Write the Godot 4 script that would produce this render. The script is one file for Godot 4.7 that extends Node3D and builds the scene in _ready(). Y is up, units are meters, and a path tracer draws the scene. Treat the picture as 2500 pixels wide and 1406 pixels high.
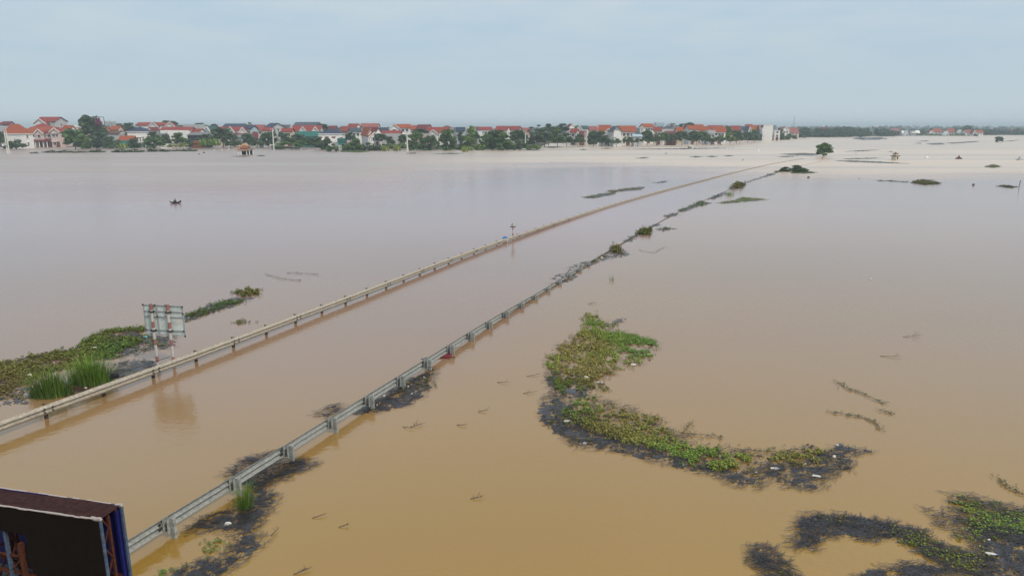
extends Node3D
# A flooded plain seen from a drone: a drowned road between two guardrails, weed mats, a village behind the water. Metres, y up, water level at y = 0; the far side lies towards -z.

var rng := RandomNumberGenerator.new()
var M := {}
var kept := {}
var used := {}
var rough_noise := FastNoiseLite.new()

# ---------------------------------------------------------------- helpers
func lin(r, g, b) -> Color:
	return Color(r, g, b).linear_to_srgb()

func mk(key, r, g, b, rough = 0.85, spec = 0.35, tex = "", scale = 0.3):
	var m := StandardMaterial3D.new()
	m.resource_name = key
	m.albedo_color = lin(r, g, b)
	m.roughness = rough
	m.metallic_specular = spec
	if tex != "":
		m.albedo_texture = kept[tex]
		m.uv1_triplanar = true
		m.uv1_scale = Vector3.ONE * scale
	M[key] = m
	return m

func leafy(key, r, g, b, through = 0.35):
	var m = mk(key, r, g, b, 0.6, 0.3)
	m.vertex_color_use_as_albedo = true
	m.backlight_enabled = true
	m.backlight = Color(through, through, through * 0.6)
	return m

func mottle(key, frequency, low, high, seed_no):
	var n := FastNoiseLite.new()
	n.seed = seed_no
	n.frequency = frequency
	n.fractal_octaves = 5
	var t := NoiseTexture2D.new()
	t.width = 512
	t.height = 512
	t.seamless = true
	t.noise = n
	var g := Gradient.new()
	g.set_color(0, Color(low, low, low))
	g.set_color(1, Color(high, high, high))
	t.color_ramp = g
	kept[key] = t

func fresh(parent, called) -> String:
	var key = str(parent.get_instance_id()) + called
	var n = used.get(key, 0)
	used[key] = n + 1
	return called if n == 0 else "%s_%03d" % [called, n]

func put(o, called, parent = self):
	o.name = fresh(parent, called)
	parent.add_child(o, true)
	return o

func tag(o, label, category, group = "", kind = ""):
	if label != "": o.set_meta("label", label)
	if category != "": o.set_meta("category", category)
	if group != "": o.set_meta("group", group)
	if kind != "": o.set_meta("kind", kind)
	return o

func thing(called, label, category, where, turn = 0.0, group = ""):
	var o = put(Node3D.new(), called)
	o.position = where
	o.rotation.y = turn
	return tag(o, label, category, group)

func piece(called, shape, material, parent, where = Vector3.ZERO):
	var o := MeshInstance3D.new()
	o.mesh = shape.commit() if shape is SurfaceTool else shape
	o.material_override = null
	for i in o.mesh.get_surface_count():
		o.set_surface_override_material(i, M[material])
	o.position = where
	return put(o, called, parent)

func start() -> SurfaceTool:
	var st := SurfaceTool.new()
	st.begin(Mesh.PRIMITIVE_TRIANGLES)
	return st

# corners run counter-clockwise as seen from outside
func quad(st, a, b, c, d):
	for p in [a, c, b, a, d, c]:
		st.add_vertex(p)

func tri(st, a, b, c):
	for p in [a, c, b]:
		st.add_vertex(p)

func box(st, at, size, turn = Basis()):
	var p = []
	for i in 8:
		p.append(at + turn * (Vector3((i & 1) - 0.5, ((i >> 1) & 1) - 0.5, ((i >> 2) & 1) - 0.5) * size))
	quad(st, p[4], p[5], p[7], p[6])
	quad(st, p[1], p[0], p[2], p[3])
	quad(st, p[5], p[1], p[3], p[7])
	quad(st, p[0], p[4], p[6], p[2])
	quad(st, p[6], p[7], p[3], p[2])
	quad(st, p[0], p[1], p[5], p[4])
	return st

func bar(st, a, b, w, h):
	var z = (b - a).normalized()
	var side = z.cross(Vector3.UP if absf(z.y) < 0.95 else Vector3.RIGHT).normalized()
	box(st, (a + b) / 2, Vector3(w, h, a.distance_to(b)), Basis(side, side.cross(z) * -1.0, z))

func tube(st, pts, radii, sides = 8, capped = true):
	var rings = []
	for i in pts.size():
		var d = (pts[mini(i + 1, pts.size() - 1)] - pts[maxi(i - 1, 0)]).normalized()
		var u = d.cross(Vector3.RIGHT if absf(d.x) < 0.8 else Vector3.FORWARD).normalized()
		var v = d.cross(u)
		var ring = []
		for k in sides:
			var a = TAU * k / sides
			ring.append(pts[i] + (u * cos(a) + v * sin(a)) * radii[i])
		rings.append(ring)
	for i in pts.size() - 1:
		for k in sides:
			var n = (k + 1) % sides
			quad(st, rings[i][k], rings[i][n], rings[i + 1][n], rings[i + 1][k])
	if capped:
		for k in range(1, sides - 1):
			tri(st, rings[-1][0], rings[-1][k], rings[-1][k + 1])
			tri(st, rings[0][0], rings[0][k + 1], rings[0][k])
	return st

# a flat outline (x to the right, y up) given a thickness along z
func plate(st, outline, thick, z = 0.0):
	var t = Geometry2D.triangulate_polygon(outline)
	var cw = Geometry2D.is_polygon_clockwise(outline)
	for i in range(0, t.size(), 3):
		var p = [outline[t[i]], outline[t[i + 1]], outline[t[i + 2]]]
		if (p[1] - p[0]).cross(p[2] - p[0]) < 0: p.reverse()
		tri(st, Vector3(p[0].x, p[0].y, z + thick / 2), Vector3(p[1].x, p[1].y, z + thick / 2), Vector3(p[2].x, p[2].y, z + thick / 2))
		tri(st, Vector3(p[2].x, p[2].y, z - thick / 2), Vector3(p[1].x, p[1].y, z - thick / 2), Vector3(p[0].x, p[0].y, z - thick / 2))
	for i in outline.size():
		var a = outline[i]
		var b = outline[(i + 1) % outline.size()]
		if not cw:
			var s = a
			a = b
			b = s
		quad(st, Vector3(b.x, b.y, z - thick / 2), Vector3(a.x, a.y, z - thick / 2), Vector3(a.x, a.y, z + thick / 2), Vector3(b.x, b.y, z + thick / 2))
	return st

func scatter(called, shape, material, places, tints, parent):
	var mm := MultiMesh.new()
	mm.transform_format = MultiMesh.TRANSFORM_3D
	mm.use_colors = true
	mm.mesh = shape
	mm.instance_count = places.size()
	for i in places.size():
		mm.set_instance_transform(i, places[i])
		mm.set_instance_color(i, tints[i])
	var o := MultiMeshInstance3D.new()
	o.multimesh = mm
	o.material_override = M[material]
	o.set_meta("kind", "stuff")
	return put(o, called, parent)

func spread(lo, hi) -> float:
	return rng.randf_range(lo, hi)

func shade(lo, hi) -> Color:
	var k = spread(lo, hi)
	return Color(k * spread(0.88, 1.15), k, k * spread(0.85, 1.1))

# ---------------------------------------------------------------- trees
# a crown in a unit box: lobes of leaf clumps with gaps between them
func make_crown(kind, seed_no) -> ArrayMesh:
	rng.seed = seed_no
	var st := start()
	var lobes = []
	var leaf = 0.075
	var each = 75
	match kind:
		"round":
			for i in 22:
				var a = spread(0, TAU)
				var y = spread(0.06, 0.87)
				var reach = 0.36 * sqrt(maxf(0.05, 1.0 - pow((y - 0.38) / 0.62, 2)))
				lobes.append([Vector3(cos(a) * reach * spread(0.4, 1.0), y, sin(a) * reach * spread(0.4, 1.0)), spread(0.11, 0.19)])
		"wide":
			for i in 17:
				var a = spread(0, TAU)
				var q = sqrt(rng.randf()) * 0.4
				lobes.append([Vector3(cos(a) * q, 0.62 - q * q * 3.0 + spread(-0.25, 0.2), sin(a) * q), spread(0.09, 0.16)])
		"tall":
			for i in 21:
				var y = spread(0.04, 0.9)
				var reach = 0.34 * (1.0 - pow(absf(y - 0.4) / 0.65, 2))
				var a = spread(0, TAU)
				lobes.append([Vector3(cos(a) * reach, y, sin(a) * reach), spread(0.1, 0.16)])
		"cone":
			for i in 17:
				var y = 0.05 + 0.88 * pow(rng.randf(), 1.2)
				var reach = 0.42 * (1.0 - y) + 0.02
				var a = spread(0, TAU)
				lobes.append([Vector3(cos(a) * reach * spread(0.3, 1.0), y, sin(a) * reach * spread(0.3, 1.0)), 0.06 + 0.12 * (1.0 - y)])
		"sparse":
			leaf = 0.06
			each = 48
			for i in 15:
				var a = spread(0, TAU)
				var q = sqrt(rng.randf()) * 0.42
				lobes.append([Vector3(cos(a) * q, 0.72 - q * q * 1.6 + spread(-0.42, 0.18), sin(a) * q), spread(0.06, 0.12)])
		"bush":
			leaf = 0.09
			each = 60
			for i in 13:
				var a = spread(0, TAU)
				var q = sqrt(rng.randf()) * 0.4
				lobes.append([Vector3(cos(a) * q, spread(0.1, 0.78) * (1.0 - q * q * 3.6), sin(a) * q), spread(0.11, 0.18)])
		"bamboo":
			leaf = 0.06
			each = 62
			for i in 24:
				var a = spread(0, TAU)
				var y = spread(0.05, 0.92)
				var q = spread(0.08, 0.4) * (1.0 - 0.65 * y * y)
				lobes.append([Vector3(cos(a) * q, y, sin(a) * q), spread(0.06, 0.12)])
	for l in lobes:
		var tone = spread(0.75, 1.2)
		for i in each:
			var out = Vector3(rng.randfn(), rng.randfn() + 0.15, rng.randfn()).normalized()
			var p = l[0] + out * l[1] * spread(0.45, 1.08) * Vector3(1, 0.9, 1)
			p.y = maxf(p.y, 0.0)
			var k = tone * spread(0.62, 1.32)
			st.set_color(Color(k * spread(0.85, 1.2), k, k * spread(0.8, 1.1)))
			var n = (out + Vector3(rng.randfn(), rng.randfn(), rng.randfn()) * 0.45 + Vector3.UP * 0.3).normalized()
			var u = n.cross(Vector3(rng.randfn(), rng.randfn(), rng.randfn())).normalized() * leaf * spread(0.5, 1.1)
			var v = n.cross(u) * spread(0.4, 0.8)
			st.set_normal(n)
			if kind == "bamboo":
				u = (u + Vector3.DOWN * leaf * 0.5)
			quad(st, p - u, p - v, p + u, p + v)
	st.index()
	return st.commit()

func make_banana(seed_no) -> ArrayMesh:
	rng.seed = seed_no
	var st := start()
	for i in 34:
		var foot = Vector3(spread(-0.32, 0.32), 0, spread(-0.32, 0.32))
		var a = spread(0, TAU)
		var lean = spread(0.1, 0.34)
		var side = Vector3(-sin(a), 0, cos(a)) * spread(0.025, 0.05)
		var k = spread(0.7, 1.35)
		st.set_color(Color(k * spread(0.95, 1.25), k, k * 0.8))
		var last = foot + Vector3.UP * 0.1
		var top = spread(0.35, 1.0) * (1.0 - 0.5 * absf(foot.x))
		for s in range(1, 6):
			var t = s / 5.0
			var p = foot + Vector3(cos(a), 0, sin(a)) * lean * t * t + Vector3.UP * top * (sin(t * 2.0) / sin(1.57))
			var w0 = side * sin(PI * (0.15 + 0.8 * (s - 1) / 5.0))
			var w1 = side * sin(PI * (0.15 + 0.8 * s / 5.0)) * (0.2 if s == 5 else 1.0)
			quad(st, last - w0, last + w0, p + w1, p - w1)
			last = p
	st.generate_normals()
	return st.commit()

func make_trunk(seed_no) -> ArrayMesh:
	rng.seed = seed_no
	var st := start()
	tube(st, [Vector3(0, -0.1, 0), Vector3(0.01, 0.25, 0), Vector3(-0.01, 0.55, 0.01), Vector3(0.02, 0.85, 0)], [0.035, 0.026, 0.018, 0.006], 7)
	for i in 7:
		var a = spread(0, TAU)
		var y = spread(0.25, 0.6)
		var q = spread(0.2, 0.38)
		tube(st, [Vector3(0, y, 0), Vector3(cos(a) * q * 0.5, y + 0.12, sin(a) * q * 0.5), Vector3(cos(a) * q, y + 0.3, sin(a) * q)], [0.014, 0.01, 0.003], 5)
	return st.commit()

func tree(called, label, category, x, z, low, high, wide, kind, leaves, group = "", turn = 0.0):
	var variants = kept["crown_" + kind]
	var o = thing(called, label, category, Vector3(x, 0, z), turn, group)
	var c = piece("crown", variants[int(absf(x * 7.0 + z * 3.0)) % variants.size()], leaves, o, Vector3(0, low, 0))
	c.scale = Vector3(wide * (1.22 if kind == "sparse" or kind == "banana" else (1.7 if kind == "bamboo" or kind == "tall" else 1.45)), (high - low) * 1.06, wide * 1.1)
	if kind != "banana":
		var t = piece("trunk", kept["trunk"][int(absf(x * 5.0)) % 2], "bark", o)
		t.scale = Vector3(wide * 0.9, high * 0.95, wide * 0.9)
	return o

func wood(label, x0, z0, x1, z1, high, deep, count, leaves):
	rng.seed = int(absf(x0 * 3 + z1)) + 5
	var where = []
	var tint = []
	for i in count:
		var t = (i + rng.randf()) / count
		var b = rng.randf()
		var h = high * spread(0.5, 1.08) * (0.8 + 0.5 * rough_noise.get_noise_1d(lerpf(x0, x1, t) * 0.9))
		var w = h * spread(0.9, 1.5)
		where.append(Transform3D(Basis(Vector3.UP, spread(0, TAU)).scaled(Vector3(w, h, w)), Vector3(lerpf(x0, x1, t), -0.2, lerpf(z0, z1, t) - deep * b)))
		tint.append(shade(0.75, 1.2))
	var o = scatter("distant_wood", kept["crown_round"][0], leaves, where, tint, self)
	return tag(o, label, "wood", "", "stuff")

# ---------------------------------------------------------------- houses
func block(o, at, w, d, y0, eave, ridge, kind, roof, wall):
	var st := start()
	var x = w / 2
	var z = d / 2
	box(st, at + Vector3(0, (y0 + eave) / 2, 0), Vector3(w, eave - y0, d))
	var over = 0.45
	var thick = 0.2
	var r := start()
	var rise = ridge - eave
	match kind:
		"side":
			for s in [-1, 1]:
				var e = at + Vector3(s * x, eave, 0)
				if s > 0: tri(st, e + Vector3(0, 0, z), e + Vector3(0, 0, -z), e + Vector3(0, rise, 0))
				else: tri(st, e + Vector3(0, 0, -z), e + Vector3(0, 0, z), e + Vector3(0, rise, 0))
			var run = z + over
			var drop = rise * over / z
			for s in [-1, 1]:
				var a = at + Vector3(0, ridge + 0.1, -s * 0.04)
				var b = at + Vector3(0, eave - drop + 0.1, s * run)
				var along = (b - a).normalized()
				box(r, (a + b) / 2, Vector3(w + over * 2, thick, a.distance_to(b)), Basis(Vector3.RIGHT * s, along.cross(Vector3.RIGHT * s), along))
		"gable":
			for s in [-1, 1]:
				var e = at + Vector3(0, eave, s * z)
				if s > 0: tri(st, e + Vector3(-x, 0, 0), e + Vector3(x, 0, 0), e + Vector3(0, rise, 0))
				else: tri(st, e + Vector3(x, 0, 0), e + Vector3(-x, 0, 0), e + Vector3(0, rise, 0))
			var drop = rise * over / x
			var trim := start()
			for s in [-1, 1]:
				var a = at + Vector3(-s * 0.04, ridge + 0.1, 0)
				var b = at + Vector3(s * (x + over), eave - drop + 0.1, 0)
				var along = (b - a).normalized()
				box(r, (a + b) / 2, Vector3(a.distance_to(b), thick, d + over * 2), Basis(along, Vector3.BACK.cross(along), Vector3.BACK))
				bar(trim, a + Vector3(0, -0.02, z + over + 0.06), b + Vector3(0, -0.02, z + over + 0.06), 0.1, 0.3)
			piece("roof_trim", trim, "white", o)
		"hip":
			var e = []
			for c in [[-1, 1], [1, 1], [1, -1], [-1, -1]]:
				e.append(at + Vector3(c[0] * (x + over), eave, c[1] * (z + over)))
			var half = maxf(x - z * 0.9, 0.15)
			var p = at + Vector3(-half, ridge, 0)
			var q = at + Vector3(half, ridge, 0)
			quad(r, e[0], e[1], q, p)
			quad(r, e[2], e[3], p, q)
			tri(r, e[1], e[2], q)
			tri(r, e[3], e[0], p)
			var edge := start()
			box(edge, at + Vector3(0, eave - 0.1, 0), Vector3(w + over * 2 - 0.02, 0.18, d + over * 2 - 0.02))
			piece("eave", edge, "white", o)
		"shed":
			var a = at + Vector3(0, ridge, -z - over)
			var b = at + Vector3(0, eave + 0.12, z + over)
			var along = (b - a).normalized()
			box(r, (a + b) / 2, Vector3(w + over * 2, 0.12, a.distance_to(b)), Basis(Vector3.RIGHT, along.cross(Vector3.RIGHT), along))
		"flat":
			box(r, at + Vector3(0, eave + 0.13, 0), Vector3(w + 0.5, 0.26, d + 0.5))
			if ridge > eave + 0.5:
				for s in [-1, 1]:
					box(r, at + Vector3(s * (x + 0.1), (eave + 0.27 + ridge) / 2, 0), Vector3(0.18, ridge - eave - 0.27, d + 0.2))
					box(r, at + Vector3(0, (eave + 0.27 + ridge) / 2, s * (z + 0.1)), Vector3(w + 0.02, ridge - eave - 0.27, 0.18))
	piece("wall", st, wall, o)
	piece("roof", r, roof, o)

func window(o, at, turn, w = 1.2, h = 1.4):
	var key = "window_%.2f_%.2f" % [w, h]
	if not kept.has(key):
		var f := start()
		for s in [-1, 1]:
			box(f, Vector3(s * (w / 2), 0, 0.02), Vector3(0.12, h + 0.12, 0.12))
			box(f, Vector3(0, s * (h / 2), 0.021), Vector3(w - 0.12, 0.12, 0.12))
		box(f, Vector3(0, 0, 0.03), Vector3(0.06, h - 0.12, 0.08))
		box(f, Vector3(0, h / 2 + 0.16, 0.2), Vector3(w + 0.4, 0.1, 0.5))
		var p := start()
		box(p, Vector3.ZERO, Vector3(w - 0.06, h - 0.06, 0.05))
		kept[key] = [f.commit(), p.commit()]
	var n = piece("window", kept[key][0], "white", o, at)
	n.rotation.y = turn
	piece("pane", kept[key][1], "glass_dark", n)

func windows(o, at, w, d, y0, eave, floors, cols):
	for f in floors:
		var y = y0 + (eave - y0) * (f + 0.55) / floors
		for c in cols:
			var x = (c - (cols - 1) / 2.0) * (w - 1.2) / maxf(cols, 1)
			if f == 0 and c == cols / 2 and y0 < 0.5 and floors > 1:
				var dr := start()
				box(dr, Vector3(0, 0, 0), Vector3(1.7, 2.3, 0.1))
				piece("door", dr, "door_brown", o, at + Vector3(x, 1.25, d / 2 + 0.03))
			else:
				window(o, at + Vector3(x, y, d / 2 + 0.02), 0.0, minf(1.3, w / (cols + 0.6)))
		var side = o.basis * Vector3.RIGHT
		var s = 1.0 if side.dot(Vector3(0, 0, 0) - o.position) > 0 else -1.0
		window(o, at + Vector3(s * (w / 2 + 0.02), y, 0), s * PI / 2, 1.1)

func house(label, x, z, turn, w, d, eave, ridge, kind, roof, wall, floors, cols, category = "house", called = "house"):
	var o = thing(called, label, category, Vector3(x, 0, z), deg_to_rad(turn))
	block(o, Vector3.ZERO, w, d, -0.4, eave, ridge, kind, roof, wall)
	if cols > 0:
		windows(o, Vector3.ZERO, w, d, 0.0, eave, floors, cols)
	return o

# a wing or porch on a house: another wall and roof of the same thing
func wing(o, at, w, d, y0, eave, ridge, kind, roof, wall, floors = 1, cols = 1):
	block(o, at, w, d, y0, eave, ridge, kind, roof, wall)
	if cols > 0:
		windows(o, at, w, d, y0, eave, floors, cols)

func pole(label, x, z, high, arms, radius = 0.16, box_at = 0.0):
	var o = thing("utility_pole", label, "utility pole", Vector3(x, 0, z), spread(-0.4, 0.4))
	piece("shaft", tube(start(), [Vector3(0, -0.6, 0), Vector3(0, high * 0.5, 0), Vector3(0, high, 0)], [radius * 1.15, radius * 0.95, radius * 0.7], 10), "concrete_pole", o)
	for k in arms:
		var y = high - 0.35 - k * 0.75
		piece("crossarm", box(start(), Vector3(0, y, radius + 0.05), Vector3(1.7, 0.12, 0.1)), "steel", o)
		for s in [-0.75, 0.0, 0.75]:
			piece("insulator", tube(start(), [Vector3(s, y + 0.06, radius + 0.05), Vector3(s, y + 0.2, radius + 0.05), Vector3(s, y + 0.34, radius + 0.05)], [0.05, 0.08, 0.04], 6), "white", o)
	if box_at > 0.0:
		piece("switch_box", box(start(), Vector3(0.1, box_at, radius + 0.25), Vector3(0.75, 0.9, 0.5)), "greyw", o)
		piece("switch_box", box(start(), Vector3(-0.75, box_at - 0.3, radius + 0.2), Vector3(0.5, 0.7, 0.45)), "white", o)
	return o

# ---------------------------------------------------------------- weed mats
func inside_by(p, outline) -> float:
	var best = 1e9
	for i in outline.size():
		var q = Geometry2D.get_closest_point_to_segment(p, outline[i], outline[(i + 1) % outline.size()])
		best = minf(best, p.distance_squared_to(q))
	return sqrt(best) * (1.0 if Geometry2D.is_point_in_polygon(p, outline) else -1.0)

func bounds(outline, by) -> Rect2:
	var r = Rect2(outline[0], Vector2.ZERO)
	for p in outline:
		r = r.expand(p)
	return r.grow(by)

# a film of wet silt and straw, ragged at its edge and torn inside
func scum(o, outline, cell, ragged, tear, material = "silt"):
	var st := start()
	var r = bounds(outline, ragged)
	var nx = int(r.size.x / cell) + 1
	var nz = int(r.size.y / cell) + 1
	var keep = {}
	var lift = {}
	for j in nz:
		for i in nx:
			var p = r.position + Vector2(i + 0.5, j + 0.5) * cell
			var d = inside_by(p, outline)
			if d < -ragged: continue
			var coarse = rough_noise.get_noise_2d(p.x * 22.0, p.y * 40.0)
			var fine = rough_noise.get_noise_2d(p.x * 120.0 + 300.0, p.y * 160.0)
			if d + ragged * (coarse * 1.1 + fine * 0.9) > 0.0 and absf(fine + coarse * 0.6) > (tear + 0.07) * (0.4 + 1.2 * rng.randf()):
				keep[Vector2i(i, j)] = true
	var top = func(i, j):
		var key = Vector2i(i, j)
		if not lift.has(key):
			lift[key] = Vector3(r.position.x + (i + rng.randf_range(-0.25, 0.25)) * cell, 0.006 + 0.02 * cell / 0.1 * rng.randf(), r.position.y + (j + rng.randf_range(-0.25, 0.25)) * cell)
		return lift[key]
	for key in keep:
		quad(st, top.call(key.x, key.y + 1), top.call(key.x + 1, key.y + 1), top.call(key.x + 1, key.y), top.call(key.x, key.y))
	if keep.size() > 0:
		var part = piece("silt_film", st, material, o)
		part.set_meta("kind", "stuff")

func straw_mesh() -> ArrayMesh:
	var st := start()
	var w = 0.5
	var pts = [Vector3(-0.5, 0, 0), Vector3(-0.15, 0.02, 0.03), Vector3(0.2, 0.03, 0.02), Vector3(0.5, 0, -0.04)]
	for i in 3:
		quad(st, pts[i] + Vector3(0, 0, 0.005), pts[i + 1] + Vector3(0, 0, 0.005), pts[i + 1] - Vector3(0, 0, 0.005), pts[i] - Vector3(0, 0, 0.005))
		quad(st, pts[i] + Vector3(0, -0.005, 0), pts[i + 1] + Vector3(0, -0.005, 0), pts[i + 1] + Vector3(0, 0.005, 0), pts[i] + Vector3(0, 0.005, 0))
	return st.commit()

func straws(o, outline, count, length, angle, thick = 1.0, over = 0.25):
	var r = bounds(outline, over)
	var where = []
	var tint = []
	count = int(count * 1.15)
	length *= 0.8
	for n in count * 4:
		if where.size() >= count: break
		var p = r.position + Vector2(rng.randf(), rng.randf()) * r.size
		var d = inside_by(p, outline)
		if d < -over * rng.randf(): continue
		var a = angle + rng.randfn() * 0.55
		var l = length * spread(0.4, 1.3)
		where.append(Transform3D(Basis(Vector3.UP, a).scaled_local(Vector3(l, l * spread(0.3, 1.5), thick * spread(0.7, 1.6))), Vector3(p.x, 0.02 + rng.randf() * 0.03, p.y)))
		tint.append(shade(0.25, 1.9))
	if where.size(): scatter("straw", kept["straw"], "straw", where, tint, o)

func leaf_mesh(seed_no, rise) -> ArrayMesh:
	rng.seed = seed_no
	var st := start()
	for i in 6:
		var a = spread(0, TAU)
		var p = Vector3(spread(-0.5, 0.5), spread(0.15, 1.0) * rise, spread(-0.5, 0.5))
		var n = Vector3(rng.randfn() * 0.45, 1, rng.randfn() * 0.45).normalized()
		var u = n.cross(Vector3(cos(a), 0, sin(a))).normalized() * spread(0.25, 0.45)
		var v = n.cross(u) * 0.6
		var k = spread(0.7, 1.3)
		st.set_color(Color(k, k, k))
		quad(st, p - u, p + v * 0.9 - u * 0.2, p + u, p - v * 0.9 - u * 0.2)
	for i in 2:
		var p = Vector3(spread(-0.3, 0.3), 0, spread(-0.3, 0.3))
		st.set_color(Color(0.45, 0.4, 0.35))
		quad(st, p, p + Vector3(0.05, 0, 0.02), p + Vector3(0.12, rise, 0.1), p + Vector3(0.07, rise, 0.08))
	return st.commit()

# leaves over an outline; gaps (0..1) says how much of it stays bare, along the flow
func leaves(o, outline, count, size, gaps, angle, bright = 1.0, rise = 1.0, called = "leaves"):
	var r = bounds(outline, 0.6)
	var where = []
	var tint = []
	count = int(count * 0.68)
	gaps += 0.05
	bright *= 1.18
	var c = cos(angle)
	var s = sin(angle)
	for n in count * 6:
		if where.size() >= count: break
		var p = r.position + Vector2(rng.randf(), rng.randf()) * r.size
		var d = inside_by(p, outline)
		if d < -0.7 * rng.randf() * rng.randf() * rng.randf(): continue
		var along = p.x * c + p.y * s
		var across = -p.x * s + p.y * c
		var f = rough_noise.get_noise_2d(along * 16.0, across * 60.0) * 0.6 + rough_noise.get_noise_2d(p.x * 90.0, p.y * 110.0) * 0.45 + rough_noise.get_noise_2d(along * 260.0, across * 420.0) * 0.6
		if f * 1.9 + 0.55 < gaps * 0.85 + 0.1 + 0.12 + rng.randfn() * 0.12 + (0.3 * (1.0 - d / 0.3) if d < 0.3 else 0.0): continue
		var k = size * 0.72 * spread(0.5, 1.5)
		var old = rough_noise.get_noise_2d(p.x * 14.0 + 90.0, p.y * 14.0)
		var b = bright * spread(0.6, 1.35)
		where.append(Transform3D(Basis(Vector3.UP, spread(0, TAU)).scaled(Vector3(k, k * rise * spread(0.3, 1.2), k)), Vector3(p.x, 0.015, p.y)))
		tint.append(Color(0.175 + 0.1 * old, 0.215, 0.038).lerp(Color(0.21, 0.165, 0.065), clampf(old * 1.6 + rng.randfn() * 0.25, 0.0, 0.65)) * b)
	if where.size(): scatter(called, kept["leaf"], "weed", where, tint, o)

func weed(label, category = "weed mat", called = "weed_mat"):
	return thing(called, label, category, Vector3.ZERO)

# weed far out: a low raft of leaf clumps on a dark film
func raft(label, pts, count, size, bright = 1.0, rise = 1.0, film = true, category = "weed raft"):
	var o = weed(label, category, "weed_raft")
	rng.seed = int(absf(pts[0].x * 13 + pts[0].y * 7)) + 1
	var outline = PackedVector2Array(pts)
	var r = bounds(outline, 0.0)
	if film: scum(o, outline, maxf(r.size.length() / 70.0, 0.08), minf(0.3, r.size.y * 0.25), 0.08)
	if count > 0: leaves(o, outline, count, size, 0.25, 0.3, bright, rise)
	return o

func vine(label, pts, count, size):
	var o = thing("vine", label, "vine", Vector3.ZERO)
	rng.seed = int(absf(pts[0].x * 31)) + 3
	var line = []
	var radii = []
	for i in pts.size() - 1:
		for k in 6:
			var p = pts[i].lerp(pts[i + 1], k / 6.0)
			line.append(Vector3(p.x + spread(-0.05, 0.05), 0.02 + spread(0, 0.03), p.y + spread(-0.05, 0.05)))
			radii.append(0.006)
	piece("stem", tube(start(), line, radii, 5), "twig", o)
	var where = []
	var tint = []
	for i in count:
		var q = line[rng.randi() % line.size()] + Vector3(rng.randfn() * 0.08, 0, rng.randfn() * 0.08)
		var k = size * 0.7 * spread(0.5, 1.3)
		where.append(Transform3D(Basis(Vector3.UP, spread(0, TAU)).scaled(Vector3(k, k * 0.5, k)), q))
		tint.append(Color(0.085, 0.085, 0.03) * spread(0.6, 1.5))
	scatter("leaves", kept["leaf"], "weed", where, tint, o)
	return o

func twig(label, x, z, length, forks, turn):
	var o = thing("twig", label, "twig", Vector3(x, 0.01, z), turn)
	var st := start()
	rng.seed = int(absf(x * 100 + z)) + 9
	tube(st, [Vector3(-length / 2, 0, 0), Vector3(-length * 0.1, 0.03, length * 0.06), Vector3(length / 2, 0.05, -length * 0.04)], [0.009, 0.008, 0.003], 5)
	for i in forks:
		var p = Vector3(spread(-0.35, 0.35) * length, 0.03, 0)
		tube(st, [p, p + Vector3(spread(-0.2, 0.3) * length, spread(0.05, 0.3) * length, spread(-0.3, 0.3) * length)], [0.006, 0.002], 4)
	piece("stick", st, "twig", o)
	return o

func blade_mesh() -> ArrayMesh:
	var st := start()
	var last = Vector3.ZERO
	for i in range(1, 6):
		var t = i / 5.0
		var p = Vector3(0.42 * t * t, sin(t * 1.75) / sin(1.57), 0)
		var w0 = 0.012 * (1.0 - (i - 1) / 5.5)
		var w1 = 0.012 * (1.0 - i / 5.2)
		st.set_color(Color(0.7 + 0.4 * t, 0.75 + 0.3 * t, 0.7))
		quad(st, last + Vector3(0, 0, -w0), last + Vector3(0, 0, w0), p + Vector3(0, 0, w1), p + Vector3(0, 0, -w1))
		last = p
	return st.commit()

func grass_clump(label, x, z, wide, deep, high, count, bright = 1.0, turn = 0.0):
	var o = thing("grass_clump", label, "grass clump", Vector3(x, 0, z), turn)
	rng.seed = int(absf(x * 41 + z * 3)) + 2
	var where = []
	var tint = []
	for i in count:
		var a = spread(0, TAU)
		var q = sqrt(rng.randf())
		var p = Vector3(cos(a) * q * wide * 0.42, 0, sin(a) * q * deep * 0.42)
		var face = -a + rng.randfn() * 0.6
		var h = high * spread(0.4, 1.15) * (1.0 - 0.45 * q * q)
		where.append(Transform3D(Basis(Vector3.UP, face).scaled_local(Vector3(h * spread(0.3, 1.2) * (0.7 + 1.4 * q), h, h * spread(0.8, 1.5))), p))
		var dry = rng.randf()
		tint.append((Color(0.3, 0.3, 0.14) if dry > 0.94 else Color(0.06, 0.145, 0.02).lerp(Color(0.16, 0.27, 0.045), rng.randf())) * bright * spread(0.6, 1.2))
	scatter("blades", kept["blade"], "weed", where, tint, o)
	return o

# floating litter: an uneven lump with its corners cut
func litter(called, label, category, x, z, size, material, turn, y = 0.0):
	var o := MeshInstance3D.new()
	rng.seed = int(absf(x * 77 + z * 5)) + 4
	var st := start()
	var ring = []
	for k in 3:
		var loop = []
		for i in 8:
			var a = TAU * (i + 0.5) / 8
			var cut = (0.72 if k == 2 else 1.0) * spread(0.82, 1.08)
			loop.append(Vector3(cos(a) * size.x * 0.37 * cut, [-0.3, 0.45, 1.0][k] * size.y * spread(0.9, 1.1), sin(a) * size.z * 0.37 * cut))
		ring.append(loop)
	for k in 2:
		for i in 8:
			quad(st, ring[k][(i + 1) % 8], ring[k][i], ring[k + 1][i], ring[k + 1][(i + 1) % 8])
	for i in range(1, 7):
		tri(st, ring[2][0], ring[2][i + 1], ring[2][i])
	o.mesh = st.commit()
	o.set_surface_override_material(0, M[material])
	o.position = Vector3(x, y, z)
	o.rotation.y = turn
	put(o, called)
	return tag(o, label, category)

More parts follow.
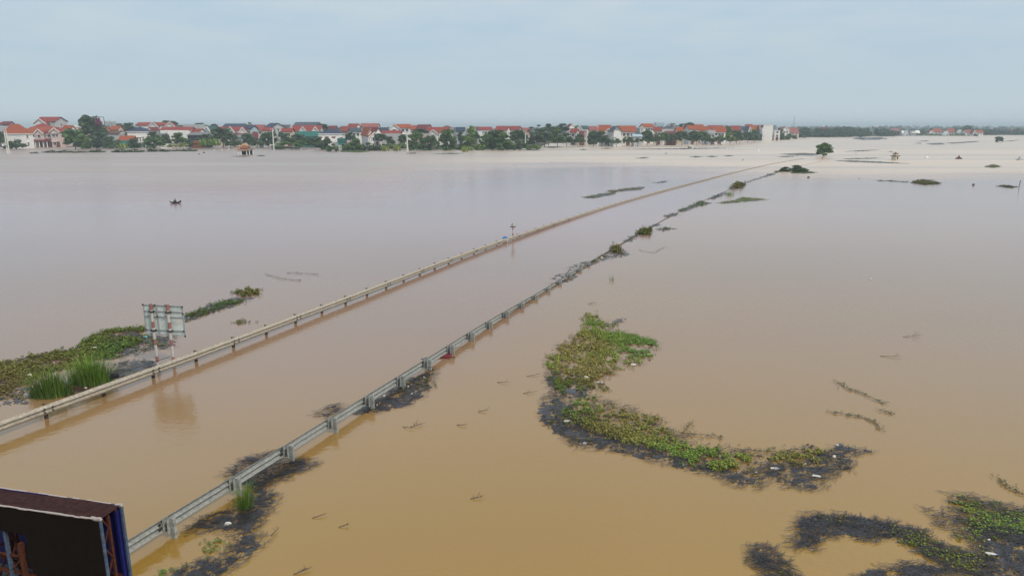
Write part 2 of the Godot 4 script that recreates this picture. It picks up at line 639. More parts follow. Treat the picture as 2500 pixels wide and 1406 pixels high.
func bottle(label, x, z, turn, material, long = 0.25):
	var o = thing("plastic_bottle", label, "bottle", Vector3(x, 0.03, z), turn)
	piece("bottle_body", tube(start(), [Vector3(-long / 2, 0, 0), Vector3(-long * 0.45, 0, 0), Vector3(long * 0.2, 0, 0), Vector3(long * 0.36, 0.0, 0), Vector3(long * 0.42, 0, 0)], [0.025, 0.038, 0.038, 0.018, 0.016], 10), material, o)
	piece("cap", tube(start(), [Vector3(long * 0.42, 0, 0), Vector3(long * 0.5, 0, 0)], [0.02, 0.02], 8), "blue", o)
	return o

# ---------------------------------------------------------------- guardrails
func smooth_path(pts, step) -> Array:
	var fine = []
	for i in pts.size() - 1:
		var a = pts[maxi(i - 1, 0)]
		var d = pts[mini(i + 2, pts.size() - 1)]
		for k in 24:
			fine.append(pts[i].cubic_interpolate(pts[i + 1], a, d, k / 24.0))
	fine.append(pts[-1])
	var out = [fine[0]]
	var left = step
	for i in fine.size() - 1:
		var p = fine[i]
		while p.distance_to(fine[i + 1]) >= left:
			p = p + (fine[i + 1] - p).normalized() * left
			out.append(p)
			left = step
		left -= p.distance_to(fine[i + 1])
	return out

# one steel panel with the double wave of a road barrier, from station to station
func rail_panel(line, out_by, lap) -> SurfaceTool:
	var face = [[0.0, 0.0], [0.008, 0.03], [0.07, 0.062], [0.08, 0.1], [0.012, 0.132], [0.0, 0.156], [0.012, 0.18], [0.08, 0.212], [0.07, 0.25], [0.008, 0.282], [0.0, 0.312]]
	var loop = []
	for f in face:
		loop.append(f)
	for i in range(face.size() - 1, -1, -1):
		loop.append([face[i][0] - 0.007, face[i][1]])
	var st := start()
	var rings = []
	for i in line.size():
		var d = line[mini(i + 1, line.size() - 1)] - line[maxi(i - 1, 0)]
		var n = Vector3(-d.z, 0, d.x).normalized() * out_by
		var ring = []
		for f in loop:
			ring.append(line[i] + n * (f[0] + lap) + Vector3.UP * f[1])
		rings.append(ring)
	for i in rings.size() - 1:
		for k in loop.size():
			var m = (k + 1) % loop.size()
			if out_by > 0: quad(st, rings[i][k], rings[i + 1][k], rings[i + 1][m], rings[i][m])
			else: quad(st, rings[i][m], rings[i + 1][m], rings[i + 1][k], rings[i][k])
	return st

func guardrail(label, pts, levels, out_by, material, post_until, spaced):
	var o = thing("guardrail", label, "guardrail", Vector3.ZERO)
	var path = smooth_path(pts, 2.0)
	var line = []
	var total = path.size()
	for i in total:
		var p = path[i]
		var y = 0.0
		var t = float(i) * 2.0
		for k in levels.size() - 1:
			if t >= levels[k][0]:
				y = lerpf(levels[k][1], levels[k + 1][1], clampf((t - levels[k][0]) / (levels[k + 1][0] - levels[k][0]), 0.0, 1.0))
		line.append(Vector3(p.x, y + rough_noise.get_noise_1d(i * 37.0) * 0.02, p.y))
	var i = 0
	while i < total - 2:
		var a = line.slice(i, i + 3)
		piece("rail_panel", rail_panel(a, out_by, 0.004 * ((i / 2) % 2)), material, o)
		if i < 34:
			var d = (line[i + 1] - line[i]).normalized()
			var n = Vector3(-d.z, 0, d.x) * out_by
			var st := start()
			for b in [[-0.14, 0.1], [-0.14, 0.21], [0.12, 0.1], [0.12, 0.21]]:
				box(st, line[i] + d * b[0] + n * (0.085 if out_by > 0 else -0.012) + Vector3.UP * b[1], Vector3(0.05, 0.05, 0.03), Basis(d, Vector3.UP, n))
			var bolts = piece("splice_bolts", st, "steel_dark", o)
			bolts.set_meta("kind", "stuff")
		i += 2
	for k in total:
		if k * 2.0 > post_until: break
		var d = (line[mini(k + 1, total - 1)] - line[maxi(k - 1, 0)]).normalized()
		var n = Vector3(-d.z, 0, d.x) * -out_by
		var turn = Basis(d, Vector3.UP, n)
		if out_by < 0: turn = Basis(-d, Vector3.UP, n)
		var foot = Vector3(line[k].x, 0, line[k].z)
		var top = line[k].y + (0.34 if spaced else 0.30)
		var st := start()
		var s := start()
		var off = 0.23 if spaced else 0.16
		# a channel: web and two flanges, open along the rail
		box(st, foot + n * off + Vector3.UP * (top - 0.7) / 2 , Vector3(0.012, top + 0.7, 0.1), turn)
		for f in [-1, 1]:
			box(st, foot + n * (off + f * 0.052) + d * 0.03 + Vector3.UP * (top - 0.7) / 2, Vector3(0.066, top + 0.7, 0.01), turn)
		var post = piece("post", st, material if spaced else "post_rust", o)
		if spaced:
			for f in [-1, 1]:
				box(s, foot + n * (0.09 + f * 0.07) - d * 0.025 + Vector3.UP * (line[k].y + 0.15), Vector3(0.1, 0.36, 0.012), turn)
			box(s, foot + n * 0.09 + d * 0.03 + Vector3.UP * (line[k].y + 0.15), Vector3(0.012, 0.36, 0.13), turn)
			piece("spacer", s, material, post)
		else:
			box(s, foot + n * 0.05 + Vector3.UP * (line[k].y + 0.16), Vector3(0.12, 0.2, 0.1), turn)
			piece("spacer", s, "post_rust", post)
	return o

# ---------------------------------------------------------------- a body meshed from tapered limbs
func body(st, bones, cell, smooth):
	var lo = Vector3.ONE * 1e9
	var hi = -lo
	for b in bones:
		for e in [0, 2]:
			lo = lo.min(b[e] - Vector3.ONE * (b[e + 1] + cell * 2 + smooth))
			hi = hi.max(b[e] + Vector3.ONE * (b[e + 1] + cell * 2 + smooth))
	var n = Vector3i(((hi - lo) / cell).ceil()) + Vector3i.ONE
	var f = PackedFloat32Array()
	f.resize(n.x * n.y * n.z)
	for k in n.z:
		for j in n.y:
			for i in n.x:
				var p = lo + Vector3(i, j, k) * cell
				var v = 1e3
				for b in bones:
					var ab = b[2] - b[0]
					var t = clampf((p - b[0]).dot(ab) / maxf(ab.length_squared(), 1e-8), 0.0, 1.0)
					var d = p.distance_to(b[0] + ab * t) - lerpf(b[1], b[3], t)
					var h = clampf(0.5 + 0.5 * (v - d) / smooth, 0.0, 1.0)
					v = lerpf(v, d, h) - smooth * h * (1.0 - h)
				f[i + n.x * (j + n.y * k)] = v
	var vert = {}
	var point = func(c):
		if vert.has(c): return vert[c]
		var sum = Vector3.ZERO
		var count = 0
		for e in 12:
			var ax = e / 4
			var u = (e & 1)
			var w = (e >> 1) & 1
			var a = Vector3i.ZERO
			a[(ax + 1) % 3] = u
			a[(ax + 2) % 3] = w
			var b = a
			b[ax] = 1
			var pa = c + a
			var pb = c + b
			var fa = f[pa.x + n.x * (pa.y + n.y * pa.z)]
			var fb = f[pb.x + n.x * (pb.y + n.y * pb.z)]
			if (fa < 0) != (fb < 0):
				sum += Vector3(pa).lerp(Vector3(pb), fa / (fa - fb))
				count += 1
		vert[c] = lo + sum / maxf(count, 1) * cell
		return vert[c]
	for k in range(1, n.z - 1):
		for j in range(1, n.y - 1):
			for i in range(1, n.x - 1):
				var c = Vector3i(i, j, k)
				var f0 = f[i + n.x * (j + n.y * k)]
				for ax in 3:
					var e = c
					e[ax] += 1
					var f1 = f[e.x + n.x * (e.y + n.y * e.z)]
					if (f0 < 0) == (f1 < 0): continue
					var u = Vector3i.ZERO
					var w = Vector3i.ZERO
					u[(ax + 1) % 3] = 1
					w[(ax + 2) % 3] = 1
					var q = [point.call(c - u - w), point.call(c - w), point.call(c), point.call(c - u)]
					if f0 < 0: quad(st, q[0], q[1], q[2], q[3])
					else: quad(st, q[3], q[2], q[1], q[0])

func V(x, z) -> Vector2:
	return Vector2(x, z)

func sky_picture() -> ImageTexture:
	var w = 2048
	var hgt = 1024
	var im := Image.create_empty(w, hgt, false, Image.FORMAT_RGBF)
	var low := FastNoiseLite.new()
	low.seed = 11
	low.frequency = 0.9
	low.fractal_octaves = 5
	var ramp = [[-90.0, Color(0.30, 0.27, 0.22)], [-0.5, Color(0.55, 0.62, 0.66)], [0.0, Color(0.600, 0.690, 0.735)], [2.5, Color(0.520, 0.630, 0.695)], [5.0, Color(0.485, 0.612, 0.705)], [10.0, Color(0.500, 0.632, 0.735)], [25.0, Color(0.72, 0.80, 0.875)], [50.0, Color(0.84, 0.885, 0.93)], [90.0, Color(0.86, 0.91, 0.95)]]
	for j in hgt:
		var up = 90.0 - (j + 0.5) * 180.0 / hgt
		var base = ramp[0][1]
		for k in ramp.size() - 1:
			if up >= ramp[k][0]:
				base = ramp[k][1].lerp(ramp[k + 1][1], clampf((up - ramp[k][0]) / (ramp[k + 1][0] - ramp[k][0]), 0.0, 1.0))
		if up <= 0.0:
			im.fill_rect(Rect2i(0, j, w, 1), base)
			continue
		var y = sin(deg_to_rad(up))
		var r = cos(deg_to_rad(up))
		for i in w:
			var a = TAU * i / w
			# cloud at height 1 over a curved earth, so that it thins out towards the horizon
			var far = minf(1.0 / (y + 0.06), 9.0)
			var p = Vector3(cos(a) * r * far, sin(a) * r * far, 0.0)
			var n = low.get_noise_3dv(p * 0.55) * 0.75 + low.get_noise_3dv(p * Vector3(2.1, 2.1, 1) + Vector3(40, 7, 3)) * 0.35
			var thick = smoothstep(-0.25, 0.55, n) * smoothstep(0.5, 9.0, up)
			var c = base.lerp(Color(0.665, 0.715, 0.745), thick * 0.4)
			var blue = smoothstep(0.05, -0.45, n) * smoothstep(2.0, 9.0, up)
			im.set_pixel(i, j, c.lerp(Color(0.43, 0.58, 0.72), blue * 0.3))
	return ImageTexture.create_from_image(im)

func materials():
	mottle("stain", 0.012, 0.84, 1.0, 5)
	mottle("grime", 0.03, 0.6, 1.0, 9)
	mk("orange", 0.46, 0.115, 0.05, 0.8, 0.3, "grime", 0.25)
	mk("red", 0.36, 0.06, 0.05, 0.75, 0.35, "grime", 0.25)
	mk("maroon", 0.20, 0.035, 0.045, 0.75, 0.35, "grime", 0.25)
	mk("brown", 0.18, 0.09, 0.065, 0.85, 0.3, "grime", 0.25)
	mk("pink", 0.42, 0.14, 0.12, 0.8, 0.3, "grime", 0.25)
	mk("navy", 0.025, 0.045, 0.11, 0.6, 0.4, "grime", 0.25)
	mk("slate", 0.075, 0.10, 0.135, 0.7, 0.4, "grime", 0.25)
	mk("teal", 0.05, 0.11, 0.11, 0.7, 0.4, "grime", 0.25)
	mk("grey", 0.25, 0.26, 0.27, 0.8, 0.35, "grime", 0.25)
	mk("white", 0.78, 0.77, 0.74, 0.7, 0.4)
	mk("whitewall", 0.85, 0.84, 0.82, 0.85, 0.3, "stain", 0.2)
	mk("cream", 0.68, 0.60, 0.47, 0.85, 0.3, "stain", 0.2)
	mk("pinkw", 0.70, 0.54, 0.50, 0.85, 0.3, "stain", 0.2)
	mk("greyw", 0.50, 0.51, 0.52, 0.85, 0.3, "stain", 0.2)
	mk("bluew", 0.42, 0.52, 0.60, 0.85, 0.3, "stain", 0.2)
	mk("greenw", 0.05, 0.22, 0.17, 0.8, 0.3, "stain", 0.2)
	mk("beige", 0.50, 0.44, 0.34, 0.9, 0.3, "stain", 0.2)
	mk("dark", 0.03, 0.035, 0.04, 0.8, 0.3)
	mk("glass_dark", 0.02, 0.025, 0.03, 0.15, 0.5)
	mk("door_brown", 0.14, 0.05, 0.035, 0.6, 0.4)
	mk("brick", 0.30, 0.11, 0.06, 0.9, 0.3, "grime", 0.4)
	mk("concrete_pole", 0.58, 0.57, 0.53, 0.9, 0.3)
	mk("steel", 0.30, 0.31, 0.32, 0.5, 0.5)
	mk("steel_dark", 0.03, 0.028, 0.026, 0.6, 0.4)
	mk("galvanised", 0.43, 0.45, 0.43, 0.5, 0.5, "grime", 0.6)
	mk("galvanised_warm", 0.56, 0.50, 0.41, 0.55, 0.45, "grime", 0.6)
	mk("post_rust", 0.13, 0.085, 0.06, 0.8, 0.35, "grime", 0.8)
	mk("sign_back", 0.62, 0.70, 0.68, 0.45, 0.5, "stain", 0.35)
	mk("band_white", 0.74, 0.70, 0.68, 0.7, 0.4, "grime", 1.2)
	mk("band_red", 0.43, 0.19, 0.175, 0.7, 0.4, "grime", 1.2)
	mk("blue", 0.05, 0.20, 0.52, 0.5, 0.45)
	mk("orange_paint", 0.55, 0.14, 0.04, 0.6, 0.4)
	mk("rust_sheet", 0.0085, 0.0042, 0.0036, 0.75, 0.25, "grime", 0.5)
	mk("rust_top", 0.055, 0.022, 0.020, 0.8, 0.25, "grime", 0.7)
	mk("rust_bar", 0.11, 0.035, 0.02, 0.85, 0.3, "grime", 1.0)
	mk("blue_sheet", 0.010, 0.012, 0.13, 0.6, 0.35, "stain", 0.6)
	mk("blue_pale", 0.10, 0.15, 0.24, 0.7, 0.3, "grime", 1.0)
	mk("torn_white", 0.36, 0.32, 0.31, 0.8, 0.3)
	mk("plank_red", 0.26, 0.035, 0.05, 0.6, 0.4, "grime", 1.0)
	mk("bag_black", 0.012, 0.012, 0.014, 0.4, 0.5)
	mk("bag_blue", 0.10, 0.33, 0.45, 0.45, 0.5)
	mk("foam", 0.55, 0.54, 0.51, 0.8, 0.3)
	mk("twig", 0.075, 0.048, 0.032, 0.8, 0.3)
	mk("bark", 0.12, 0.10, 0.08, 0.9, 0.3)
	mk("skin", 0.42, 0.25, 0.17, 0.6, 0.4)
	mk("cloth_dark", 0.05, 0.05, 0.06, 0.9, 0.3)
	mk("hull", 0.012, 0.014, 0.03, 0.5, 0.5)
	mk("gold", 0.62, 0.42, 0.22, 0.7, 0.4)
	mk("temple_roof", 0.42, 0.15, 0.08, 0.75, 0.35, "grime", 1.0)
	mk("mesh_green", 0.03, 0.15, 0.13, 0.9, 0.2, "stain", 0.3)
	mk("soil", 0.12, 0.10, 0.07, 0.95, 0.2, "grime", 0.05)
	mk("grass_bank", 0.11, 0.14, 0.05, 0.95, 0.2, "grime", 0.1)
	mk("silt", 0.022, 0.019, 0.022, 0.32, 0.68)
	mk("silt_brown", 0.04, 0.027, 0.016, 0.5, 0.4)
	var s = mk("straw", 0.022, 0.019, 0.022, 0.42, 0.6)
	s.vertex_color_use_as_albedo = true
	leafy("weed", 1.0, 1.0, 1.0, 0.4)
	leafy("leaf_dark", 0.062, 0.105, 0.042)
	leafy("leaf_mid", 0.085, 0.155, 0.042)
	leafy("leaf_bright", 0.14, 0.22, 0.048)
	leafy("leaf_yellow", 0.24, 0.28, 0.07)
	leafy("leaf_blue", 0.065, 0.115, 0.06)
	leafy("leaf_dry", 0.16, 0.15, 0.10)
	leafy("blossom", 0.26, 0.07, 0.15)
	# muddy water: ochre silt under a reflecting surface, ruffled by two sizes of ripple
	var n := FastNoiseLite.new()
	n.seed = 3
	n.frequency = 0.042
	n.fractal_octaves = 4
	n.fractal_gain = 0.55
	var t := NoiseTexture2D.new()
	t.width = 1024
	t.height = 1024
	t.seamless = true
	t.noise = n
	t.as_normal_map = true
	t.bump_strength = 4.0
	var water := StandardMaterial3D.new()
	water.resource_name = "muddy water"
	water.vertex_color_use_as_albedo = true
	water.roughness = 0.12
	water.metallic_specular = 0.705
	water.normal_enabled = true
	water.normal_texture = t
	water.normal_scale = 0.11
	water.uv1_triplanar = true
	water.uv1_world_triplanar = true
	water.uv1_scale = Vector3(0.055, 0.055, 0.09)
	M["water"] = water
	# farther out the wind ruffles it, so that it mirrors no more than the sky
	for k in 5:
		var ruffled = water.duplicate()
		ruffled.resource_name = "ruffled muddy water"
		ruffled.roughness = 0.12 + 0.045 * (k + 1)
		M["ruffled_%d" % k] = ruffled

# 0 where the flood lies calm, 1 where the wind ruffles it beyond the road's bend; also masks the painted sunlight
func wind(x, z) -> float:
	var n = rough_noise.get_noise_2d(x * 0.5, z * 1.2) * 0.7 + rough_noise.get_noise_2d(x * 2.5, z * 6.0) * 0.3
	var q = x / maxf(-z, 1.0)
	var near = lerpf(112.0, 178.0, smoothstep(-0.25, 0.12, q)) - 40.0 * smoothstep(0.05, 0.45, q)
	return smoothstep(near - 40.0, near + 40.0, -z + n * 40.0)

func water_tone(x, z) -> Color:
	# ochre silt near the road, greying with distance as painted sky reflection
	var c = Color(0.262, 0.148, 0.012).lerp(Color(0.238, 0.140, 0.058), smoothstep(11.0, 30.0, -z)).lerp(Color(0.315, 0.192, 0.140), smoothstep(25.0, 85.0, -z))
	# left of the near guardrail: stronger sky reflection, tinted into the water colour
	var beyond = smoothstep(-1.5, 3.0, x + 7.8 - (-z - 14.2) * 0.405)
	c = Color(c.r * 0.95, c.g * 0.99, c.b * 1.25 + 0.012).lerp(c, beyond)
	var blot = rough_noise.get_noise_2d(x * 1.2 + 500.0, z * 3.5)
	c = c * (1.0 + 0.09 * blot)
	var pale = Color(0.275, 0.205, 0.175).lerp(Color(0.55, 0.44, 0.34), smoothstep(-0.3, 0.15, x / maxf(-z, 1.0)))  # far band paler: direct sun on the water painted into its colour
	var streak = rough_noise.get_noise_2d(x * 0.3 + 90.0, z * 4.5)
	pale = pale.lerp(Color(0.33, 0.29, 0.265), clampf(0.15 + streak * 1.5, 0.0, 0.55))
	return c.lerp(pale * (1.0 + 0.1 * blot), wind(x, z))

func water_and_land():
	var calm := start()
	var windy = []
	for k in 5:
		windy.append(start())
	var rows = []
	var z = 90.0
	while z > -9500.0:
		rows.append(z)
		z -= maxf(1.5, absf(z) * 0.022)
	var cols = []
	for i in 121:
		cols.append((i - 60) / 60.0)
	for j in rows.size() - 1:
		var w0 = 90.0 + absf(rows[j]) * 1.05
		var w1 = 90.0 + absf(rows[j + 1]) * 1.05
		for i in cols.size() - 1:
			var p = [Vector3(cols[i] * w0, 0, rows[j]), Vector3(cols[i + 1] * w0, 0, rows[j]), Vector3(cols[i + 1] * w1, 0, rows[j + 1]), Vector3(cols[i] * w1, 0, rows[j + 1])]
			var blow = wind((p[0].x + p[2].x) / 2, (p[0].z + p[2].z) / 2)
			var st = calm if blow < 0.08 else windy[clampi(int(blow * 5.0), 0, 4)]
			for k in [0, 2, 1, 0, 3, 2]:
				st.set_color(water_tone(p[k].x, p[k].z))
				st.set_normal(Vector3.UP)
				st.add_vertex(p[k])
	calm.index()
	var m = calm.commit()
	for k in 5:
		windy[k].index()
		windy[k].commit(m)
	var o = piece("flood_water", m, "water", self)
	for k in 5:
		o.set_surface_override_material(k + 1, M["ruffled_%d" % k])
	tag(o, "brown flood water covering the fields and the road", "", "", "structure")

func sheet(label, called, near, back, y, material):
	# land that rises out of the water behind a shore line
	var st := start()
	for i in near.size() - 1:
		var a = Vector3(near[i].x, -0.05, near[i].y)
		var b = Vector3(near[i + 1].x, -0.05, near[i + 1].y)
		var up = Vector3(0, y, -1.2)
		var fa = a * Vector3(back, 0, back) + Vector3(0, y, 0)
		var fb = b * Vector3(back, 0, back) + Vector3(0, y, 0)
		quad(st, a, b, b + up, a + up)
		quad(st, a + up, b + up, fb, fa)
	tag(piece(called, st, material, self), label, "", "", "structure")

func shapes():
	for k in ["round", "wide", "tall", "cone", "sparse", "bush", "bamboo"]:
		kept["crown_" + k] = [make_crown(k, 21), make_crown(k, 52), make_crown(k, 83)]
	kept["crown_banana"] = [make_banana(4), make_banana(8)]
	kept["trunk"] = [make_trunk(3), make_trunk(6)]
	kept["leaf"] = leaf_mesh(12, 0.9)
	kept["straw"] = straw_mesh()
	kept["blade"] = blade_mesh()

func _ready():
	rng.seed = 1
	rough_noise.seed = 7
	rough_noise.frequency = 0.01
	rough_noise.fractal_octaves = 3
	# camera
	var cam := Camera3D.new()
	cam.fov = 44.46
	cam.near = 0.1
	cam.far = 20000.0
	cam.position = Vector3(0, 9, 0)
	cam.rotation_degrees = Vector3(-12.934, 0, 0)
	put(cam, "camera")
	# sky, haze, exposure
	var sky := Sky.new()
	var sm := PanoramaSkyMaterial.new()
	sm.panorama = sky_picture()
	sky.sky_material = sm
	var e := Environment.new()
	e.background_mode = Environment.BG_SKY
	e.sky = sky
	e.tonemap_mode = Environment.TONE_MAPPER_LINEAR
	e.tonemap_exposure = 1.0
	e.fog_enabled = true
	e.fog_density = 0.00045
	e.fog_light_color = Color(0.89, 0.955, 1.0)
	e.sdfgi_enabled = true
	e.ssao_enabled = true
	e.ssil_enabled = true
	var we := WorldEnvironment.new()
	we.environment = e
	put(we, "environment")
	# a veiled sun behind the camera and to its right
	var sun := DirectionalLight3D.new()
	sun.light_energy = 0.8
	sun.light_color = Color(1.0, 0.96, 0.89)
	sun.light_angular_distance = 7.0
	sun.shadow_enabled = true
	sun.look_at_from_position(Vector3(0.62, 0.85, 0.55), Vector3.ZERO, Vector3.UP)
	put(sun, "sun")
	materials()
	shapes()
	water_and_land()
	village()
	on_the_water()

func village():
	sheet("low wet ground of the village behind the flood", "village_ground", [V(-280.6, -311.3), V(-199.2, -317.5), V(-156.4, -330.5), V(-125.2, -360.1), V(-107.7, -337.4), V(-66.69, -299.7), V(-41.97, -294.2), V(-8.71, -305.4), V(12.93, -323.9), V(19.79, -385.9), V(59.19, -415.8), V(94.91, -450.6), V(146.7, -477.2), V(190.5, -515.3), V(238.4, -590.5), V(334.1, -660.4), V(443.2, -722.2), V(500.2, -752.4), V(725.6, -774)], 14, 0.25, "soil")
	sheet("narrow green bank along the shore left of the white pole", "grassy_bank", [V(-153.9, -327.2), V(-137, -348.4), V(-112.4, -352.2)], 1.05, 0.55, "grass_bank")
	sheet("green bank under the shrubs at the bend of the shore", "grassy_bank", [V(-61.56, -256.6), V(-53.14, -251.4), V(-52.3, -261.6)], 1.03, 0.35, "grass_bank")
	sheet("pale green bank in front of the bamboo clumps", "grassy_bank", [V(-38.21, -278.9), V(-8.17, -286.4), V(11.29, -299.7)], 1.04, 0.4, "grass_bank")
	sheet("flat green strip before the dark trees right of the bend", "grassy_bank", [V(16.69, -390.6), V(40.54, -395.4)], 1.05, 0.5, "grass_bank")
	sheet("earth dyke sloping into the water before the far red and white hamlet", "dyke", [V(394, -700.4), V(440.2, -688.5), V(427.9, -660.4)], 1.03, 1.6, "grass_bank")
	house("red roofed house cut by the left edge, behind the wide orange roof", -268.6, -375.1, 6, 6.95, 6.11, 9.61, 10.87, "side", "red", "greyw", 0, 0)
	house("house with dark red roof rising just above the wide orange roof at far left", -245.8, -352.2, 4, 3.36, 4.5, 9.9, 11.14, "side", "maroon", "greyw", 0, 0)
	house("wide orange tiled roof house with pale wall, left of the pink balcony house", -206, -299.5, -3, 8.63, 7, 6.07, 9.94, "hip", "orange", "whitewall", 2, 3)
	var tall = house("tall three storey grey house with red roof and white gable, highest at the left", -216.1, -339.1, -6, 9.54, 8.2, 11.16, 13.1, "side", "red", "greyw", 3, 2)
	wing(tall, Vector3(-1.2, 0, 4.6), 6.2, 2.4, 9.6, 10.3, 12.4, "gable", "red", "whitewall", 1, 0)
	house("low red hipped roof between the pink balcony house and the tall grey house", -211.6, -325.5, 5, 8.17, 7.01, 7.91, 10.14, "hip", "red", "cream", 1, 2)
	var villa = thing("house", "pink and white balcony house with twin gables and maroon veranda roof", "house", Vector3(-206, 0, -320.2))
	block(villa, Vector3(-1.6, 0, 0), 11.6, 7.5, -0.4, 6.4, 8.5, "side", "orange", "pinkw")
	windows(villa, Vector3(-3.2, 0, 0), 7.0, 7.5, 3.4, 6.6, 1, 2)
	wing(villa, Vector3(-1.1, 0, 4.2), 3.6, 1.6, -0.4, 6.1, 7.7, "gable", "pink", "pinkw", 2, 1)
	wing(villa, Vector3(6.0, 0, 1.0), 4.0, 8.0, -0.4, 6.7, 8.2, "gable", "red", "pinkw", 2, 2)
	wing(villa, Vector3(2.4, 0, 3.2), 3.0, 1.2, -0.4, 6.4, 7.6, "shed", "red", "pinkw", 2, 1)
	piece("veranda_roof", box(start(), Vector3(-2.2, 3.05, 5.4), Vector3(10.8, 0.14, 3.4), Basis(Vector3.RIGHT, 0.32)), "maroon", villa)
	for i in 7:
		piece("column", tube(start(), [Vector3(-7.3 + i * 1.7, -0.4, 6.6), Vector3(-7.3 + i * 1.7, 2.55, 6.6)], [0.17, 0.15], 8), "white", villa)
	for i in 3:
		piece("folding_door", box(start(), Vector3(-6.4 + i * 3.4, 1.15, 3.85), Vector3(2.6, 2.5, 0.12)), "glass_dark", villa)
	piece("balcony", box(start(), Vector3(-5.2, 3.75, 4.5), Vector3(4.3, 0.95, 0.15)), "white", villa)
	house("orange roofed house just right of the twin gabled pink house", -209.5, -340.2, -5, 4.95, 4.5, 6.92, 9.31, "side", "orange", "whitewall", 1, 2)
	house("white flat roofed house half hidden left of the tall spreading tree", -212.7, -354.2, 0, 4.76, 4.5, 8.53, 9.58, "flat", "white", "whitewall", 1, 2)
	house("small cream house with orange roof and arched front under the tall spreading tree", -188.7, -317.2, -18, 1.94, 4.5, 6.77, 8.06, "gable", "orange", "cream", 1, 1)
	house("small orange roofed house on the right flank of the tall spreading tree", -195.6, -347.2, 10, 2.28, 4.5, 6.87, 8.38, "side", "orange", "cream", 1, 1)
	house("pale blue three storey tower house behind the small orange roofs", -217.9, -392.2, 0, 3.37, 4.5, 10.29, 11.66, "flat", "greyw", "bluew", 3, 1)
	house("orange roof with pale ridge right behind the brown roof, below the pale tower house", -193, -352.2, -6, 4.12, 4.5, 7.49, 9.12, "side", "orange", "cream", 1, 1)
	house("white gabled house with dark brown roof left of the navy hipped roof", -180.1, -332.2, 24, 2.04, 4.5, 6.35, 8.07, "gable", "brown", "whitewall", 2, 1)
	house("long low brown roofed shed above the hedge, left of the green walled shed", -172.7, -312.5, 4, 5.71, 4.98, 5.76, 7, "shed", "brown", "greyw", 0, 0, "shed", "shed")
	var navy_house = house("white two storey house with navy hipped roof and slit windows", -160.7, -311.5, 10, 7.7, 9, 6.82, 8.82, "hip", "navy", "whitewall", 0, 0)
	for q in [[-0.9, 3.4], [0.1, 3.4], [1.1, 3.4], [2.3, 3.6], [4.2, 3.7]]:
		window(navy_house, Vector3(q[0], q[1], 4.53), 0.0, 0.55, 1.9)
	wing(navy_house, Vector3(0, 0, 5.2), 9.0, 1.6, -0.4, 1.7, 2.1, "shed", "grey", "whitewall", 1, 3)
	house("green walled shed with bright orange roof below the slit windowed house", -161.6, -302.5, 6, 5.34, 5, 3.23, 4.99, "side", "orange", "greenw", 0, 0, "shed", "shed")
	var long_house = house("long white house with red roof and two white gables, right behind the navy hipped roof", -182, -369, 3, 16.21, 8, 9.46, 10.77, "side", "red", "whitewall", 2, 5)
	wing(long_house, Vector3(1.0, 0, 4.4), 4.6, 1.8, -0.4, 8.9, 11.0, "gable", "red", "whitewall", 2, 1)
	wing(long_house, Vector3(9.2, 0, 4.4), 4.6, 1.8, -0.4, 8.9, 11.0, "gable", "red", "whitewall", 2, 1)
	house("pale pink gabled house with maroon roof right of the slit windowed house", -168, -337.2, -20, 3.77, 4.5, 6.75, 8.46, "gable", "maroon", "pinkw", 2, 1)
	house("grey sheet roofed shed behind the round trees", -155.9, -320.2, 0, 5.15, 4.5, 5.26, 6.92, "shed", "grey", "greyw", 1, 2, "shed", "shed")
	var crimson = house("white house with long crimson roof and balcony above the round waterside tree", -150.1, -324.5, 5, 12.53, 9, 7.24, 8.57, "side", "red", "whitewall", 2, 4)
	piece("balcony", box(start(), Vector3(-2.5, 3.6, 5.0), Vector3(8.5, 1.0, 0.2)), "white", crimson)
	wing(crimson, Vector3(7.8, 0, 3.0), 3.0, 4.0, -0.4, 5.2, 5.6, "flat", "greyw", "cream", 2, 1)
	house("low white garden wall at the water's edge left of the thin pole", -143.6, -297.8, 3, 3.71, 1.5, 0.95, 1.87, "flat", "white", "whitewall", 0, 0, "wall", "garden_wall")
	house("ruined beige wall stub between the bright tree and the grey green thicket", -178.7, -301, 14, 1.43, 2, 0.42, 3.34, "shed", "beige", "beige", 0, 0, "wall", "ruined_wall")
	house("grey blue flat roofed hall behind the crimson roofs", -177.8, -403.5, 2, 8.57, 7.05, 7.65, 10.03, "flat", "greyw", "bluew", 2, 4)
	house("red roofed house with white gable end above a dark open shed", -141.9, -324.6, -14, 5.27, 5.22, 6.36, 7.72, "side", "red", "whitewall", 1, 2)
	house("open shed with pale grey sheet roof and dark inside", -137.6, -317.2, 0, 8.01, 6.46, 5.08, 6.42, "shed", "grey", "dark", 0, 0, "shed", "shed")
	house("small red hut at the foot of the bushes, right of the round waterside tree", -132.6, -302.2, 0, 2.48, 4.5, 2.11, 3.12, "shed", "orange", "brick", 0, 0, "hut", "hut")
	house("blue grey gabled house left of the teal roof", -147, -347.2, 16, 2.48, 4.5, 6.94, 8.93, "gable", "greyw", "bluew", 2, 1)
	house("house with teal sheet roof in front of the navy ridge", -147, -354.2, 0, 4.33, 4.5, 7.55, 9.06, "side", "teal", "bluew", 2, 2)
	house("long building with a flat navy ridge line on the skyline", -156.6, -409.3, 0, 10.77, 8.53, 8.84, 10.28, "side", "navy", "greyw", 1, 4)
	var arched = house("pale pink house with red roof and two arched gables behind the dark tree mass", -132.7, -342, 4, 10.84, 8, 7.11, 8.61, "side", "red", "pinkw", 2, 4)
	wing(arched, Vector3(0.8, 0, 4.6), 3.6, 1.8, -0.4, 6.6, 8.8, "gable", "red", "whitewall", 2, 1)
	wing(arched, Vector3(6.4, 0, 4.6), 3.2, 1.8, -0.4, 6.4, 8.4, "gable", "red", "whitewall", 2, 1)
